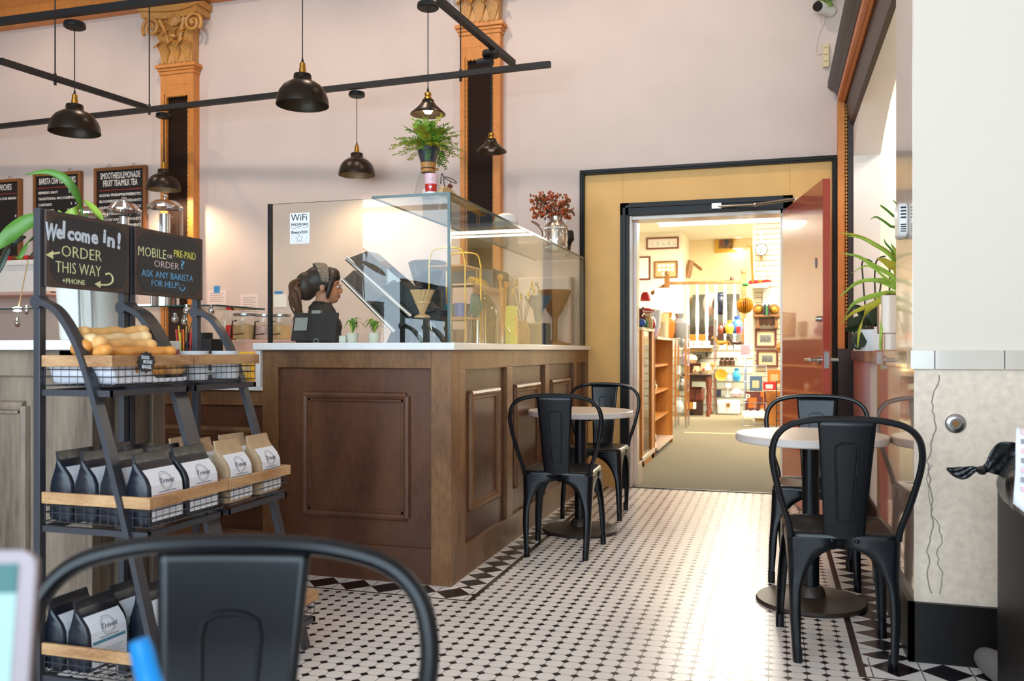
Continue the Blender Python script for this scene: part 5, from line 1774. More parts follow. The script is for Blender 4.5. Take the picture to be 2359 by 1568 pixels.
# slanted machine with chrome rails
y = 4.12
def pz(u, v, yy=y):
    q = aY(u, v, yy)
    return (q.x, q.z)
t = thing('griddle_press', 'black machine with two slanting chrome rails behind the glass', 'machine', (aY(940, 790, y).x, y, ZT))
for k, (A, Bq, top) in enumerate((((799, 596), (948, 728), ((1003, 716), (846, 578))), ((790, 644), (910, 764), ((945, 738), (815, 622))))):
    b = B(); b.tube([aY(*A, y - 0.02 - 0.02 * k), aY(*Bq, y - 0.02 - 0.02 * k)], 0.0125, 12); ob(b, 'chrome_rail', 'chrome', t)
    m1 = ((A[0] + Bq[0]) / 2, (A[1] + Bq[1]) / 2); m2 = ((top[0][0] + top[1][0]) / 2, (top[0][1] + top[1][1]) / 2)
    b = B(); b.prism([pz(*m1), pz(*Bq), pz(*top[0]), pz(*m2)], y, y + 0.14, 'y'); ob(b, 'black_plate', 'matte_black', t, ang=0, bevel=0.004)
    b = B(); b.prism([pz(*A), pz(*m1), pz(*m2), pz(*top[1])], y, y + 0.14, 'y'); ob(b, 'reflection_veil', 'smoke', t, ang=0)  # see-through half stands in for the pane's reflection veiling the plate
b = B(); b.prism([pz(885, 789), pz(1012, 789), pz(1012, 712), pz(950, 700), pz(905, 745)], y + 0.02, y + 0.15, 'y'); ob(b, 'machine_base', 'black_trim', t, ang=0, bevel=0.006)
# grinder with clear hopper
p = aY(985, 790, 4.5)
t = thing('coffee_grinder', 'black coffee grinder with a clear conical hopper near the glass corner', 'grinder', (p.x, 4.5, ZT))
zh = lambda v: aY(985, v, 4.5).z
b = B(); b.lathe([(0.05, zh(668)), (0.075, zh(655)), (0.105, zh(612)), (0.11, zh(606)), (0.10, zh(602)), (0, zh(600))], (p.x, 4.5, 0), 28); ob(b, 'hopper', 'smoke', t)
b = B(); b.lathe([(0, 0), (0.095, 0), (0.095, 0.03), (0.065, 0.04), (0.065, 0.16), (0.085, 0.17), (0.085, zh(668) - ZT), (0.05, zh(664) - ZT)], (p.x, 4.5, ZT), 28); ob(b, 'grinder_body', 'matte_black', t)
b = B(); b.lathe([(0, zh(664)), (0.07, zh(654)), (0.084, zh(640)), (0, zh(637))], (p.x, 4.5, 0), 20); ob(b, 'beans', 'stem', t)
# glass dripper over a carafe
p = aY(973, 790, 3.93)
d_ = -ST * p.x + CT * p.y
zz = lambda v: EYE + (V0 - v) * d_ / F
t = thing('glass_carafe', 'clear glass coffee carafe standing behind the glass near its corner', 'carafe', (p.x, 3.93, ZT))
b = B(); b.lathe([(0, 0), (0.056, 0), (0.06, 0.006), (0.058, 0.03), (0.043, 0.09), (0.036, zz(735) - ZT), (0.04, zz(730) - ZT)], (p.x, 3.93, ZT), 24); ob(b, 'glass_body', 'clear', t)
b = B(); b.tube(spline([(p.x + 0.04, 3.93, ZT + 0.1), (p.x + 0.065, 3.93, ZT + 0.085), (p.x + 0.065, 3.93, ZT + 0.03)], 5), 0.004, 6); ob(b, 'handle', 'clear', t)
t = thing('pour_over_dripper', 'ribbed amber tinted glass dripper held above the carafe', 'dripper', (p.x, 3.93, zz(732)))
dm('amber_glass', (216, 176, 130), 0.15)
b = B()
n = 36
rows = []
for r_, z_ in ((0.012, zz(722)), (0.016, zz(716)), (0.03, zz(700)), (0.058, zz(668))):
    rows.append([(p.x + r_ * (1 + 0.05 * math.cos(k * PI)) * math.cos(2 * PI * k / n + (z_ - zz(722)) * 4), 3.93 + r_ * (1 + 0.05 * math.cos(k * PI)) * math.sin(2 * PI * k / n + (z_ - zz(722)) * 4), z_) for k in range(n)])
b.add([q for r_ in rows for q in r_], [(i * n + k, i * n + (k + 1) % n, (i + 1) * n + (k + 1) % n, (i + 1) * n + k) for i in range(3) for k in range(n)])
ob(b, 'ribbed_cone', 'amber_glass', t, ang=0)
b = B(); b.lathe([(0.012, zz(722)), (0.04, zz(728)), (0.04, zz(731)), (0.012, zz(733))], (p.x, 3.93, 0), 24); b.lathe([(0.035, zz(700) + 0.001), (0.037, zz(697)), (0.0355, zz(694))], (p.x, 3.93, 0), 24); ob(b, 'collar', 'amber_glass', t)
# gold wire rack with cups, beside the side pane
XS = -1.62
def sx_(u, v, x=XS):
    return aX(u, v, x)
q0 = sx_(1030, 790); q1 = sx_(1068, 790)
t = thing('gold_wire_rack', 'gold wire shelf rack with cups inside the glass corner', 'rack', (XS, (q0.y + q1.y) / 2, ZT))
b = B()
for yy_ in (q0.y, q1.y):
    for xx in (XS - 0.1, XS + 0.1):
        b.tube([(xx, yy_, ZT), (xx, yy_, ZT + 0.42)], 0.004, 6)
    b.tube(spline([(XS - 0.1, yy_, ZT + 0.42), (XS - 0.07, yy_, ZT + 0.49), (XS + 0.07, yy_, ZT + 0.49), (XS + 0.1, yy_, ZT + 0.42)], 5), 0.004, 6)
ob(b, 'wire_frame', 'brass', t)
for z in (0.13, 0.40):
    bx('shelf_plate', 'cork_wood', XS - 0.1, XS + 0.1, q0.y, q1.y, ZT + z, ZT + z + 0.008, parent=t)
ym = (q0.y + q1.y) / 2
for k, (dx, dy, z, mt, lb) in enumerate(((0.04, -0.03, 0.138, 'blue', 'cobalt blue glass tumbler on the gold wire rack'), (0.03, 0.05, 0.138, 'rose_wood', 'reddish glass tumbler on the gold wire rack'), (-0.05, 0.05, 0.138, 'teal_glass', 'teal glass tumbler at the back of the gold wire rack'), (0.02, 0.0, 0.0, 'rose_wood', 'dark brown cup on the counter under the gold wire rack'))):
    b = B(); b.lathe([(0, 0), (0.03, 0), (0.036, 0.075), (0.033, 0.075), (0.028, 0.006), (0, 0.006)], (XS + dx, ym + dy, ZT + z), 18); ob(b, 'tumbler', mt, label=lb, cat='tumbler')
b = B()
for k in range(9):
    b.tube(spline([(XS + 0.09, ym - 0.04 + 0.02 * k, ZT + 0.14 + 0.02 * math.sin(k)), (XS + 0.105, ym - 0.05 + 0.022 * k, ZT + 0.2), (XS + 0.10, ym - 0.02 + 0.015 * k, ZT + 0.25 + 0.01 * math.cos(k * 2))], 4), 0.006, 6)
ob(b, 'ribbon_bow', 'teal_glass', label='shiny teal ribbon tied on the gold wire rack', cat='ribbon')
# pink metal frame cart behind
q0 = sx_(1075, 790, -1.9); q1 = sx_(1150, 790, -1.9)
t = thing('pink_shelf', 'pale pink framed shelf standing behind the gold wire rack', 'shelf', (-1.9, (q0.y + q1.y) / 2, ZT))
b = B()
for z in (0.0, 0.15, 0.37):
    b.box(-2.0, -1.86, q0.y, q1.y, ZT + z, ZT + z + 0.028)
for yy_ in (q0.y, q1.y - 0.03):
    b.box(-2.0, -1.86, yy_, yy_ + 0.03, ZT, ZT + 0.39)
ob(b, 'frame', 'pinkish', t, bevel=0.003, ang=0)
# toast-rack like wire basket on it
b = B(); ycc = (q0.y + q1.y) / 2
for k in range(9):
    yy_ = ycc - 0.12 + 0.03 * k
    b.tube(spline([(-1.98, yy_, ZT + 0.40), (-1.97, yy_, ZT + 0.45), (-1.93, yy_, ZT + 0.455), (-1.9, yy_, ZT + 0.40)], 4), 0.003, 6)
b.tube([(-1.94, ycc - 0.03, ZT + 0.40), (-1.94, ycc - 0.03, ZT + 0.53), (-1.94, ycc + 0.03, ZT + 0.53), (-1.94, ycc + 0.03, ZT + 0.40)], 0.003, 6)
b.box(-1.985, -1.895, ycc - 0.13, ycc + 0.13, ZT + 0.3985, ZT + 0.402)
ob(b, 'wire_holder', 'brass', label='small gold wire holder on top of the pink framed shelf', cat='holder')
# black espresso machine block at the wall and beige cupboard behind
p = aY(1150, 640, 6.4)
t = thing('espresso_machine', 'dark grey espresso machine on the back counter behind the glass', 'espresso machine', (-2.32, 6.45, ZB))
b = B(); b.box(-2.62, -2.02, 6.28, 6.66, ZB + 0.09, ZB + 0.68); ob(b, 'machine_body', 'navy', t, bevel=0.02)
b = B()
for x in (-2.45, -2.2):
    b.tube([(x, 6.24, ZB + 0.42), (x, 6.24, ZB + 0.34)], 0.03, 12); b.tube([(x, 6.2, ZB + 0.35), (x, 6.05, ZB + 0.33)], 0.012, 8)
ob(b, 'portafilter', 'steel', t)
b = B()
for x in (-2.56, -2.08):
    for yy_ in (6.33, 6.6):
        b.tube([(x, yy_, ZB), (x, yy_, ZB + 0.1)], 0.02, 10)
b.box(-2.6, -2.04, 6.2, 6.62, ZB + 0.02, ZB + 0.05)
ob(b, 'drip_tray', 'steel', t)
# chrome pitcher, brushes crock, yellow tin, flowers, moka grinder
def side_item(name, label, cat, u, vt, vb, prof, mt, x=XS, part=None, n=24, hx_=None):
    p = aX(u, vb, x)
    d = -ST * p.x + CT * p.y
    h = (vb - vt) * d / F
    b = B(); b.lathe([(r * h, z * h) for r, z in prof], (p.x, p.y, ZT), n)
    return ob(b, name, mt, label=label, cat=cat), p, h
side_item('steel_pitcher', 'tall chrome pitcher behind the side pane', 'pitcher', 1100, 712, 790, [(0, 0), (0.26, 0), (0.24, 0.95), (0.27, 1.0), (0.22, 0.95), (0, 0.9)], 'chrome')
side_item('glass_dome', 'white glass dome behind the chrome pitcher', 'dome', 1112, 668, 790, [(0, 0), (0.3, 0), (0.3, 0.5), (0.26, 0.75), (0.14, 0.93), (0, 1.0)], 'smoke', x=-1.78)
_, p, h = side_item('tool_crock', 'clear glass jar holding wooden barista tools', 'jar', 1158, 752, 792, [(0, 0), (0.45, 0), (0.46, 0.75), (0.34, 0.95), (0.34, 1)], 'clear', x=-1.52)
for k, (dx, dy, hh, mt) in enumerate(((0.0, -0.02, 0.30, 'cork_wood'), (0.01, 0.03, 0.34, 'oak'), (-0.015, 0.0, 0.38, 'cork_wood'))):
    b = B(); b.tube([(p.x, p.y, ZT + 0.012), (p.x + dx, p.y + dy, ZT + hh)], [0.007, 0.010], 8); b.ball((p.x + dx, p.y + dy, ZT + hh + 0.012), (0.018, 0.018, 0.022), 10)
    ob(b, 'wooden_tool', mt, label=('wooden stirring tool leaning nearest in the glass jar', 'wooden tool leaning to the right in the glass jar', 'tallest knobbed wooden tool in the glass jar')[k], cat='tool')
p = aX(1178, 792, -1.53)
t = thing('yellow_box', 'tall yellow box beside the jar of wooden tools', 'box', (p.x, p.y, ZT))
bx('box_body', 'lime', p.x - 0.03, p.x + 0.03, p.y - 0.035, p.y + 0.035, ZT, ZT + 0.235, parent=t, bevel=0.003)
bx('box_label', 'yellow', p.x + 0.03, p.x + 0.0306, p.y - 0.025, p.y + 0.025, ZT + 0.06, ZT + 0.17, parent=t)
p = aX(1205, 790, -1.6)
t = thing('flower_vase', 'small jar of cream daisies behind the side pane', 'vase', (p.x, p.y, ZT))
b = B(); b.lathe([(0, 0), (0.04, 0), (0.045, 0.1), (0.03, 0.14), (0.032, 0.16)], (p.x, p.y, ZT), 18); ob(b, 'jar', 'walnut', t)
for k in range(6):
    a = k * 1.1
    tip = Vector((p.x + 0.07 * math.cos(a), p.y + 0.1 * math.sin(a), ZT + 0.36 + 0.05 * math.sin(k * 2)))
    b = B(); b.tube([(p.x, p.y, ZT + 0.1), tip], 0.002, 5, m=1)
    for j in range(10):
        q = 2 * PI * j / 10
        b.ball(tip + Vector((0.004, 0.024 * math.cos(q), 0.024 * math.sin(q))), (0.004, 0.012, 0.012), 6, 0)
    b.ball(tip + Vector((0.008, 0, 0)), (0.008, 0.01, 0.01), 8, 2)
    ob(b, 'daisy', ['ivory', 'stem', 'yellow'], t)
p = aX(1240, 790, -1.55)
t = thing('hand_grinder', 'vintage blue funnel topped hand grinder behind the side pane', 'grinder', (p.x, p.y, ZT))
bx('drawer_box', 'navy', p.x - 0.07, p.x + 0.07, p.y - 0.07, p.y + 0.07, ZT, ZT + 0.15, parent=t, bevel=0.004)
dm('blue_iron', (84, 112, 140), 0.4)
b = B(); b.lathe([(0.02, 0.15), (0.03, 0.2), (0.035, 0.24), (0.09, 0.32), (0.095, 0.34), (0.085, 0.34), (0.03, 0.26)], (p.x, p.y, ZT), 24); ob(b, 'funnel', 'blue_iron', t)
b = B(); b.tube([(p.x, p.y, ZT + 0.24), (p.x, p.y, ZT + 0.40), (p.x + 0.02, p.y - 0.12, ZT + 0.40)], 0.006, 8); b.ball((p.x + 0.02, p.y - 0.12, ZT + 0.415), (0.014, 0.014, 0.018), 10); ob(b, 'crank', 'steel', t)
side_item('pour_stand', 'brown conical dripper stand at the far end behind the side pane', 'dripper', 1278, 664, 792, [(0, 0), (0.3, 0), (0.28, 0.04), (0.05, 0.1), (0.05, 0.5), (0.14, 0.62), (0.3, 0.98), (0.28, 1), (0.1, 0.62), (0, 0.6)], 'walnut', x=-1.62)
# beige fridge standing behind, and the pale cupboard behind it on the wall
t = thing('pale_cupboard', 'pale beige cupboard at the wall behind the counter end', 'cupboard', (-1.75, 6.55, ZT))
bx('cupboard_body', 'paper_pink', -1.95, -1.52, 6.66, WY - 0.001, ZT, 1.66, parent=t, bevel=0.004)
bx('cupboard_door', 'paper_pink', -1.94, -1.53, 6.645, 6.66, ZT + 0.01, 1.65, parent=t, bevel=0.004)

# ================================================================== BARISTA
pb = aY(742, 790, 5.02)
pr_ = thing('person', 'barista in black with a black patterned bandana, head in profile behind the till', 'person', (pb.x, 5.02, 0), R(34))
b = B()
L = lambda a, c, n=6: [tuple(a[i] + (c[i] - a[i]) * k / n for i in range(3)) for k in range(n + 1)]
def limb(pts, rs, n=14):
    b.tube(spline(pts, 6), [rs[min(int(k / 6), len(rs) - 2)] + (rs[min(int(k / 6), len(rs) - 2) + 1] - rs[min(int(k / 6), len(rs) - 2)]) * (k / 6 - int(k / 6)) if k < 6 * (len(rs) - 1) else rs[-1] for k in range(6 * (len(pts) - 1) + 1)], n)
# torso
for z, rx, ry, x in ((0.86, 0.12, 0.165, 0), (0.95, 0.115, 0.16, 0), (1.05, 0.10, 0.14, 0.005), (1.15, 0.105, 0.15, 0.01), (1.23, 0.105, 0.165, 0.01), (1.29, 0.085, 0.165, 0)):
    b.ball((x, 0, z), (rx, ry, 0.1), 16)
limb([(-0.02, 0, 1.30), (0.0, 0, 1.37), (0.02, 0, 1.44)], [0.062, 0.052, 0.05])
# head
b.ball((0.005, 0, 1.515), (0.098, 0.076, 0.098), 20)
b.ball((0.045, 0, 1.455), (0.066, 0.058, 0.078), 18)
b.ball((0.073, 0, 1.41), (0.032, 0.036, 0.028), 14)
b.tube([(0.10, 0, 1.505), (0.113, 0, 1.48), (0.126, 0, 1.462)], [0.010, 0.012, 0.0135], 10)
b.ball((0.118, 0, 1.457), (0.014, 0.018, 0.010), 10)
b.ball((0.102, 0, 1.433), (0.013, 0.022, 0.008), 10)
b.ball((0.099, 0, 1.421), (0.013, 0.02, 0.008), 10)
b.ball((0.092, 0, 1.52), (0.02, 0.05, 0.014), 12)
for s in (-1, 1):
    b.ball((-0.005, s * 0.077, 1.478), (0.018, 0.008, 0.03), 10)
    limb([(-0.01, s * 0.15, 1.285), (0.02, s * 0.20, 1.17), (0.05, s * 0.205, 1.06)], [0.055, 0.046, 0.038])
    limb([(0.05, s * 0.205, 1.06), (0.17, s * 0.175, 1.045), (0.275, s * 0.13, 1.06)], [0.038, 0.034, 0.024])
    b.ball((0.315, s * 0.115, 1.055), (0.042, 0.036, 0.016), 12)
    for k, ln in enumerate((0.062, 0.072, 0.068, 0.052)):
        y0 = s * (0.115 + (k - 1.5) * 0.018)
        b.tube(spline([(0.34, y0, 1.058), (0.34 + ln * 0.55, y0, 1.052), (0.34 + ln, y0, 1.030)], 3), [0.0095, 0.0093, 0.009, 0.0088, 0.0085, 0.008, 0.0072], 8)
    b.tube(spline([(0.295, s * 0.085, 1.05), (0.325, s * 0.068, 1.043), (0.352, s * 0.066, 1.035)], 3), [0.011, 0.011, 0.0105, 0.010, 0.0098, 0.009, 0.008], 8)
    limb([(0, s * 0.09, 0.86), (0.01, s * 0.10, 0.62), (0.0, s * 0.10, 0.44)], [0.088, 0.07, 0.052])
    limb([(0.0, s * 0.10, 0.44), (-0.012, s * 0.10, 0.25), (-0.02, s * 0.10, 0.07)], [0.052, 0.05, 0.034])
    b.ball((0.03, s * 0.10, 0.035), (0.11, 0.042, 0.034), 12)
body = ob(b, 'body', 'skin', pr_, world=False, remesh=0.0065)
b = B()
for z, rx, ry, x in ((0.88, 0.135, 0.18, 0), (0.97, 0.13, 0.175, 0), (1.06, 0.118, 0.158, 0.005), (1.15, 0.12, 0.165, 0.01), (1.23, 0.12, 0.182, 0.01), (1.295, 0.095, 0.175, 0)):
    b.ball((x, 0, z), (rx, ry, 0.1), 16)
limb([(-0.02, 0, 1.32), (0.0, 0, 1.365), (0.004, 0, 1.39)], [0.078, 0.064, 0.062])
for s in (-1, 1):
    limb([(-0.01, s * 0.15, 1.30), (0.02, s * 0.205, 1.17), (0.05, s * 0.21, 1.06)], [0.07, 0.062, 0.05])
    limb([(0.05, s * 0.21, 1.06), (0.13, s * 0.19, 1.05), (0.2, s * 0.165, 1.05)], [0.05, 0.047, 0.042])
ob(b, 'black_top', 'shirt', pr_, world=False, remesh=0.008)
b = B()
for s in (-1, 1):
    limb([(0, s * 0.09, 0.90), (0.01, s * 0.10, 0.62), (0.0, s * 0.10, 0.44)], [0.108, 0.084, 0.066])
    limb([(0.0, s * 0.10, 0.44), (-0.012, s * 0.10, 0.25), (-0.02, s * 0.10, 0.10)], [0.066, 0.062, 0.056])
b.ball((0, 0, 0.9), (0.135, 0.18, 0.09), 16)
ob(b, 'trousers', 'trousers', pr_, world=False, remesh=0.009)
b = B()
for s in (-1, 1):
    b.ball((0.03, s * 0.10, 0.042), (0.125, 0.05, 0.042), 14); b.box(-0.08, 0.14, s * 0.10 - 0.045, s * 0.10 + 0.045, 0, 0.02)
ob(b, 'shoes', 'matte_black', pr_, world=False)
# hair: cap, fringe, and the loose bunch at the back
b = B()
b.ball((-0.012, 0, 1.53), (0.108, 0.088, 0.098), 20)
b.ball((0.05, 0, 1.575), (0.064, 0.076, 0.045), 16)
b.ball((0.082, 0.0, 1.552), (0.036, 0.062, 0.036), 14)
for s in (-1, 1):
    b.tube(spline([(0.06, s * 0.068, 1.56), (0.045, s * 0.08, 1.50), (0.03, s * 0.078, 1.44), (0.028, s * 0.07, 1.40)], 4), [0.026, 0.026, 0.024, 0.024, 0.022, 0.02, 0.02, 0.017, 0.016, 0.014, 0.012, 0.010, 0.006], 10)
b.ball((-0.10, 0, 1.49), (0.075, 0.075, 0.095), 16)
hr = ob(b, 'hair', 'hair', pr_, world=False, remesh=0.009)
b = B()
for k in range(34):
    a = random.uniform(-1, 1); z0 = random.uniform(1.44, 1.54)
    pts = spline([(-0.12, a * 0.05, z0), (-0.165 - random.uniform(0, 0.03), a * 0.07, z0 - 0.03), (-0.165 - random.uniform(-0.03, 0.035), a * 0.08, z0 - 0.09), (-0.14 - random.uniform(-0.02, 0.05), a * 0.07, z0 - 0.15 - random.uniform(0, 0.04))], 4)
    b.tube(pts, [0.016 * (1 - 0.8 * abs(2 * j / (len(pts) - 1) - 0.9)) for j in range(len(pts))], 6)
ob(b, 'loose_bunch', 'hair_amber', hr, world=False)
b = B()
n = 30
rows = []
for k, (t_, w_) in enumerate(((-1, 0), (-0.6, 0), (-0.2, 0), (0.2, 0), (0.6, 0), (1, 0))):
    rows.append([(-0.012 + 0.118 * 1.012 * math.sin(t_ * 0.36 - 0.05) * (0.55 + 0.45 * math.sin(PI * j / n)) + 0.025 * math.cos(PI * j / n) ** 2, 0.097 * math.cos(PI * j / n), 1.53 + 0.113 * math.sin(PI * j / n) * math.cos(t_ * 0.36) - 0.02 * (1 - math.sin(PI * j / n))) for j in range(n + 1)])
b.add([q for r_ in rows for q in r_], [(i * (n + 1) + j, i * (n + 1) + j + 1, (i + 1) * (n + 1) + j + 1, (i + 1) * (n + 1) + j) for i in range(5) for j in range(n)])
ob(b, 'bandana', 'bandana', pr_, world=False, ang=60, solid=0.004, label='black and white patterned bandana')
b = B()
for s in (-1, 1):
    b.ball((0.094, s * 0.032, 1.487), (0.012, 0.014, 0.010), 10, 0); b.ball((0.104, s * 0.033, 1.487), (0.004, 0.006, 0.006), 8, 1)
ob(b, 'eyes', ['paper', 'hair'], pr_, world=False)
b = B()
for s in (-1, 1):
    b.tube([(0.117, s * 0.034 + 0.022 * math.cos(2 * PI * k / 16), 1.487 + 0.018 * math.sin(2 * PI * k / 16)) for k in range(16)], 0.0016, 5, closed=True)
    b.tube([(0.115, s * 0.056, 1.492), (0.0, s * 0.082, 1.495)], 0.0016, 5)
b.tube([(0.118, -0.012, 1.49), (0.118, 0.012, 1.49)], 0.0016, 5)
ob(b, 'glasses', 'steel', pr_, world=False)
b = B(); b.ball((0.1135, 0, 1.4325), (0.004, 0.02, 0.006), 10); b.ball((0.1105, 0, 1.4215), (0.004, 0.018, 0.006), 10); ob(b, 'lips', 'lip', pr_, world=False)

# ================================================================== ON TOP OF THE GLASS SHELF
p = aY(985, 448, yg + 0.11)
px_, py_ = p.x, yg + 0.12
t = thing('coffee_flask', 'hourglass glass coffee maker with wooden collar holding the fern', 'coffee maker', (px_, py_, zg))
zz = lambda v: EYE + (V0 - v) * (-ST * px_ + CT * py_) / F
b = B(); b.lathe([(0, 0.002), (0.05, 0.002), (0.062, 0.012), (0.064, 0.035), (0.05, zz(412) - zg), (0.033, zz(392) - zg), (0.033, zz(384) - zg), (0.045, zz(366) - zg), (0.066, zz(343) - zg)], (px_, py_, zg), 28); ob(b, 'glass_body', 'clear', t)
b = B(); b.lathe([(0.033, zz(398)), (0.0365, zz(398)), (0.0335, zz(389)), (0.039, zz(376)), (0.036, zz(376)), (0.031, zz(389))], (px_, py_, 0), 24); b.ball((px_ + 0.045, py_, zz(391)), 0.008, 8); ob(b, 'wooden_collar', 'cork_wood', t)
b = B(); b.lathe([(0.036, -0.002), (0.037, 0), (0.036, 0.002)], (px_, py_, zz(389)), 24); ob(b, 'leather_tie', 'stem', t)
t = thing('potted_fern', 'yellow green artificial fern in a dark pot atop the coffee maker', 'fern', (px_, py_, zz(375)))
b = B(); b.lathe([(0, zz(374)), (0.036, zz(374)), (0.05, zz(352)), (0.05, zz(340)), (0.035, zz(336)), (0, zz(338))], (px_, py_, 0), 20); ob(b, 'pot', 'navy', t)
zc0 = zz(342)
for mi_, (mt, n, s0) in enumerate((('leaf', 34, 0.85), ('leaf_light', 60, 0.95), ('leaf_yellow', 40, 1.0))):
    b = B()
    for k in range(n):
        a = random.uniform(0, 2 * PI); el = random.uniform(-0.25, 1.35); ln = random.uniform(0.11, 0.188) * s0
        if k % 9 == 0 and mi_ == 0:
            el = -0.5
        dr = Vector((math.cos(a) * math.cos(el) * 1.0, math.sin(a) * math.cos(el), math.sin(el) * 0.92))
        p0 = Vector((px_, py_, zc0))
        pts = spline([p0, p0 + dr * ln * 0.55 + Vector((0, 0, 0.012)), p0 + dr * ln + Vector((0, 0, -0.012 * math.cos(el)))], 6)
        b.tube(pts, 0.0009, 4)
        for j in range(3, len(pts)):
            for s in (-1, 1):
                tn = (pts[j] - pts[j - 1]).normalized()
                sd = tn.cross(Vector((random.uniform(-.4, .4), random.uniform(-.4, .4), 1))).normalized()
                w = 0.02 * (1.15 - 0.5 * j / len(pts))
                q = pts[j] + (sd * s + tn * 0.8) * w
                b.blade([pts[j], (pts[j] + q) / 2, q], [0.001, 0.0042, 0.0008], side=tn)
    ob(b, 'fronds', mt, t, ang=0)
p = aY(989, 440, yg + 0.03)
t = thing('heart_cup', 'pink and red paper cup with a smiling face and white heart', 'cup', (p.x, yg + 0.04, zg))
cz = zg; cxx, cyy = p.x + 0.004, yg + 0.042
b = B(); b.lathe([(0, 0), (0.025, 0), (0.0262, 0.014)], (cxx, cyy, cz), 24, 2); b.lathe([(0.0262, 0.014), (0.0287, 0.05)], (cxx, cyy, cz), 24, 0); b.lathe([(0.0287, 0.05), (0.031, 0.098), (0.028, 0.098), (0.024, 0.02)], (cxx, cyy, cz), 24, 1)
ob(b, 'paper_cup', ['red', 'pink', 'paper'], t)
b = B()
hp_ = [(0, -0.008), (0.007, 0.001), (0.0066, 0.0055), (0.003, 0.0068), (0, 0.004), (-0.003, 0.0068), (-0.0066, 0.0055), (-0.007, 0.001)]
b.prism([(cxx + 0.008 + x, cz + 0.033 + z) for x, z in hp_], cyy - 0.0278, cyy - 0.026, 'y', 0)
for dx in (0.002, 0.016):
    b.ball((cxx + dx, cyy - 0.0292 + 0.004 * (dx > 0.01), cz + 0.075), (0.0018, 0.0012, 0.0035), 6, 1)
b.tube([(cxx + 0.006, cyy - 0.0295, cz + 0.068), (cxx + 0.009, cyy - 0.0293, cz + 0.066), (cxx + 0.012, cyy - 0.0282, cz + 0.068)], 0.0008, 4, m=1)
ob(b, 'printed_face', ['paper', 'ink'], t, ang=0)
p = aX(1042, 440, CXR - 0.09)
t = thing('wooden_animal', 'small flat tan wooden animal figure with a dark berry, beside the cup', 'figurine', (p.x, p.y, zg))
b = B(); b.prism([(p.y + a_ * 1.0, zg + c_) for a_, c_ in ((-0.16, 0), (-0.16, 0.03), (-0.12, 0.05), (-0.05, 0.055), (0.02, 0.04), (0.12, 0.02), (0.2, 0.0))], p.x - 0.012, p.x + 0.012, 'x'); ob(b, 'wooden_body', 'tan', t, bevel=0.004)
b = B(); b.ball((p.x, p.y - 0.03, zg + 0.066), (0.014, 0.014, 0.012), 10); b.tube([(p.x, p.y - 0.03, zg + 0.07), (p.x, p.y - 0.025, zg + 0.09)], 0.0015, 5); ob(b, 'berry', 'rose_wood', t)
b = B()
q = aX(1030, 430, CXR - 0.1)
b.tube(spline([(q.x, q.y, zg + 0.0), (q.x, q.y - 0.03, zg + 0.05), (q.x, q.y - 0.045, zg + 0.09), (q.x, q.y - 0.02, zg + 0.105), (q.x, q.y + 0.08, zg + 0.112), (q.x, q.y + 0.13, zg + 0.105), (q.x, q.y + 0.08, zg + 0.097), (q.x, q.y - 0.03, zg + 0.098), (q.x, q.y - 0.07, zg + 0.11), (q.x, q.y - 0.085, zg + 0.06)], 5), 0.0022, 6)
ob(b, 'wire_loop', 'stem', label='thin black wire loop standing beside the tan figure', cat='wire')
b = B(); q = aX(1165, 500, -1.52); b.lathe([(0, 0), (0.06, 0), (0.075, 0.03), (0.06, 0.07), (0.03, 0.085), (0, 0.088)], (q.x, q.y, zg), 24); ob(b, 'white_bowl', 'plastic_white', label='upturned white bowl on the glass shelf before the right column', cat='bowl')
# milk can with dried flowers
xm = -1.53
p = aX(1281, 570, xm)
dmm = -ST * p.x + CT * p.y
t = thing('milk_can', 'embossed silver milk can of dried flowers on the glass shelf', 'milk can', (p.x, p.y, zg))
r = 26 * dmm / F
hz = (570 - 500) * dmm / F
b = B(); b.lathe([(0, 0), (r * 0.97, 0), (r, 0.008), (r, hz * 0.82), (r * 0.95, hz * 0.86), (r * 0.55, hz * 1.0), (r * 0.52, hz * 1.04), (r * 0.58, hz * 1.16), (r * 0.52, hz * 1.16), (r * 0.46, hz), (0, hz * 0.9)], (p.x, p.y, zg), 36); ob(b, 'can_body', 'tin', t)
b = B()
for k in range(44):
    a = 2 * PI * k / 44
    b.box(0, 0, 0, 0, 0, 0) if False else None
    for zf in (0.76, 0.12):
        b.ball((p.x + r * math.cos(a), p.y + r * math.sin(a), zg + hz * zf), (0.005, 0.005, 0.009), 6)
for k in range(60):
    a, zf = random.uniform(0, 2 * PI), random.uniform(0.22, 0.66)
    b.ball((p.x + r * math.cos(a), p.y + r * math.sin(a), zg + hz * zf), (0.006, 0.006, random.uniform(0.006, 0.018)), 6)
ob(b, 'embossing', 'tin', t)
for s in (-1, 1):
    b = B(); b.tube(spline([(p.x + s * r * 0.6, p.y, zg + hz * 1.1), (p.x + s * r * 0.85, p.y, zg + hz * 1.08), (p.x + s * r * 0.85, p.y, zg + hz * 0.95)], 4), 0.004, 6); ob(b, 'handle', 'steel', t)
fl = thing('dried_flowers', 'rusty red dried flower bunch in the silver milk can', 'flowers', (p.x, p.y, zg + hz))
bs, b1, b2 = B(), B(), B()
top = Vector((p.x, p.y, zg + hz * 1.1))
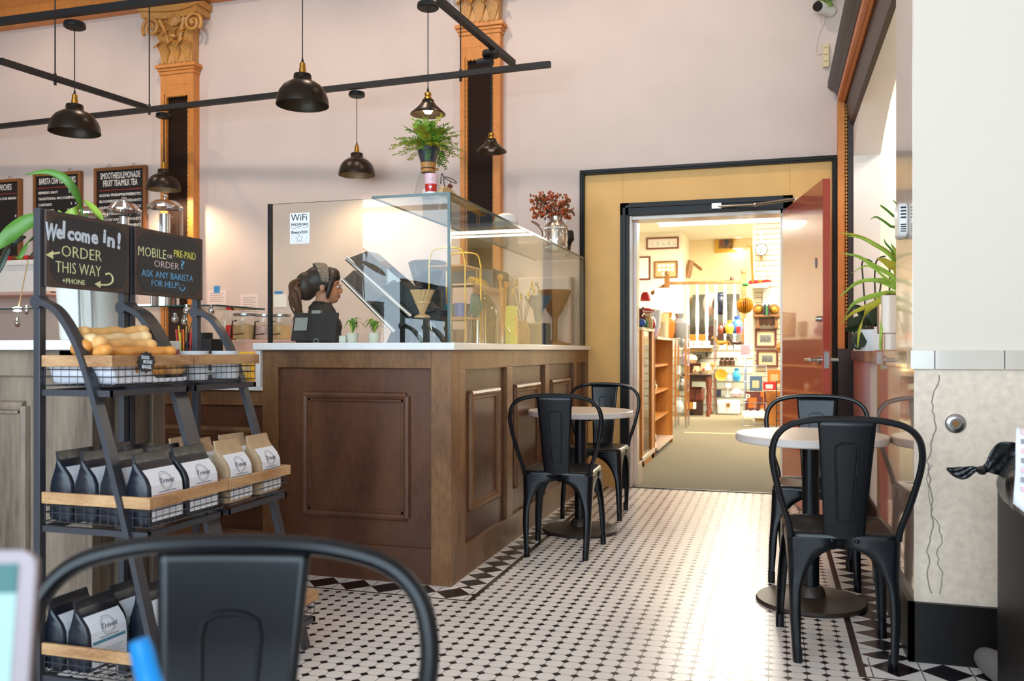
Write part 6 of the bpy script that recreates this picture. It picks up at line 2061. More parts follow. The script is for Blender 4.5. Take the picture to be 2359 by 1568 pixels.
for k in range(300):
    u_, v_ = random.uniform(-1, 1), random.uniform(0, 1)
    if u_ * u_ + (v_ - 0.35) ** 2 * 1.1 > 0.95 and k % 7:
        u_ *= 0.6; v_ = 0.2 + v_ * 0.6
    tip = Vector((p.x + (u_ * 0.155 - 0.03) * CT, p.y + (u_ * 0.155 - 0.03) * ST + random.uniform(-0.09, 0.09), top.z + 0.012 + v_ * 0.175 - 0.02 * abs(u_)))
    if k % 3 == 0:
        bs.tube(spline([top + Vector((random.uniform(-.02, .02), random.uniform(-.02, .02), -0.03)), (top + tip) / 2 + Vector((0, 0, 0.02)), tip], 3), 0.0011, 4)
    (b1 if k % 3 else b2).ball(tip, (0.0105 * random.uniform(0.6, 1.15), 0.010, 0.0115 * random.uniform(0.7, 1.3)), 6)
ob(bs, 'stems', 'stem', fl, ang=0); ob(b1, 'rust_heads', 'rust_flower', fl, ang=0); ob(b2, 'dark_heads', 'dark_flower', fl, ang=0)
p2 = aX(1238, 540, xm)
b = B(); b.tube(spline([(xm, p2.y, zg), (xm, p2.y + 0.12, zg + 0.05), (xm, p2.y + 0.12, zg + 0.1), (xm, p2.y, zg + 0.12), (xm, p2.y - 0.15, zg + 0.128), (xm, p2.y - 0.05, zg + 0.135), (xm, p2.y + 0.06, zg + 0.128)], 5), 0.004, 6); ob(b, 'copper_wire', 'rose_wood', label='thin copper wire loop left of the milk can', cat='wire')
q = aX(1311, 575, xm + 0.02)
t = thing('stemmed_glass', 'small dark stemmed glass ornament right of the milk can', 'glass', (q.x, q.y, zg))
b = B(); b.lathe([(0, 0), (0.03, 0), (0.03, 0.02), (0.01, 0.03), (0.01, 0.09), (0.04, 0.13), (0.035, 0.19), (0.03, 0.2)], (q.x, q.y, zg), 18); ob(b, 'ornament_body', 'matte_black', t)
b = B(); b.tube(spline([(q.x, q.y - 0.03, zg + 0.03), (q.x, q.y + 0.04, zg + 0.07), (q.x, q.y + 0.07, zg + 0.13)], 4), 0.008, 8); ob(b, 'curved_arm', 'chrome', t)

# ================================================================== RIGHT SIDE
# orchid pot and spider plant on the arch sill
sz_ = 1.076
p = aX(2010, 812, XW + 0.06)
t = thing('orchid_pot', 'white pot with a dark leaved orchid on the arch sill', 'pot', (p.x, 5.25, sz_))
ox, oy = XW + 0.075, 5.25
q = aY(2008, 806, oy)
ox = q.x
b = B(); b.lathe([(0, 0), (0.085, 0), (0.092, 0.01), (0.104, 0.115), (0.1, 0.118), (0.094, 0.1), (0, 0.1)], (ox, oy, sz_), 36); ob(b, 'pot', 'enamel', t)
b = B(); b.lathe([(0, 0.108), (0.05, 0.106), (0.095, 0.1)], (ox, oy, sz_), 20)
for k in range(14):
    a = random.uniform(0, 6.28); b.tube(spline([(ox + 0.05 * math.cos(a), oy + 0.05 * math.sin(a), sz_ + 0.1), (ox + 0.06 * math.cos(a), oy + 0.06 * math.sin(a), sz_ + 0.14), (ox + 0.09 * math.cos(a), oy + 0.09 * math.sin(a), sz_ + 0.115)], 3), 0.004, 5)
ob(b, 'bark', 'soil', t)
oc = thing('orchid', 'leafless orchid stems and dark broad leaves in the white pot', 'orchid', (ox, oy, sz_ + 0.1))
def leaf_px(par, pts_px, y, wid, mt, side=None, fold=0.2, first=None):
    pts = spline(([first] if first is not None else []) + [aY(u, v, y + dy) for u, v, dy in pts_px], 6)
    n = len(pts)
    b = B(); b.blade(pts, [wid * min(1, 0.25 + 3.2 * (k / (n - 1))) * (1 - (k / (n - 1)) ** 3) + 0.0006 for k in range(n)], side=side, fold=fold)
    return ob(b, 'leaf', mt, par, ang=80, solid=0.0012)
sd = (0.5, 0.2, 0.85)
leaf_px(oc, [(2003, 752, 0), (1980, 745, -0.03), (1955, 752, -0.06), (1945, 762, -0.08)], oy, 0.045, 'leaf_dark', sd)
leaf_px(oc, [(2000, 752, -0.05), (1985, 770, -0.09), (1978, 795, -0.12), (1980, 806, -0.12)], oy, 0.045, 'leaf_dark', (1, 0.3, 0))
leaf_px(oc, [(2004, 750, 0), (1992, 728, 0), (1978, 712, -0.01), (1960, 702, -0.02)], oy, 0.032, 'leaf_dark', sd)
leaf_px(oc, [(2010, 752, -0.03), (2012, 725, -0.04), (2020, 705, -0.05), (2022, 690, -0.05)], oy, 0.042, 'leaf_dark', (1, 0.3, 0))
leaf_px(oc, [(2020, 752, 0.02), (2030, 735, 0.03), (2036, 716, 0.03)], oy, 0.035, 'leaf_dark', (1, 0.3, 0.2))
for pp in ([(2010, 750), (2016, 690), (2015, 640), (2018, 605), (2028, 593), (2040, 590)], [(2005, 750), (1993, 700), (1988, 640), (1986, 606), (1996, 597), (2010, 603)], [(2014, 750), (2024, 690), (2030, 650), (2030, 640)], [(2016, 752), (2044, 700), (2050, 640), (2047, 600)]):
    b = B(); b.tube(spline([aY(u, v, oy) for u, v in pp], 5), 0.0045, 6); ob(b, 'flower_stem', 'stem', oc)
for u, v in ((2012, 612), (2020, 628), (2016, 660)):
    pass
# box planter with spider plant
ply = 4.31
q = aY(2041, 806, ply)
bx0 = PX - 0.012
t = thing('box_planter', 'square pinkish ceramic planter on the stone ledge beside the white pillar', 'planter', (bx0 + 0.09, ply, 1.079))
zz = lambda v: EYE + (V0 - v) * (-ST * bx0 + CT * ply) / F
b = B()
o_ = [(bx0 + 0.10 + x, ply + y) for x, y in rrect(0.18, 0.18, 0.008, 3)]
b.prism(o_, zz(768), zz(682), 'z')
b.prism([(bx0 + 0.10 + x, ply + y) for x, y in rrect(0.15, 0.15, 0.008, 3)], 1.079, zz(768), 'z')
ob(b, 'planter_box', 'satin_cream', t, bevel=0.003, ang=30)
bx('soil', 'soil', bx0 + 0.03, bx0 + 0.17, ply - 0.08, ply + 0.08, zz(683), zz(680), parent=t)
sp_ = thing('spider_plant', 'arching spider plant with long striped leaves spilling from the pinkish planter', 'spider plant', (bx0 + 0.1, ply, zz(680)))
fp = Vector((bx0 + 0.10, ply, zz(682)))
SL = [([(2060, 640), (2010, 610), (1975, 590), (1938, 583)], 0.010, 0), ([(2062, 600), (2010, 560), (1970, 542), (1933, 535)], 0.010, 1), ([(2062, 610), (2040, 580), (1990, 550), (1948, 543)], 0.008, 0),
      ([(2068, 540), (2050, 520), (2020, 500), (2005, 505)], 0.006, 2), ([(2070, 520), (2055, 495), (2030, 474), (2030, 474)], 0.006, 2), ([(2058, 650), (2020, 645), (1975, 650), (1934, 683)], 0.010, 0), ([(2055, 660), (2010, 645), (1970, 655), (1932, 686)], 0.008, 0),
      ([(2050, 675), (2005, 683), (1965, 700), (1943, 735)], 0.012, 0), ([(2046, 678), (2010, 700), (1965, 720), (1935, 747)], 0.012, 1), ([(2046, 678), (2030, 690), (2000, 712), (1985, 740), (1978, 770), (1976, 803)], 0.014, 1),
      ([(2052, 672), (2042, 690), (2034, 730), (2028, 790), (2030, 855)], 0.008, 0), ([(2066, 620), (2050, 610), (2035, 600), (2020, 595)], 0.020, 1), ([(2070, 600), (2068, 590), (2060, 575), (2052, 560)], 0.014, 0), ([(2060, 590), (2040, 560), (2037, 550)], 0.005, 2), ([(2062, 655), (2040, 640), (2000, 612), (1960, 630)], 0.006, 0), ([(2072, 480), (2066, 470), (2056, 460)], 0.005, 2)]
for k, (pp, wd_, mi_) in enumerate(SL):
    n = len(pp)
    leaf_px(sp_, [(u, v, -0.04 - 0.10 * j / n) for j, (u, v) in enumerate(pp)], ply, wd_, ('leaf_light', 'leaf_yellow', 'leaf')[mi_], side=(0.35, 0.1, 0.9), first=fp + Vector((0.0, -0.04, 0)))
# thermostat on the pillar's side, white box alarm
p = aX(2091, 507, PX - 0.003)
t = thing('motion_sensor', 'white box sensor with a lens high on the pillar side', 'sensor', (PX, p.y + 0.03, p.z - 0.09))
b = B(); b.prism([(p.y + 0.03 + x, p.z + z) for x, z in rrect(0.115, 0.125, 0.025, 5)], PX - 0.036, PX - 0.0045, 'x'); ob(b, 'sensor_case', 'plastic_white', t, bevel=0.006)
b = B(); b.ball((PX - 0.036, p.y + 0.05, p.z + 0.028), (0.004, 0.016, 0.012), 10); ob(b, 'lens', 'led_on', t)
b = B()
for k in range(4):
    b.box(PX - 0.03, PX - 0.012, p.y - 0.0285, p.y - 0.0270, p.z + 0.04 - 0.012 * k, p.z + 0.046 - 0.012 * k)
    b.box(PX - 0.03, PX - 0.012, p.y - 0.0285, p.y - 0.0270, p.z - 0.02 - 0.008 * k, p.z - 0.016 - 0.008 * k)
ob(b, 'vents', 'ink', t, ang=0)
# round steel plate on the stone
p = aY(2201, 975, PY)
t = thing('round_plate', 'round chrome wall fitting with a brown centre on the stone pier', 'wall fitting', (p.x, PY, p.z))
b = B(); b.M = Matrix.Translation(p) @ Matrix.Rotation(R(90), 4, 'X'); b.lathe([(0, 0.0005), (0.033, 0.0005), (0.033, 0.004), (0.029, 0.008), (0.018, 0.010), (0.016, 0.008), (0, 0.008)], n=36); ob(b, 'chrome_ring', 'steel', t)
b = B(); b.M = Matrix.Translation(p) @ Matrix.Rotation(R(90), 4, 'X'); b.lathe([(0, 0.0085), (0.0125, 0.0085), (0.010, 0.0105), (0, 0.0105)], n=24); ob(b, 'centre_button', 'walnut', t)
# bin with bag, sheet, grey toe
xb = aY(2306, 1200, 2.9).x
t = thing('waste_bin', 'tall black waste bin cut by the right edge', 'bin', (xb + 0.25, 2.75, 0))
zt2 = aY(2310, 1112, 2.9).z
b = B(); b.box(xb, xb + 0.55, 2.45, 2.95, 0.03, zt2); ob(b, 'bin_body', 'black_trim', t, bevel=0.008)
b = B(); b.box(xb + 0.02, xb + 0.53, 2.47, 2.93, 0, 0.03); b.box(xb + 0.04, xb + 0.05 + 0.4, 2.440, 2.45, 0.1, zt2 - 0.08); ob(b, 'front_panel', 'matte_black', t, bevel=0.003)
b = B()
n, m_ = 28, 9
vs = []
for i in range(m_):
    for k in range(n):
        a = 2 * PI * k / n
        e = (1.0, 1.03, 1.02, 0.98, 0.9, 0.75, 0.5, 0.2, 0.0)[i]
        z = zt2 + (-0.045, -0.02, 0.02, 0.05, 0.085, 0.115, 0.13, 0.135, 0.13)[i]
        w = 0.012 * math.sin(k * 3.1 + i) + 0.008 * math.sin(k * 5.3 + 2 * i)
        cx_, cy_ = math.cos(a), math.sin(a)
        q = max(abs(cx_), abs(cy_))
        vs.append((xb + 0.275 + (0.285 * cx_ / q * e) * (1 - 0.0) + w, 2.70 + 0.26 * cy_ / q * e + w, z + 0.012 * math.sin(k * 2.3 + i * 1.7) * (i > 0)))
b.add(vs, [(i * n + k, i * n + (k + 1) % n, (i + 1) * n + (k + 1) % n, (i + 1) * n + k) for i in range(m_ - 1) for k in range(n)])
bb = thing('bin_bag', 'black plastic bag over the bin with a knotted tail hanging out left', 'bin bag', (xb + 0.27, 2.7, zt2 - 0.04))
ob(b, 'bag_skirt', 'bag_bin', bb, ang=80, sub=1)
yk = 2.92
b = B()
K = [aY(2330, 1060, yk), aY(2300, 1062, yk), aY(2272, 1078, yk), aY(2262, 1084, yk)]
def flap(rows, y_amp=0.02):
    n = len(rows[0])
    b.add([q + Vector((0, y_amp * math.sin(3.3 * i + 2.1 * j), 0)) for i, r_ in enumerate(rows) for j, q in enumerate(r_)], [(i * n + j, i * n + j + 1, (i + 1) * n + j + 1, (i + 1) * n + j) for i in range(len(rows) - 1) for j in range(n - 1)])
def col(u, v0, v1, n=8, y_=yk):
    return [aY(u, v0 + (v1 - v0) * j / (n - 1), y_) for j in range(n)]
flap([col(2345, 1018, 1112), col(2325, 1016, 1108), col(2305, 1016, 1096), col(2290, 1024, 1092), col(2278, 1046, 1088), col(2270, 1068, 1086), col(2260, 1075, 1087), col(2250, 1075, 1085), col(2240, 1072, 1094), col(2225, 1074, 1106), col(2210, 1075, 1104), col(2195, 1076, 1098), col(2180, 1076, 1082)], 0.012)
ob(b, 'knotted_tail', 'bag_bin', bb, ang=80, solid=0.002, sub=1)
b = B(); b.ball(aY(2262, 1083, yk - 0.01), (0.016, 0.02, 0.014), 10); ob(b, 'knot', 'bag_bin', bb)
yp_ = 2.36
b = B()
P4 = [aY(2342, 985, yp_), aY(2400, 1000, yp_), aY(2400, 1212, yp_), aY(2335, 1160, yp_)]
t = thing('bin_notice', 'white notice with pink print at the right edge beside the bin', 'notice', P4[3])
n_ = 8
b.add([P4[0].lerp(P4[1], j / n_).lerp(P4[3].lerp(P4[2], j / n_), i / n_) + Vector((0, 0.004 * math.sin(i + j), 0)) for i in range(n_ + 1) for j in range(n_ + 1)], [(i * 9 + j, i * 9 + j + 1, (i + 1) * 9 + j + 1, (i + 1) * 9 + j) for i in range(n_) for j in range(n_)])
ob(b, 'sheet', 'label_white', t, solid=0.002)
b = B()
for k in range(7):
    q = aY(2352, 1000 + 22 * k, yp_ - 0.006); b.box(q.x, q.x + 0.03, q.y - 0.0005, q.y, q.z, q.z + 0.012, k % 2)
ob(b, 'pink_print', ['pink', 'paper_grey'], t, ang=0)
bx('notice_stand', 'matte_black', P4[3].x + 0.04, P4[3].x + 0.30, yp_ + 0.01, yp_ + 0.06, 0, P4[1].z + 0.02, label='black stand holding the white and pink notice', cat='stand', bevel=0.004)
b = B()
q0, q1 = aZ(2262, 1538, 0), aZ(2320, 1590, 0)
dv = (q1 - q0)
b.tube(spline([q0 + Vector((0, 0, 0.04)), q0 + dv * 0.25 + Vector((0, 0, 0.045)), q0 + dv * 0.7 + Vector((0, 0, 0.05)), q0 + dv * 1.3 + Vector((0, 0, 0.06)), q0 + dv * 2.0 + Vector((0, 0, 0.06))], 4), [0.02, 0.03, 0.035, 0.038, 0.04, 0.043, 0.045, 0.046, 0.047, 0.048, 0.049, 0.05, 0.052, 0.052, 0.052, 0.05, 0.045], 14)
ob(b, 'grey_shoe', 'grey_cloth', label='rounded grey felt shoe toe at the foot of the bin', cat='shoe')
# security camera with plant, power strip
p = aY(1884, 31, WY)
t = thing('security_camera', 'white security camera high on the wall at upper right', 'camera', (p.x, WY, p.z))
b = B(); b.tube([(p.x, WY - 0.13, p.z), (p.x + 0.09, WY - 0.02, p.z + 0.0)], 0.042, 16); ob(b, 'camera_case', 'plastic_white', t)
b = B(); b.tube([(p.x - 0.012, WY - 0.15, p.z), (p.x + 0.0, WY - 0.13, p.z)], 0.035, 16); ob(b, 'lens', 'black_trim', t)
b = B(); b.tube(spline([(p.x + 0.06, WY - 0.01, p.z - 0.03), (p.x + 0.0, WY - 0.006, p.z - 0.18), (p.x - 0.01, WY - 0.006, p.z - 0.3), (p.x + 0.05, WY - 0.006, p.z - 0.29)], 5), 0.003, 6); ob(b, 'cable', 'paper_pink', t)
t = thing('hanging_greenery', 'trailing greenery at the top edge above the security camera', 'plant', (p.x + 0.03, WY - 0.06, p.z + 0.06))
for mt in ('leaf_light', 'leaf'):
    b = B()
    for k in range(60):
        a = Vector((p.x + random.uniform(-0.01, 0.10), WY - random.uniform(0.03, 0.14), p.z + random.uniform(0.01, 0.14)))
        b.blade([a, a + Vector((random.uniform(-.02, .02), random.uniform(-.02, .02), -0.02)), a + Vector((random.uniform(-.03, .03), random.uniform(-.02, .02), -0.04))], [0.002, 0.006, 0.001])
    ob(b, 'leaves', mt, t, ang=0)
b = B(); b.lathe([(0, 0), (0.06, 0), (0.08, 0.1), (0, 0.1)], (p.x + 0.05, WY - 0.085, p.z + 0.14), 16); ob(b, 'hanging_pot', 'pot_white', t)
b = B(); b.tube([(p.x + 0.05, WY - 0.085, p.z + 0.2), (p.x + 0.05, WY - 0.0, p.z + 0.3)], 0.004, 6); ob(b, 'bracket', 'steel', t)
p = aY(1902, 130, WY)
t = thing('power_strip', 'ivory power strip fixed upright on the wall under the camera', 'power strip', (p.x, WY, p.z - 0.08))
b = B(); b.box(p.x - 0.02, p.x + 0.022, WY - 0.03, WY, p.z - 0.085, p.z + 0.085); ob(b, 'strip_case', 'ivory', t, bevel=0.004)
b = B()
for k in range(3):
    for dx in (-0.007, 0.007):
        b.box(p.x + dx - 0.002, p.x + dx + 0.002, WY - 0.0308, WY - 0.03, p.z + 0.05 - 0.05 * k, p.z + 0.062 - 0.05 * k)
ob(b, 'sockets', 'ink', t, ang=0)

# ================================================================== THE SHOP BEYOND THE DOOR
SY = 15.6
struct('floor_shop', 'carpet', (-4, 4, WY + 0.02, 18, -0.1, 0.004))
struct('trim_9', 'black_trim', (DX0, DX1, WY - 0.005, WY + 0.025, -0.02, 0.006))
q = aZ(1600, 997, 0)
struct('trim_10', 'carpet_seam', (-1.1, 2.2, q.y - 0.05, q.y + 0.05, 0.004, 0.006))
SX0, SX1, SCZ = -3.2, 3.4, 3.3
struct('wall_shop', 'white_wall', (SX0 - 0.1, SX0, WY + 0.2, 18, 0, SCZ), (SX1, SX1 + 0.1, WY + 0.2, 18, 0, SCZ), (XW, SX1, WY + 0.2, WY + 0.3, 0, SCZ), (SX0, DX0 - 0.1, WY + 0.21, WY + 0.3, 0, SCZ))
struct('ceiling_shop', 'white_wall', (SX0, SX1, WY + 0.2, 18, SCZ, SCZ + 0.1))
xc = aY(1573, 600, 16.6).x
struct('wall_shop_back', 'white_wall', (SX0, xc, 16.6, 16.8, 0, SCZ), (xc - 0.15, xc, 16.8, 18, 0, SCZ))
struct('wall_stairwell', 'cream_wall', (xc, SX1, 17.9, 18.0, 0, SCZ))
# landing with slatted front
zl = aY(1600, 795, SY).z
b = B(); b.box(SX0, SX1, SY, 17.9, 0, zl, 0)
for k in range(8):
    b.box(SX0, SX1, SY - 0.004, SY, 0.12 + 0.135 * k, 0.135 + 0.135 * k, 1)
ob(b, 'wall_landing', ['slat_grey', 'slat_groove'], kind='structure', ang=0)
for i, (x, y, pw) in enumerate(((0.3, 9.3, 80), (0.2, 12.2, 190), (0.6, 14.6, 650))):
    t = thing('tube_light', 'long fluorescent tube light on the shop ceiling, %s from the door' % ('nearest', 'second', 'farthest')[i], 'light', (x, y, SCZ), group='shop tube lights')
    zf = aY(1600, 518, y).z if i == 0 else SCZ - 0.103
    b = B(); b.box(x - 1.5, x + 1.5, y - 0.09, y + 0.09, zf + 0.03, zf + 0.1)
    if i == 0:
        for xx in (x - 1.2, x + 1.2):
            b.tube([(xx, y, zf + 0.1), (xx, y, SCZ - 0.001)], 0.01, 6)
    ob(b, 'housing', 'white_paint', t)
    b = B(); b.tube([(x - 1.45, y, zf + 0.015), (x + 1.45, y, zf + 0.015)], 0.018, 10); ob(b, 'tube', 'tube_on', t)
    lamp('tube_lamp', 'AREA', (x, y, zf - 0.03), pw, (1, 0.93, 0.80), 2.8, size_y=0.15)

def K(name, label, cat, u, vt, vb, prof, mt, Y, group=None, n=16, base=None):
    return lathe_thing(name, label, cat, u, vb, vt, prof, mt, y=Y, group=group, n=n, base=base)
def BX(name, label, cat, u0, v0, u1, v1, Y, mt, dep=0.1, bevel=0.004, group=None):
    a, c = aY(u0, v1, Y), aY(u1, v0, Y)
    return bx(name, mt, a.x, c.x, Y, Y + dep, a.z, c.z, label=label, cat=cat, bevel=bevel, group=group)
def frame(label, u0, v0, u1, v1, Y, mf, mc, bw=0.03, art=None, mat_=None):
    a, c = aY(u0, v1, Y), aY(u1, v0, Y)
    t = thing('picture_frame', label, 'picture', ((a.x + c.x) / 2, Y, a.z))
    b = B()
    for q in ((a.x, a.x + bw, a.z, c.z), (c.x - bw, c.x, a.z, c.z), (a.x + bw, c.x - bw, a.z, a.z + bw), (a.x + bw, c.x - bw, c.z - bw, c.z)):
        b.box(q[0], q[1], Y - 0.03, Y, q[2], q[3])
    ob(b, 'frame', mf, t, bevel=0.004, ang=0)
    bx('picture', mc, a.x + bw * .9, c.x - bw * .9, Y - 0.012, Y, a.z + bw * .9, c.z - bw * .9, parent=t)
    w, h = c.x - a.x, c.z - a.z
    if art == 'grid':
        b = B()
        for i in range(4):
            for j in range(3):
                if j == 2 and i in (0, 3):
                    continue
                b.box(a.x + w * (0.16 + 0.18 * i), a.x + w * (0.30 + 0.18 * i), Y - 0.014, Y - 0.012, c.z - h * (0.36 + 0.24 * j), c.z - h * (0.18 + 0.24 * j))
        ob(b, 'mounted_cards', 'paper', t, ang=0)
    elif art == 'print':
        bx('mounted_print', 'paper_grey', a.x + w * 0.24, c.x - w * 0.24, Y - 0.014, Y - 0.012, a.z + h * 0.28, c.z - h * 0.32, parent=t)
        b = B()
        for k in range(9):
            b.box(a.x + w * (0.26 + 0.052 * k), a.x + w * (0.29 + 0.052 * k), Y - 0.0155, Y - 0.014, a.z + h * 0.3, a.z + h * (0.45 + 0.22 * abs(math.sin(k * 1.9))))
        ob(b, 'drawn_towers', 'grey_stair', t, ang=0)
    elif art == 'doodle':
        b = B()
        for k in range(5):
            b.tube(spline([(a.x + w * (0.15 + 0.17 * k), Y - 0.013, a.z + h * 0.3), (a.x + w * (0.19 + 0.17 * k), Y - 0.013, a.z + h * (0.5 + 0.1 * (k % 2))), (a.x + w * (0.23 + 0.17 * k), Y - 0.013, a.z + h * 0.32)], 4), 0.004, 5)
        ob(b, 'line_drawing', 'paper_grey', t, ang=0)
    elif art == 'figures':
        b = B()
        b.ball((a.x + w * 0.55, Y - 0.012, a.z + h * 0.45), (w * 0.1, 0.004, h * 0.2), 10, 0); b.ball((a.x + w * 0.35, Y - 0.012, a.z + h * 0.4), (w * 0.08, 0.004, h * 0.16), 10, 1); b.ball((a.x + w * 0.5, Y - 0.012, a.z + h * 0.7), (w * 0.18, 0.004, h * 0.1), 10, 2)
        ob(b, 'painted_shapes', ['navy', 'rose_wood', 'tan'], t)
frame('long framed line drawing high on the shop back wall', 1489, 545, 1564, 575, 16.6, 'rose_wood', 'paper', 0.03, 'doodle')
frame('framed white sheet cut by the left door jamb', 1430, 590, 1499, 646, 16.6, 'rose_wood', 'paper', 0.03)
frame('brown frame of small mounted cards on the shop back wall', 1507, 600, 1562, 641, 16.6, 'walnut', 'tan', 0.03, 'grid')
frame('gilt framed dark painting above the shop landing', 1646, 520, 1697, 582, 17.9, 'gilt', 'painting', 0.08, 'figures')
# balustrade
t = thing('balustrade', 'wooden handrail with white turned balusters along the shop landing', 'railing', (0.9, SY + 0.06, zl))
yb_ = SY + 0.08
zr_ = aY(1620, 650, yb_).z
xa_, xb2 = aY(1537, 650, yb_).x, aY(1713, 650, yb_).x
b = B(); b.box(xa_, xb2, yb_ - 0.035, yb_ + 0.035, zr_ - 0.03, zr_ + 0.02); ob(b, 'handrail', 'walnut', t, bevel=0.008)
k = 0
for u in (1584, 1606, 1628, 1649, 1670, 1692):
    x = aY(u, 700, yb_).x
    hb = zr_ - zl - 0.03
    b = B(); b.lathe([(0.02, 0), (0.02, hb * 0.15), (0.032, hb * 0.18), (0.022, hb * 0.22), (0.036, hb * 0.4), (0.028, hb * 0.7), (0.02, hb * 0.8), (0.03, hb * 0.84), (0.02, hb)], (x, yb_, zl), 12); ob(b, 'baluster', 'white_paint', t)
for x in (xa_, xb2):
    b = B(); b.box(x - 0.045, x + 0.045, yb_ - 0.045, yb_ + 0.045, zr_ - 0.25 if x == xa_ else zl, zr_ + 0.09); b.prism([(x - 0.05, zr_ + 0.09), (x + 0.05, zr_ + 0.09), (x + 0.03, zr_ + 0.13), (x - 0.03, zr_ + 0.13)], yb_ - 0.05, yb_ + 0.05, 'y'); b.ball((x, yb_, zr_ + 0.17), 0.05, 14)
    ob(b, 'newel_post', 'walnut', t, ang=30)
b = B(); b.tube([(xa_, yb_, zr_ - 0.02), aY(1500, 676, yb_)], 0.035, 8); ob(b, 'sloping_rail', 'walnut', t)
# stairs going up beyond
t = thing('carpeted_stairs', 'grey carpeted stairs rising behind the balusters', 'stairs', (1.0, 17, zl))
b = B()
x0 = aY(1588, 700, 16.9).x
for k in range(6):
    b.box(x0, x0 + 0.9, 16.5 + 0.22 * k, 17.89, zl, zl + 0.17 * (k + 1))
ob(b, 'steps', 'grey_stair', t, ang=0)
b = B(); b.tube([aY(1583, 640, 17.2), aY(1592, 600, 17.2)], 0.06, 8); b.tube([aY(1592, 602, 17.2), aY(1615, 620, 17.5)], 0.03, 8); ob(b, 'stair_rail', 'walnut', t)
note('wall_sign', 'white notice with a pink heading hung below the sloping rail', 1508, 662, 1572, 696, 'paper', None, 3, 'sign', SY - 0.01)
# display cabinet nearest the door, open bookcase behind it
CX_ = -1.14
t = thing('display_cabinet', 'glass fronted wooden display cabinet nearest the shop door', 'cabinet', (CX_ - 0.2, 8.4, 0))
za, zb2 = 1.26, 0.06
ya, yc_ = 7.92, 8.76
for y0 in (ya, yc_ - 0.16):
    bx('post', 'oak', CX_ - 0.04, CX_, y0, y0 + (0.13 if y0 == ya else 0.16), 0, za, parent=t, bevel=0.003)
bx('side_panel', 'oak', CX_ - 0.42, CX_ - 0.04, ya, ya + 0.02, 0, za, parent=t)
bx('top_board', 'satin_cream', CX_ - 0.44, CX_ + 0.008, ya - 0.01, yc_ + 0.01, za, za + 0.03, parent=t, bevel=0.003)
bx('plinth', 'oak', CX_ - 0.42, CX_, ya, yc_, 0, 0.06, parent=t)
bx('bottom_rail', 'satin_cream', CX_ - 0.015, CX_ + 0.012, ya, yc_, 0.06, 0.10, parent=t, bevel=0.003)
bx('glass_front', 'pane_strong', CX_ - 0.02, CX_ - 0.015, ya + 0.13, yc_ - 0.16, 0.1, za, parent=t)
bx('mirror_back', 'chrome', CX_ - 0.42, CX_ - 0.41, ya + 0.02, yc_, 0.06, za, parent=t)
for z in (0.36, 0.62, 0.9):
    bx('glass_shelf', 'clear', CX_ - 0.40, CX_ - 0.03, ya + 0.02, yc_ - 0.02, z, z + 0.008, parent=t)
cab = [('white shell dish', 0.368, 'ivory', 0.1, CUP), ('clear blue vase', 0.628, 'sky_blue', 0.14, VASE), ('pale blue bowl', 0.628, 'blue', 0.07, CUP), ('white jug', 0.908, 'enamel', 0.14, VASE), ('silver goblet', 0.908, 'steel', 0.12, VASE), ('white lidded pot', 0.908, 'enamel', 0.1, CUP)]
for k, (nm_, z, mt, h, pf_) in enumerate(cab):
    y = ya + 0.24 + 0.19 * (k % 3)
    b = B(); b.lathe([(r * h, q * h) for r, q in pf_], (CX_ - 0.15 - 0.08 * (k % 2), y, z), 16)
    ob(b, nm_.split()[-1], mt, label='%s on a glass shelf in the nearest display cabinet' % nm_, cat=nm_.split()[-1])
t = thing('open_bookcase', 'open oak bookcase with a golden grained side behind the display cabinet', 'bookcase', (-1.3, 9.5, 0))
y0, y1, z1 = 8.82, 10.3, 1.19
bx('side_panel', 'oak', CX_ - 0.44, CX_ + 0.02, y1 - 0.03, y1, 0, z1, parent=t)
bx('side_panel', 'oak', CX_ - 0.44, CX_ + 0.0, y0, y0 + 0.03, 0, z1, parent=t)
bx('back_panel', 'oak', CX_ - 0.46, CX_ - 0.44, y0, y1, 0, z1, parent=t)
bx('top_board', 'satin_cream', CX_ - 0.46, CX_ + 0.03, y0, y1 + 0.01, z1, z1 + 0.03, parent=t)
for z in (0.06, 0.34, 0.62, 0.9):
    bx('shelf', 'satin_cream' if z == 0.06 else 'oak', CX_ - 0.44, CX_ + (0.03 if z == 0.06 else -0.03), y0 + 0.03, y1 - 0.03, z, z + 0.025, parent=t)
for k, (lb, z, y, mt, h, pf_, nm_) in enumerate((('dark vase on the lowest shelf of the open bookcase', 0.085, 9.02, 'navy', 0.2, VASE, 'vase'), ('ivory shell on the lowest shelf of the open bookcase', 0.085, 9.3, 'ivory', 0.1, CUP, 'shell'), ('silver box on the lowest shelf of the open bookcase', 0.085, 8.93, 'steel', 0.08, CUP, 'box'), ('brown carved animal on the middle shelf of the open bookcase', 0.645, 9.1, 'dark_wood', 0.17, VASE, 'carving'), ('white antler ornament on the middle shelf of the open bookcase', 0.645, 9.4, 'ivory', 0.1, VASE, 'ornament'), ('tan dish on the upper shelf of the open bookcase', 0.925, 9.2, 'tan', 0.1, CUP, 'dish'))):
    b = B(); b.lathe([(r * h, q * h) for r, q in pf_], (CX_ - 0.08, y, z), 14); ob(b, nm_, mt, label=lb, cat=nm_)
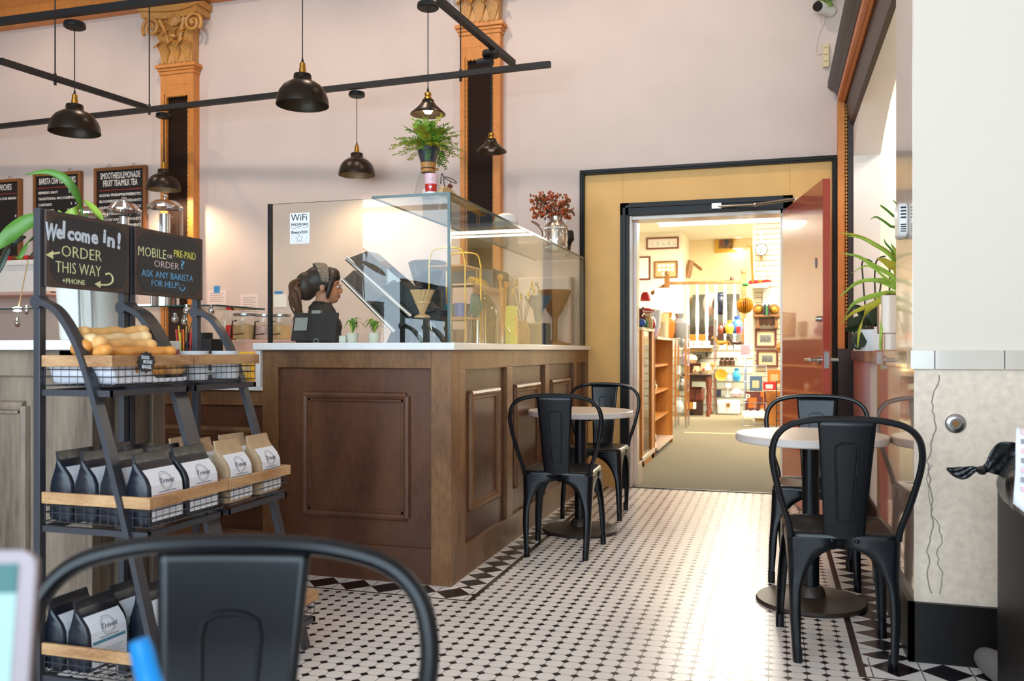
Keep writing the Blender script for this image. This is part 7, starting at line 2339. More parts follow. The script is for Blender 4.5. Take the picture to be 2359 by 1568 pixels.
# clutter standing on the cabinets
zt_a, zt_b = 1.291, 1.221
CL = [('teddy bear', 'brown teddy bear at the left on the nearest cabinet', 1472, 690, 'rose_wood', 8.1, zt_a, 0.20), ('green ball', 'yellow green ball beside the teddy bear', 1470, 712, 'lime', 8.0, zt_a, 0.09)]
t = thing('santa_doll', 'doll in a red and white cap on the nearest cabinet', 'doll', (aY(1492, 740, 8.3).x, 8.3, zt_a))
p = aY(1492, 740, 8.3)
b = B(); b.lathe([(0, 0), (0.05, 0), (0.055, 0.06), (0.035, 0.11), (0, 0.12)], (p.x, 8.3, zt_a), 16, 0); b.ball((p.x, 8.3, zt_a + 0.125), (0.035, 0.035, 0.035), 12, 1); ob(b, 'doll_body', ['tan', 'ivory'], t)
b = B(); b.ball((p.x, 8.3, zt_a + 0.165), (0.065, 0.06, 0.028), 14, 0); b.lathe([(0.055, 0), (0.06, 0.008), (0.055, 0.016)], (p.x, 8.3, zt_a + 0.148), 16, 1); b.ball((p.x + 0.06, 8.3, zt_a + 0.17), (0.016, 0.016, 0.016), 10, 1); ob(b, 'red_cap', ['red', 'paper'], t)
t = thing('teddy_bear', 'small brown teddy bear beside the left door jamb', 'teddy bear', (aY(1474, 740, 8.12).x, 8.12, zt_a))
p = aY(1474, 740, 8.12)
b = B(); b.ball((p.x, 8.12, zt_a + 0.06), (0.045, 0.04, 0.06), 12); b.ball((p.x, 8.12, zt_a + 0.145), (0.04, 0.036, 0.036), 12)
for s in (-1, 1):
    b.ball((p.x + s * 0.03, 8.12, zt_a + 0.178), (0.015, 0.01, 0.015), 8); b.ball((p.x + s * 0.045, 8.1, zt_a + 0.09), (0.018, 0.018, 0.035), 8); b.ball((p.x + s * 0.03, 8.07, zt_a + 0.02), (0.02, 0.035, 0.02), 8)
ob(b, 'bear_body', 'rose_wood', t)
K('pink_hat', 'bright pink hat hung above the red capped doll', 'hat', 1487, 672, 694, [(0, 0), (0.55, 0.05), (0.5, 0.6), (0.3, 0.95), (0, 1)], 'red', 8.6)
for i, (nm_, lb, u, vt, mt, Y, base, pf_) in enumerate((('blue_ball', 'small blue glass ball at the cabinet edge', 1478, 733, 'blue', 8.05, zt_a, [(0, 0), (0.4, 0.2), (0.5, 0.5), (0.4, 0.8), (0, 1)]), ('green_bottle', 'small dark green bottle beside the blue ball', 1488, 728, 'green', 8.2, zt_a, BOT), ('white_figurine', 'white figurine with a green base on the nearest cabinet', 1500, 722, 'enamel', 8.5, zt_a, VASE),
        ('white_vase', 'wide white vase at the end of the nearest cabinet', 1508, 714, 'enamel', 8.62, zt_a, CUP), ('red_candle', 'slim red candle between white ornaments', 1506, 735, 'red', 8.35, zt_a, BOT), ('white_bowl', 'large white bowl heaped on the bookcase top', 1526, 742, 'ivory', 9.3, zt_b, CUP), ('tan_basket', 'tan basket on the bookcase behind the white bowl', 1524, 722, 'tan', 9.9, zt_b, CUP), ('orange_vase', 'orange and white vase on the bookcase', 1538, 720, 'orange', 10.0, zt_b, VASE),
        ('grey_jug', 'grey stoneware jug at the far end of the bookcase', 1542, 745, 'plastic_grey', 10.1, zt_b, VASE), ('dark_figurine', 'dark grey figurine at the bookcase corner', 1553, 742, 'grey_stair', 10.2, zt_b, VASE), ('blue_book', 'blue box lying on the bookcase edge', 1533, 770, 'sky_blue', 9.6, zt_b, CUP), ('white_jar', 'tall white jar behind the stoneware jug', 1556, 737, 'enamel', 10.22, zt_b, BOT), ('grey_helmet', 'grey helmet shaped ornament above the white jars', 1565, 722, 'plastic_grey', 10.1, zt_b, VASE), ('magenta_vase', 'small magenta vase near the cabinet gap', 1505, 738, 'lilac', 9.0, zt_b, VASE))):
    p = aY(u, 760, Y)
    d = -ST * p.x + CT * p.y
    h = EYE + (V0 - vt) * d / F - base
    if h < 0.03:
        h = 0.06
    b = B(); b.lathe([(min(r * h, 0.085), z * h) for r, z in pf_], (p.x, Y, base), 16)
    ob(b, nm_, mt, label=lb, cat=nm_.split('_')[-1])
# chrome tower shelves
def tower(label, u0, u1, vt, Y, shelves, dep=0.4):
    a, c = aY(u0, 900, Y), aY(u1, 900, Y)
    zt3 = aY((u0 + u1) / 2, vt, Y).z
    t = thing('chrome_shelf', label, 'shelf unit', ((a.x + c.x) / 2, Y + dep / 2, 0), 0, 'chrome glass shelf units')
    for x in (a.x, c.x):
        for y in (Y, Y + dep):
            b = B(); b.box(x - 0.014, x + 0.014, y - 0.014, y + 0.014, 0.004, zt3); ob(b, 'post', 'chrome', t)
    zs = []
    for v in shelves:
        z = aY((u0 + u1) / 2, v, Y).z
        zs.append(z)
        bx('glass_shelf', 'clear', a.x, c.x, Y, Y + dep, z - 0.01, z, parent=t)
    return a.x, c.x, zs
xa3, xc3, zs3 = tower('tall chrome and glass shelf of ornaments under the landing', 1646, 1717, 734, 15.0, (768, 805, 842, 878, 914))
K('wooden_doll', 'wooden doll on the top glass shelf', 'doll', 1660, 745, 768, VASE, 'rose_wood', 15.1, base=zs3[0])
K('golden_figure', 'golden seated figure on the top glass shelf', 'figurine', 1680, 738, 768, VASE, 'yellow', 15.1, base=zs3[0])
K('dark_vase', 'dark bottle at the middle of the top glass shelf', 'bottle', 1670, 744, 768, BOT, 'dark_wood', 15.15, base=zs3[0])
K('red_cup', 'red cup on the right of the top glass shelf', 'cup', 1702, 752, 768, CUP, 'red', 15.1, base=zs3[0])
K('blue_white_vase', 'blue and white vase on the right of the top glass shelf', 'vase', 1698, 728, 768, VASE, 'blue', 15.2, base=zs3[0])
def horse(label, u, mt, s):
    p = aY(u, 805, 15.12)
    z = zs3[1]
    b = B()
    H_ = lambda x, y_, zz_: (p.x + x * s, 15.12 + y_ * s, z + zz_ * s)
    b.tube(spline([H_(-0.1, 0, 0.16), H_(0, 0, 0.15), H_(0.1, 0, 0.165)], 4), [0.04 * s] * 9, 10)
    b.tube(spline([H_(-0.1, 0, 0.16), H_(-0.15, 0, 0.23), H_(-0.17, 0, 0.27)], 4), [0.035 * s, 0.034 * s, 0.032 * s, 0.03 * s, 0.028 * s, 0.026 * s, 0.025 * s, 0.024 * s, 0.024 * s], 10)
    b.tube([H_(-0.165, 0, 0.275), H_(-0.22, 0, 0.235)], [0.026 * s, 0.016 * s], 10)
    for x in (-0.09, 0.09):
        for y_ in (-0.025, 0.025):
            b.tube(spline([H_(x, y_, 0.14), H_(x + 0.012, y_, 0.075), H_(x, y_, 0.0)], 3), [0.02 * s, 0.017 * s, 0.014 * s, 0.012 * s, 0.011 * s, 0.01 * s, 0.012 * s], 8)
    b.tube(spline([H_(0.11, 0, 0.18), H_(0.15, 0, 0.14), H_(0.15, 0, 0.07)], 3), 0.012 * s, 6)
    ob(b, 'carved_horse', mt, label=label, cat='horse figure', ang=80)
horse('golden brown carved horse on the second glass shelf', 1664, 'amber', 0.8)
horse('darker carved horse at the right of the second glass shelf', 1698, 'dark_wood', 0.76)
for k, (u, w_) in enumerate(((1664, 'left'), (1675, 'middle'), (1686, 'right'))):
    K('lidded_jar', 'black lidded jar, %s one of three on the third glass shelf' % w_, 'jar', u, 822, 842, [(0, 0), (0.35, 0), (0.35, 0.55), (0.2, 0.7), (0.3, 0.85), (0.1, 1), (0, 1)], 'dark_wood', 15.1, 'black lidded jars', base=zs3[2])
K('crystal_bowl', 'white crystal bowl at the right of the third glass shelf', 'bowl', 1703, 824, 842, CUP, 'enamel', 15.1, base=zs3[2])
p = aY(1661, 860, 15.1)
b = B(); b.M = Matrix.Translation((p.x, 15.12, zs3[3] + 0.105)) @ Matrix.Rotation(R(82), 4, 'X'); b.lathe([(0, 0), (0.06, 0), (0.1, 0.015), (0.1, 0.019), (0.06, 0.006), (0, 0.006)], n=28); b.M = Matrix.Identity(4)
ob(b, 'yellow_plate', 'yellow', label='yellow rimmed plate propped on the fourth glass shelf', cat='plate')
K('white_figurine', 'white figurine beside the yellow plate', 'figurine', 1681, 858, 878, VASE, 'enamel', 15.1, base=zs3[3])
K('blue_vase', 'bright blue glass vase on the fourth glass shelf', 'vase', 1697, 848, 878, VASE, 'sky_blue', 15.1, base=zs3[3])
K('clear_goblet', 'white stemmed goblet on the fifth glass shelf', 'goblet', 1676, 882, 914, [(0, 0), (0.2, 0), (0.04, 0.1), (0.04, 0.5), (0.25, 0.7), (0.25, 1), (0.2, 1), (0, 0.6)], 'enamel', 15.1, base=zs3[4])
K('sea_shell', 'pinkish sea shell on the fifth glass shelf', 'shell', 1697, 894, 914, [(0, 0), (0.5, 0.1), (0.75, 0.45), (0.5, 0.85), (0, 1)], 'pink', 15.1, base=zs3[4])
BX('small_dark_box', 'small dark box at the left of the fifth glass shelf', 'box', 1651, 897, 1661, 914, 15.1, 'navy', 0.1)
t = thing('white_case', 'white case with a brass clasp on the floor under the glass shelves', 'case', (aY(1678, 942, 14.9).x, 14.95, 0.004))
a, c = aY(1651, 942, 14.85), aY(1704, 922, 14.85)
bx('case_body', 'enamel', a.x, c.x, 14.85, 15.05, 0.006, c.z, parent=t, bevel=0.03)
bx('clasp', 'brass', (a.x + c.x) / 2 - 0.03, (a.x + c.x) / 2 + 0.03, 14.842, 14.85, c.z * 0.55, c.z * 0.8, parent=t)
xa4, xc4, zs4 = tower('narrow chrome shelf of china beside the open bookcase', 1556, 1580, 745, 12.2, (780, 800, 840, 862, 900, 950))
for k, (lb, u, z, mt, pf_, h) in enumerate((('white china cup, topmost in the narrow chrome shelf', 1562, 0, 'enamel', CUP, 0.1), ('grey china jug in the narrow chrome shelf', 1572, 1, 'plastic_grey', VASE, 0.16), ('purple glass on the right of the narrow chrome shelf', 1576, 2, 'lilac', BOT, 0.2), ('white plate stack in the narrow chrome shelf', 1562, 3, 'enamel', CUP, 0.12), ('silver pot in the narrow chrome shelf', 1570, 4, 'steel', VASE, 0.2), ('white vase lowest in the narrow chrome shelf', 1564, 5, 'enamel', VASE, 0.2))):
    p = aY(u, 850, 12.4)
    b = B(); b.lathe([(r * h, q * h) for r, q in pf_], (p.x, 12.4, zs4[z]), 14); ob(b, 'china_piece', mt, label=lb, cat='china')
# dark table with jugs
tz = aY(1610, 861, 14.4).z
t = thing('side_table', 'dark wooden table with turned legs under the landing', 'table', (aY(1608, 940, 14.5).x, 14.6, 0.004))
a, c = aY(1572, 861, 14.4), aY(1640, 861, 14.4)
bx('table_top', 'dark_wood', a.x, c.x, 14.3, 14.95, tz - 0.03, tz, parent=t, bevel=0.008)
for x in (a.x + 0.08, c.x - 0.06, ):
    for y in (14.36, 14.88):
        b = B(); b.lathe([(0.03, 0), (0.035, 0.08), (0.018, 0.12), (0.035, 0.3), (0.02, 0.42), (0.035, 0.5), (0.035, tz - 0.034)], (x, y, 0.004), 12); ob(b, 'leg', 'rose_wood', t)
bx('apron', 'dark_wood', a.x + 0.06, c.x - 0.05, 14.36, 14.88, tz - 0.12, tz - 0.03, parent=t)
for lb, u, vt in (('rounded floral jug on the dark table', 1605, 843), ('taller floral jug on the right of the dark table', 1625, 835)):
    p = aY(u, 861, 14.5); h = aY(u, vt, 14.5).z - tz
    t = thing('floral_jug', lb, 'jug', (p.x, 14.5, tz))
    b = B(); b.lathe([(0, 0), (0.35 * h, 0), (0.55 * h, 0.35 * h), (0.4 * h, 0.75 * h), (0.42 * h, h), (0.36 * h, h), (0.3 * h, 0.7 * h), (0, 0.2 * h)], (p.x, 14.5, tz), 20); ob(b, 'jug_body', 'ivory', t)
    b = B(); b.tube(spline([(p.x + 0.4 * h, 14.5, tz + 0.85 * h), (p.x + 0.75 * h, 14.5, tz + 0.8 * h), (p.x + 0.55 * h, 14.5, tz + 0.35 * h)], 4), 0.06 * h, 8); ob(b, 'jug_handle', 'orange', t)
    b = B(); b.ball((p.x - 0.1 * h, 14.5 - 0.5 * h, tz + 0.4 * h), (0.14 * h, 0.05 * h, 0.14 * h), 8); ob(b, 'painted_flower', 'red', t)
t = thing('wall_tray', 'dark wooden wall shelf under the landing carrying the teapot', 'shelf', (aY(1600, 835, 15.4).x, SY - 0.1, 1.0))
a, c = aY(1578, 836, 15.35), aY(1612, 832, 15.35)
bx('shelf_board', 'rose_wood', a.x, c.x + 0.1, 15.35, SY - 0.004, a.z - 0.015, a.z, parent=t)
bx('shelf_back', 'rose_wood', a.x, c.x + 0.1, SY - 0.02, SY - 0.004, a.z - 0.2, a.z, parent=t)
p = aY(1593, 834, 15.45)
t = thing('teapot', 'cream floral teapot on the dark wall shelf', 'teapot', (p.x, 15.45, a.z))
b = B(); b.lathe([(0, 0), (0.07, 0), (0.11, 0.06), (0.09, 0.13), (0.04, 0.15), (0.015, 0.16), (0.015, 0.18), (0, 0.185)], (p.x, 15.45, a.z), 18); ob(b, 'pot_body', 'ivory', t)
b = B(); b.tube([(p.x - 0.09, 15.45, a.z + 0.05), (p.x - 0.2, 15.45, a.z + 0.14)], [0.025, 0.014], 8); ob(b, 'spout', 'pink', t)
b = B(); b.tube(spline([(p.x + 0.08, 15.45, a.z + 0.13), (p.x + 0.17, 15.45, a.z + 0.12), (p.x + 0.1, 15.45, a.z + 0.03)], 4), 0.012, 8); ob(b, 'handle', 'matte_black', t)
p = aY(1601, 920, 14.7)
t = thing('wooden_barrel', 'brown wooden chest under the dark table', 'chest', (p.x, 14.7, 0.004))
a, c = aY(1581, 926, 14.55), aY(1621, 892, 14.55)
b = B(); b.box(a.x, c.x, 14.55, 14.85, a.z, c.z); ob(b, 'chest_body', 'rose_wood', t, bevel=0.05)
b = B(); b.box(a.x + 0.02, c.x - 0.02, 14.57, 14.83, 0.006, a.z + 0.01); b.box((a.x + c.x) / 2 - 0.006, (a.x + c.x) / 2 + 0.006, 14.546, 14.55, a.z + 0.03, c.z - 0.03); ob(b, 'chest_base', 'dark_wood', t, ang=0)
for k in range(3):
    BX('yellow_book', 'thick book lying on the floor before the chest, %s of three' % ('left', 'middle', 'right')[k], 'book', 1582 + 7 * k, 927, 1588 + 7 * k, 942, 14.3, ('yellow', 'amber', 'paper')[k], 0.16, group='books before the chest')
K('teal_bottle', 'teal bottle hanging at the left under the dark table', 'bottle', 1584, 868, 890, BOT, 'teal_glass', 14.45)
b = B()
p = aY(1628, 800, SY - 0.03)
b.tube([(p.x - 0.2, SY - 0.02, p.z), (p.x + 0.2, SY - 0.02, p.z)], 0.01, 6); b.tube([(p.x, SY - 0.02, p.z), (p.x, SY - 0.02, p.z - 0.16)], 0.012, 6); b.tube([(p.x, SY - 0.02, p.z - 0.16), (p.x, SY - 0.12, p.z - 0.16)], 0.01, 6)
ob(b, 'iron_hook', 'matte_black', label='black iron hook rail on the slatted landing front', cat='hook')
a, c = aY(1575, 797, SY - 0.2), aY(1640, 797, SY - 0.2)
t = thing('white_ledge', 'white ledge with small glassware along the landing edge', 'shelf', ((a.x + c.x) / 2, SY - 0.1, a.z - 0.02))
bx('ledge_board', 'white_paint', a.x, c.x, SY - 0.25, SY - 0.004, a.z - 0.03, a.z, parent=t)
bx('ledge_bracket', 'slat_groove', a.x, c.x, SY - 0.2, SY - 0.004, a.z - 0.10, a.z - 0.03, parent=t)
for k in range(6):
    u = 1582 + 10 * k
    K('tea_light', 'clear glass on the white ledge, number of a row of six', 'glass', u, 785, 797, CUP, 'enamel', SY - 0.15, 'glasses on the white ledge', base=a.z)
# slatwall column with hanging scale, shelf and framed prints
SW = 13.6
a, c = aY(1734, 800, SW), aY(1804, 800, SW)
t = thing('column_3', None, None, ((a.x + c.x) / 2, SW + 0.2, 0), kind='structure')
bx('column_core', 'slat_white', a.x, c.x + 0.25, SW + 0.012, SW + 0.45, 0, SCZ, parent=t)
b = B()
pitch = 12.1 * (-ST * a.x + CT * SW) / F
z = 0.05
k = 0
while z < SCZ:
    b.box(a.x + 0.03, c.x - 0.02, SW, SW + 0.012, z, z + pitch * 0.88); z += pitch
b.box(a.x, a.x + 0.03, SW - 0.006, SW + 0.012, 0, SCZ); b.box(c.x - 0.02, c.x + 0.25, SW - 0.006, SW + 0.012, 0, SCZ)
ob(b, 'slat_boards', 'slat_white', t, ang=0)
bx('groove_backing', 'slat_groove', a.x + 0.03, c.x - 0.02, SW + 0.008, SW + 0.0119, 0, SCZ, parent=t)
p = aY(1754, 575, SW - 0.14)
t = thing('hanging_scale', 'round white dial hanging scale with a metal pan on the slatted column', 'scale', (p.x, p.y, p.z))
dS = -ST * p.x + CT * p.y
r = 14 * dS / F
b = B(); b.M = Matrix.Translation(p) @ Matrix.Rotation(R(90), 4, 'X'); b.lathe([(0, -0.05), (r, -0.05), (r, 0.03), (r * 0.93, 0.035), (r * 0.9, 0.03), (0, 0.03)], n=32); ob(b, 'dial_case', 'enamel', t)
b = B(); b.M = Matrix.Translation(p) @ Matrix.Rotation(R(90), 4, 'X'); b.lathe([(r * 0.88, 0.036), (r * 1.01, 0.037), (r * 1.01, 0.028)], n=32); b.M = Matrix.Identity(4); b.tube([p + Vector((-0.02, -0.037, -0.06)), p + Vector((0.02, -0.037, 0.06))], 0.005, 5)
ob(b, 'rim_and_needle', 'grey_stair', t)
b = B(); b.tube([p + Vector((0, 0, r)), p + Vector((0, 0, r + 0.18))], 0.02, 8); b.tube([p + Vector((0, 0, r + 0.15)), (p.x, SW, p.z + r + 0.18)], 0.008, 6); ob(b, 'hanger', 'enamel', t)
pan = aY(1752, 655, SW - 0.14)
b = B(); b.prism([(pan.x - 0.2, pan.z + 0.02), (pan.x - 0.12, pan.z - 0.06), (pan.x + 0.10, pan.z - 0.06), (pan.x + 0.17, pan.z + 0.04), (pan.x + 0.15, pan.z + 0.03), (pan.x - 0.17, pan.z + 0.0)], SW - 0.22, SW - 0.06, 'y'); ob(b, 'pan', 'slat_grey', t, ang=0)
b = B()
for x in (-0.12, 0.14):
    b.tube([(p.x, SW - 0.14, p.z - r - 0.03), (pan.x + x, SW - 0.14, pan.z + 0.03)], 0.004, 5)
b.tube([(p.x, SW - 0.14, p.z - r + 0.02), (p.x, SW - 0.14, p.z - r - 0.05)], 0.02, 8)
ob(b, 'pan_cords', 'slat_groove', t)
for k in range(7):
    x = pan.x - 0.14 + 0.045 * k
    b = B(); b.ball((x, SW - 0.14, pan.z + 0.035 + 0.01 * (k % 2)), (0.036, 0.036, 0.033), 10)
    ob(b, 'red_fruit', ('red', 'orange')[k == 3], label='toy fruit in the scale pan, %s from the left' % ('first', 'second', 'third', 'fourth, orange', 'fifth', 'sixth', 'seventh')[k], cat='fruit', group='toy fruit in the scale pan')
b = B(); q = aY(1717, 655, SW - 0.3); b.ball(q, (0.05, 0.04, 0.03), 10); ob(b, 'green_fruit', 'green', label='green toy fruit hanging left of the scale pan', cat='fruit')
note('paper_sign', 'white paper with a printed face pinned on the slatted column', 1757, 662, 1793, 704, 'paper', None, 2, 'sign', SW - 0.02)
t = thing('wall_bracket', 'carved brown wooden bracket shelf on the slatted column', 'bracket shelf', (aY(1766, 728, SW).x, SW - 0.1, aY(1766, 728, SW).z))
a, c = aY(1735, 730, SW - 0.2), aY(1797, 726, SW - 0.2)
bx('shelf_board', 'walnut', a.x, c.x, SW - 0.2, SW, a.z, c.z, parent=t, bevel=0.004)
b = B()
w = c.x - a.x
for s in (0.1, 0.78):
    b.prism([(a.x + w * s, a.z), (a.x + w * (s + 0.13), a.z), (a.x + w * (s + 0.12), a.z - 0.1), (a.x + w * (s + 0.16), a.z - 0.17), (a.x + w * (s - 0.02), a.z - 0.17), (a.x + w * (s + 0.03), a.z - 0.1)], SW - 0.16, SW, 'y')
b.prism([(a.x + w * 0.1, a.z - 0.02), (a.x + w * 0.9, a.z - 0.02), (a.x + w * 0.86, a.z - 0.12)] + [(a.x + w * (0.86 - 0.09 * k), a.z - 0.12 + (0.02 if k % 2 else -0.01)) for k in range(1, 8)] + [(a.x + w * 0.14, a.z - 0.12)], SW - 0.04, SW, 'y')
ob(b, 'carved_bracket', 'walnut', t, ang=0, bevel=0.004)
for lb, u in (('round globe bookend at the left of the bracket shelf', 1747), ('round globe bookend at the right of the bracket shelf', 1783)):
    p = aY(u, 713, SW - 0.1)
    t = thing('globe_bookend', lb, 'bookend', (p.x, SW - 0.1, c.z), 0, 'globe bookends')
    b = B(); b.tube([(p.x, SW - 0.08, p.z), (p.x, SW - 0.04, p.z)], 0.085, 20); b.box(p.x - 0.08, p.x + 0.08, SW - 0.14, SW - 0.03, c.z, c.z + 0.02); ob(b, 'wooden_back', 'walnut', t)
    b = B(); b.ball((p.x, SW - 0.1, p.z), (0.058, 0.05, 0.058), 16); ob(b, 'globe', 'gilt', t)
for k, mt in enumerate(('navy', 'green', 'dark_wood')):
    p = aY(1760 + 4.5 * k, 726, SW - 0.14)
    bx('book', mt, p.x, p.x + 0.025, SW - 0.16, SW - 0.03, c.z, c.z + 0.17 - 0.02 * (k % 2), label='%s spined book between the globe bookends' % ('navy', 'green', 'brown')[k], cat='book', group='books between the bookends')
frame('upper framed cathedral print on the slatted column', 1739, 758, 1789, 800, SW - 0.02, 'rose_wood', 'ivory', 0.03, 'print')
frame('lower framed cathedral print on the slatted column', 1743, 805, 1793, 845, SW - 0.02, 'rose_wood', 'ivory', 0.03, 'print')
q = aY(1798, 800, SW - 0.3)
b = B(); b.lathe([(0, 0), (0.05, 0.02), (0.09, 0.1), (0.05, 0.18), (0, 0.2)], (q.x + 0.02, q.y, q.z - 0.1), 16); ob(b, 'round_pouch', 'cork_wood', label='round tan pouch half hidden by the red door edge', cat='pouch')
# honeycomb ball, yardstick, lilac card
p = aY(1716, 703, 13.0)
b = B()
for k in range(24):
    a = 2 * PI * k / 24
    b.M = Matrix.Translation(p) @ Matrix.Rotation(a, 4, 'Z')
    pts = [(0.0, 0, -0.12)] + [(0.12 * math.cos(t_), 0.004 * (-1) ** j, 0.12 * math.sin(t_)) for j, t_ in enumerate([R(-80 + 16 * i) for i in range(11)])] + [(0, 0, 0.12)]
    b.add(pts, [tuple(range(len(pts)))])
b.M = Matrix.Identity(4)
ob(b, 'honeycomb_ball', 'amber', label='golden honeycomb paper ball hanging before the slatted column', cat='paper ball', ang=0, solid=0.003)
b = B(); b.tube([aY(1721, 566, 13.2), aY(1731, 566, 13.2), aY(1734, 650, 13.2)], 0.016, 6); ob(b, 'brass_cane', 'brass', label='thin brass cane hooked beside the slatted column', cat='cane')
BX('lilac_card', 'lilac patterned card hung on the chrome shelf post', 'card', 1707, 794, 1729, 817, 14.6, 'lilac', 0.02)
# clothes and bundles on the landing
b = B(); p = aY(1660, 700, SY + 0.6); b.ball(p, (0.14, 0.08, 0.2), 14); b.ball(p + Vector((0, 0, 0.16)), (0.1, 0.06, 0.06), 12); ob(b, 'dark_jacket', 'navy', label='dark jacket hanging behind the balusters', cat='jacket')
b = B(); p = aY(1636, 700, SY + 0.7); b.ball(p, (0.13, 0.05, 0.22), 14); ob(b, 'tan_shawl', 'pinkish', label='tan shawl hanging behind the balusters, left of the jacket', cat='shawl')
b = B(); p = aY(1640, 735, SY + 0.5); b.box(p.x - 0.1, p.x + 0.2, SY + 0.4, SY + 0.6, zl, zl + 0.35); ob(b, 'brown_crate', 'dark_wood', label='dark brown crate on the landing behind the balusters', cat='crate', bevel=0.01)
b = B(); p = aY(1600, 750, SY + 0.5); b.box(p.x - 0.12, p.x + 0.2, SY + 0.4, SY + 0.6, zl, zl + 0.2); ob(b, 'orange_crate', 'orange', label='orange box on the landing at the foot of the stairs', cat='box', bevel=0.01)
b = B(); p = aY(1690, 690, SY + 0.5); b.lathe([(0, 0), (0.12, 0), (0.16, 0.3), (0.1, 0.6), (0.14, 0.75), (0, 0.8)], (p.x, SY + 0.5, zl), 16); ob(b, 'patterned_urn', 'grey_stair', label='tall grey patterned urn behind the right balusters', cat='urn')
q = aY(1676, 647, yb_)
b = B(); b.tube([aY(1658, 649, yb_), aY(1685, 646, yb_)], 0.02, 6); b.ball(aY(1686, 642, yb_), (0.035, 0.03, 0.05), 8); ob(b, 'carved_bird', 'dark_wood', label='dark carved bird lying on the landing handrail', cat='bird figure')
note('wall_note', 'small white notice with a dark mark on the stairwell wall', 1622, 540, 1636, 552, 'paper', None, 1, 'notice', 17.9)
p = aY(1700, 562, 17.75)
t = thing('wall_lamp', 'glowing wall lamp beside the gilt framed painting', 'lamp', (p.x, 17.8, p.z))
b = B(); b.lathe([(0.06, 0), (0.11, -0.18), (0.1, -0.18), (0.05, 0)], (p.x, 17.75, p.z + 0.09), 18); ob(b, 'lamp_shade', 'ivory', t)
b = B(); b.ball((p.x, 17.75, p.z), (0.035, 0.035, 0.045), 10); ob(b, 'bulb', 'bulb_on', t)
b = B(); b.tube([(p.x, 17.75, p.z + 0.08), (p.x, 17.9, p.z + 0.1)], 0.01, 6); ob(b, 'arm', 'brass', t)
lamp('wall_lamp_light', 'POINT', (p.x, 17.7, p.z - 0.08), 8, (1, 0.8, 0.5), 0.05)
# magazines and crate in front of the slatted column
RYB = 12.9
def mag(label, u0, v0, u1, v1, mt, accent, letter=None, dy=0.0):
    a, c = aY(u0, v1, RYB + dy), aY(u1, v0, RYB + dy)
    t = thing('magazine', label, 'magazine', ((a.x + c.x) / 2, RYB + dy, a.z), 0, 'magazines in the wire rack')
    bx('cover', mt, a.x, c.x, RYB + dy, RYB + dy + 0.02, a.z, c.z, parent=t)
    b = B(); w, h = c.x - a.x, c.z - a.z
    b.box(a.x + w * 0.2, c.x - w * 0.25, RYB + dy - 0.001, RYB + dy, a.z + h * 0.2, a.z + h * 0.7)
    if letter:
        b.text(letter, h * 0.45, plane_m((a.x + w * 0.16, RYB + dy - 0.002, a.z + h * 0.7), (1, 0, 0), (0, 0, 1)), 1, bold=0.004)
    ob(b, 'cover_art', [accent, 'paper'], t, ang=0)
mag('blue covered magazine at the upper left of the wire rack', 1727, 866, 1756, 900, 'blue_iron', 'ivory')
mag('red and cream magazine at the top right of the wire rack', 1768, 852, 1801, 884, 'orange', 'tan', dy=0.02)
mag('red and white magazine in front of the red and cream one', 1758, 880, 1788, 898, 'red', 'paper', dy=-0.03)
mag('large orange and brown magazine with a white letter P', 1717, 902, 1752, 948, 'rose_wood', 'orange', 'P', -0.06)
mag('narrow orange magazine beside the letter P one', 1750, 902, 1760, 940, 'orange', 'rose_wood', None, -0.04)
t = thing('magazine_rack', 'wire floor rack holding the magazines before the slatted column', 'rack', (aY(1745, 980, RYB).x, RYB, 0.004))
a, c = aY(1713, 940, RYB - 0.1), aY(1765, 940, RYB - 0.1)
b = B()
for x in (a.x, (a.x + c.x) / 2, c.x):
    b.tube([(x, RYB - 0.12, 0.006), (x, RYB - 0.1, 0.33), (x, RYB + 0.08, 0.36), (x, RYB + 0.12, 0.85)], 0.006, 6)
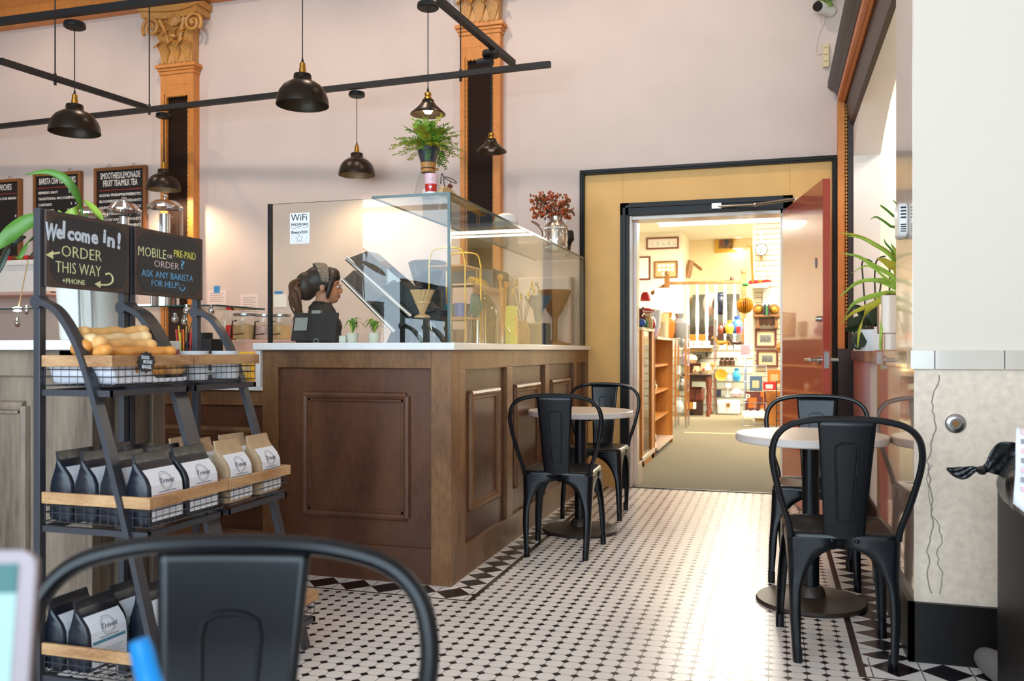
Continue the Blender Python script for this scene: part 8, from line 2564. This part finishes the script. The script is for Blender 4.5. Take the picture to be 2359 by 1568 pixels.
for z, y in ((0.006, RYB - 0.12), (0.33, RYB - 0.1), (0.36, RYB + 0.08), (0.62, RYB + 0.11), (0.85, RYB + 0.12)):
    b.tube([(a.x, y, z), (c.x, y, z)], 0.006, 6)
ob(b, 'wire_frame', 'steel', t, ang=0)
b = B()
q0_, q1_ = aY(1712, 960, RYB - 0.14), aY(1762, 948, RYB - 0.14)
for k in range(7):
    x = q0_.x + (q1_.x - q0_.x) * (k + 0.5) / 7
    b.M = Matrix.Translation((x, RYB - 0.16, (q0_.z + q1_.z) / 2 + 0.01 * (k % 2))) @ Matrix.Rotation(R(-25 + 9 * k), 4, 'Y') @ Matrix.Rotation(R(-15), 4, 'X')
    b.box(-0.03, 0.03, -0.002, 0.002, -0.05, 0.05)
b.M = Matrix.Identity(4)
ob(b, 'leaflets', 'paper', label='fanned white leaflets in the lower pocket of the wire rack', cat='leaflets', kind='stuff', ang=0)
t = thing('wooden_crate', 'upright wooden crate beside the wire rack, cut by the red door', 'crate', (aY(1775, 980, RYB).x, RYB + 0.1, 0.004))
a, c = aY(1760, 982, RYB), aY(1790, 902, RYB)
bx('crate_back', 'oak', a.x, c.x + 0.1, RYB + 0.2, RYB + 0.22, 0.006, c.z, parent=t)
for x in (a.x, c.x + 0.08):
    bx('crate_side', 'rose_wood', x, x + 0.025, RYB, RYB + 0.2, 0.006, c.z, parent=t)
bx('crate_front', 'oak', a.x + 0.025, c.x + 0.08, RYB + 0.04, RYB + 0.06, 0.006, c.z - 0.02, parent=t)
t = thing('wire_stand', 'narrow dark wire stand between crate and red door', 'stand', (aY(1796, 980, RYB - 0.2).x, RYB - 0.2, 0.004))
a, c = aY(1789, 985, RYB - 0.25), aY(1800, 878, RYB - 0.25)
b = B()
for x in (a.x, c.x):
    b.tube([(x, RYB - 0.25, 0.006), (x, RYB - 0.25, c.z)], 0.007, 6)
for k in range(6):
    z = 0.1 + (c.z - 0.1) * k / 5
    b.tube([(a.x, RYB - 0.25, z), (c.x, RYB - 0.25, z)], 0.006, 6)
ob(b, 'wire_frame', 'matte_black', t, ang=0)
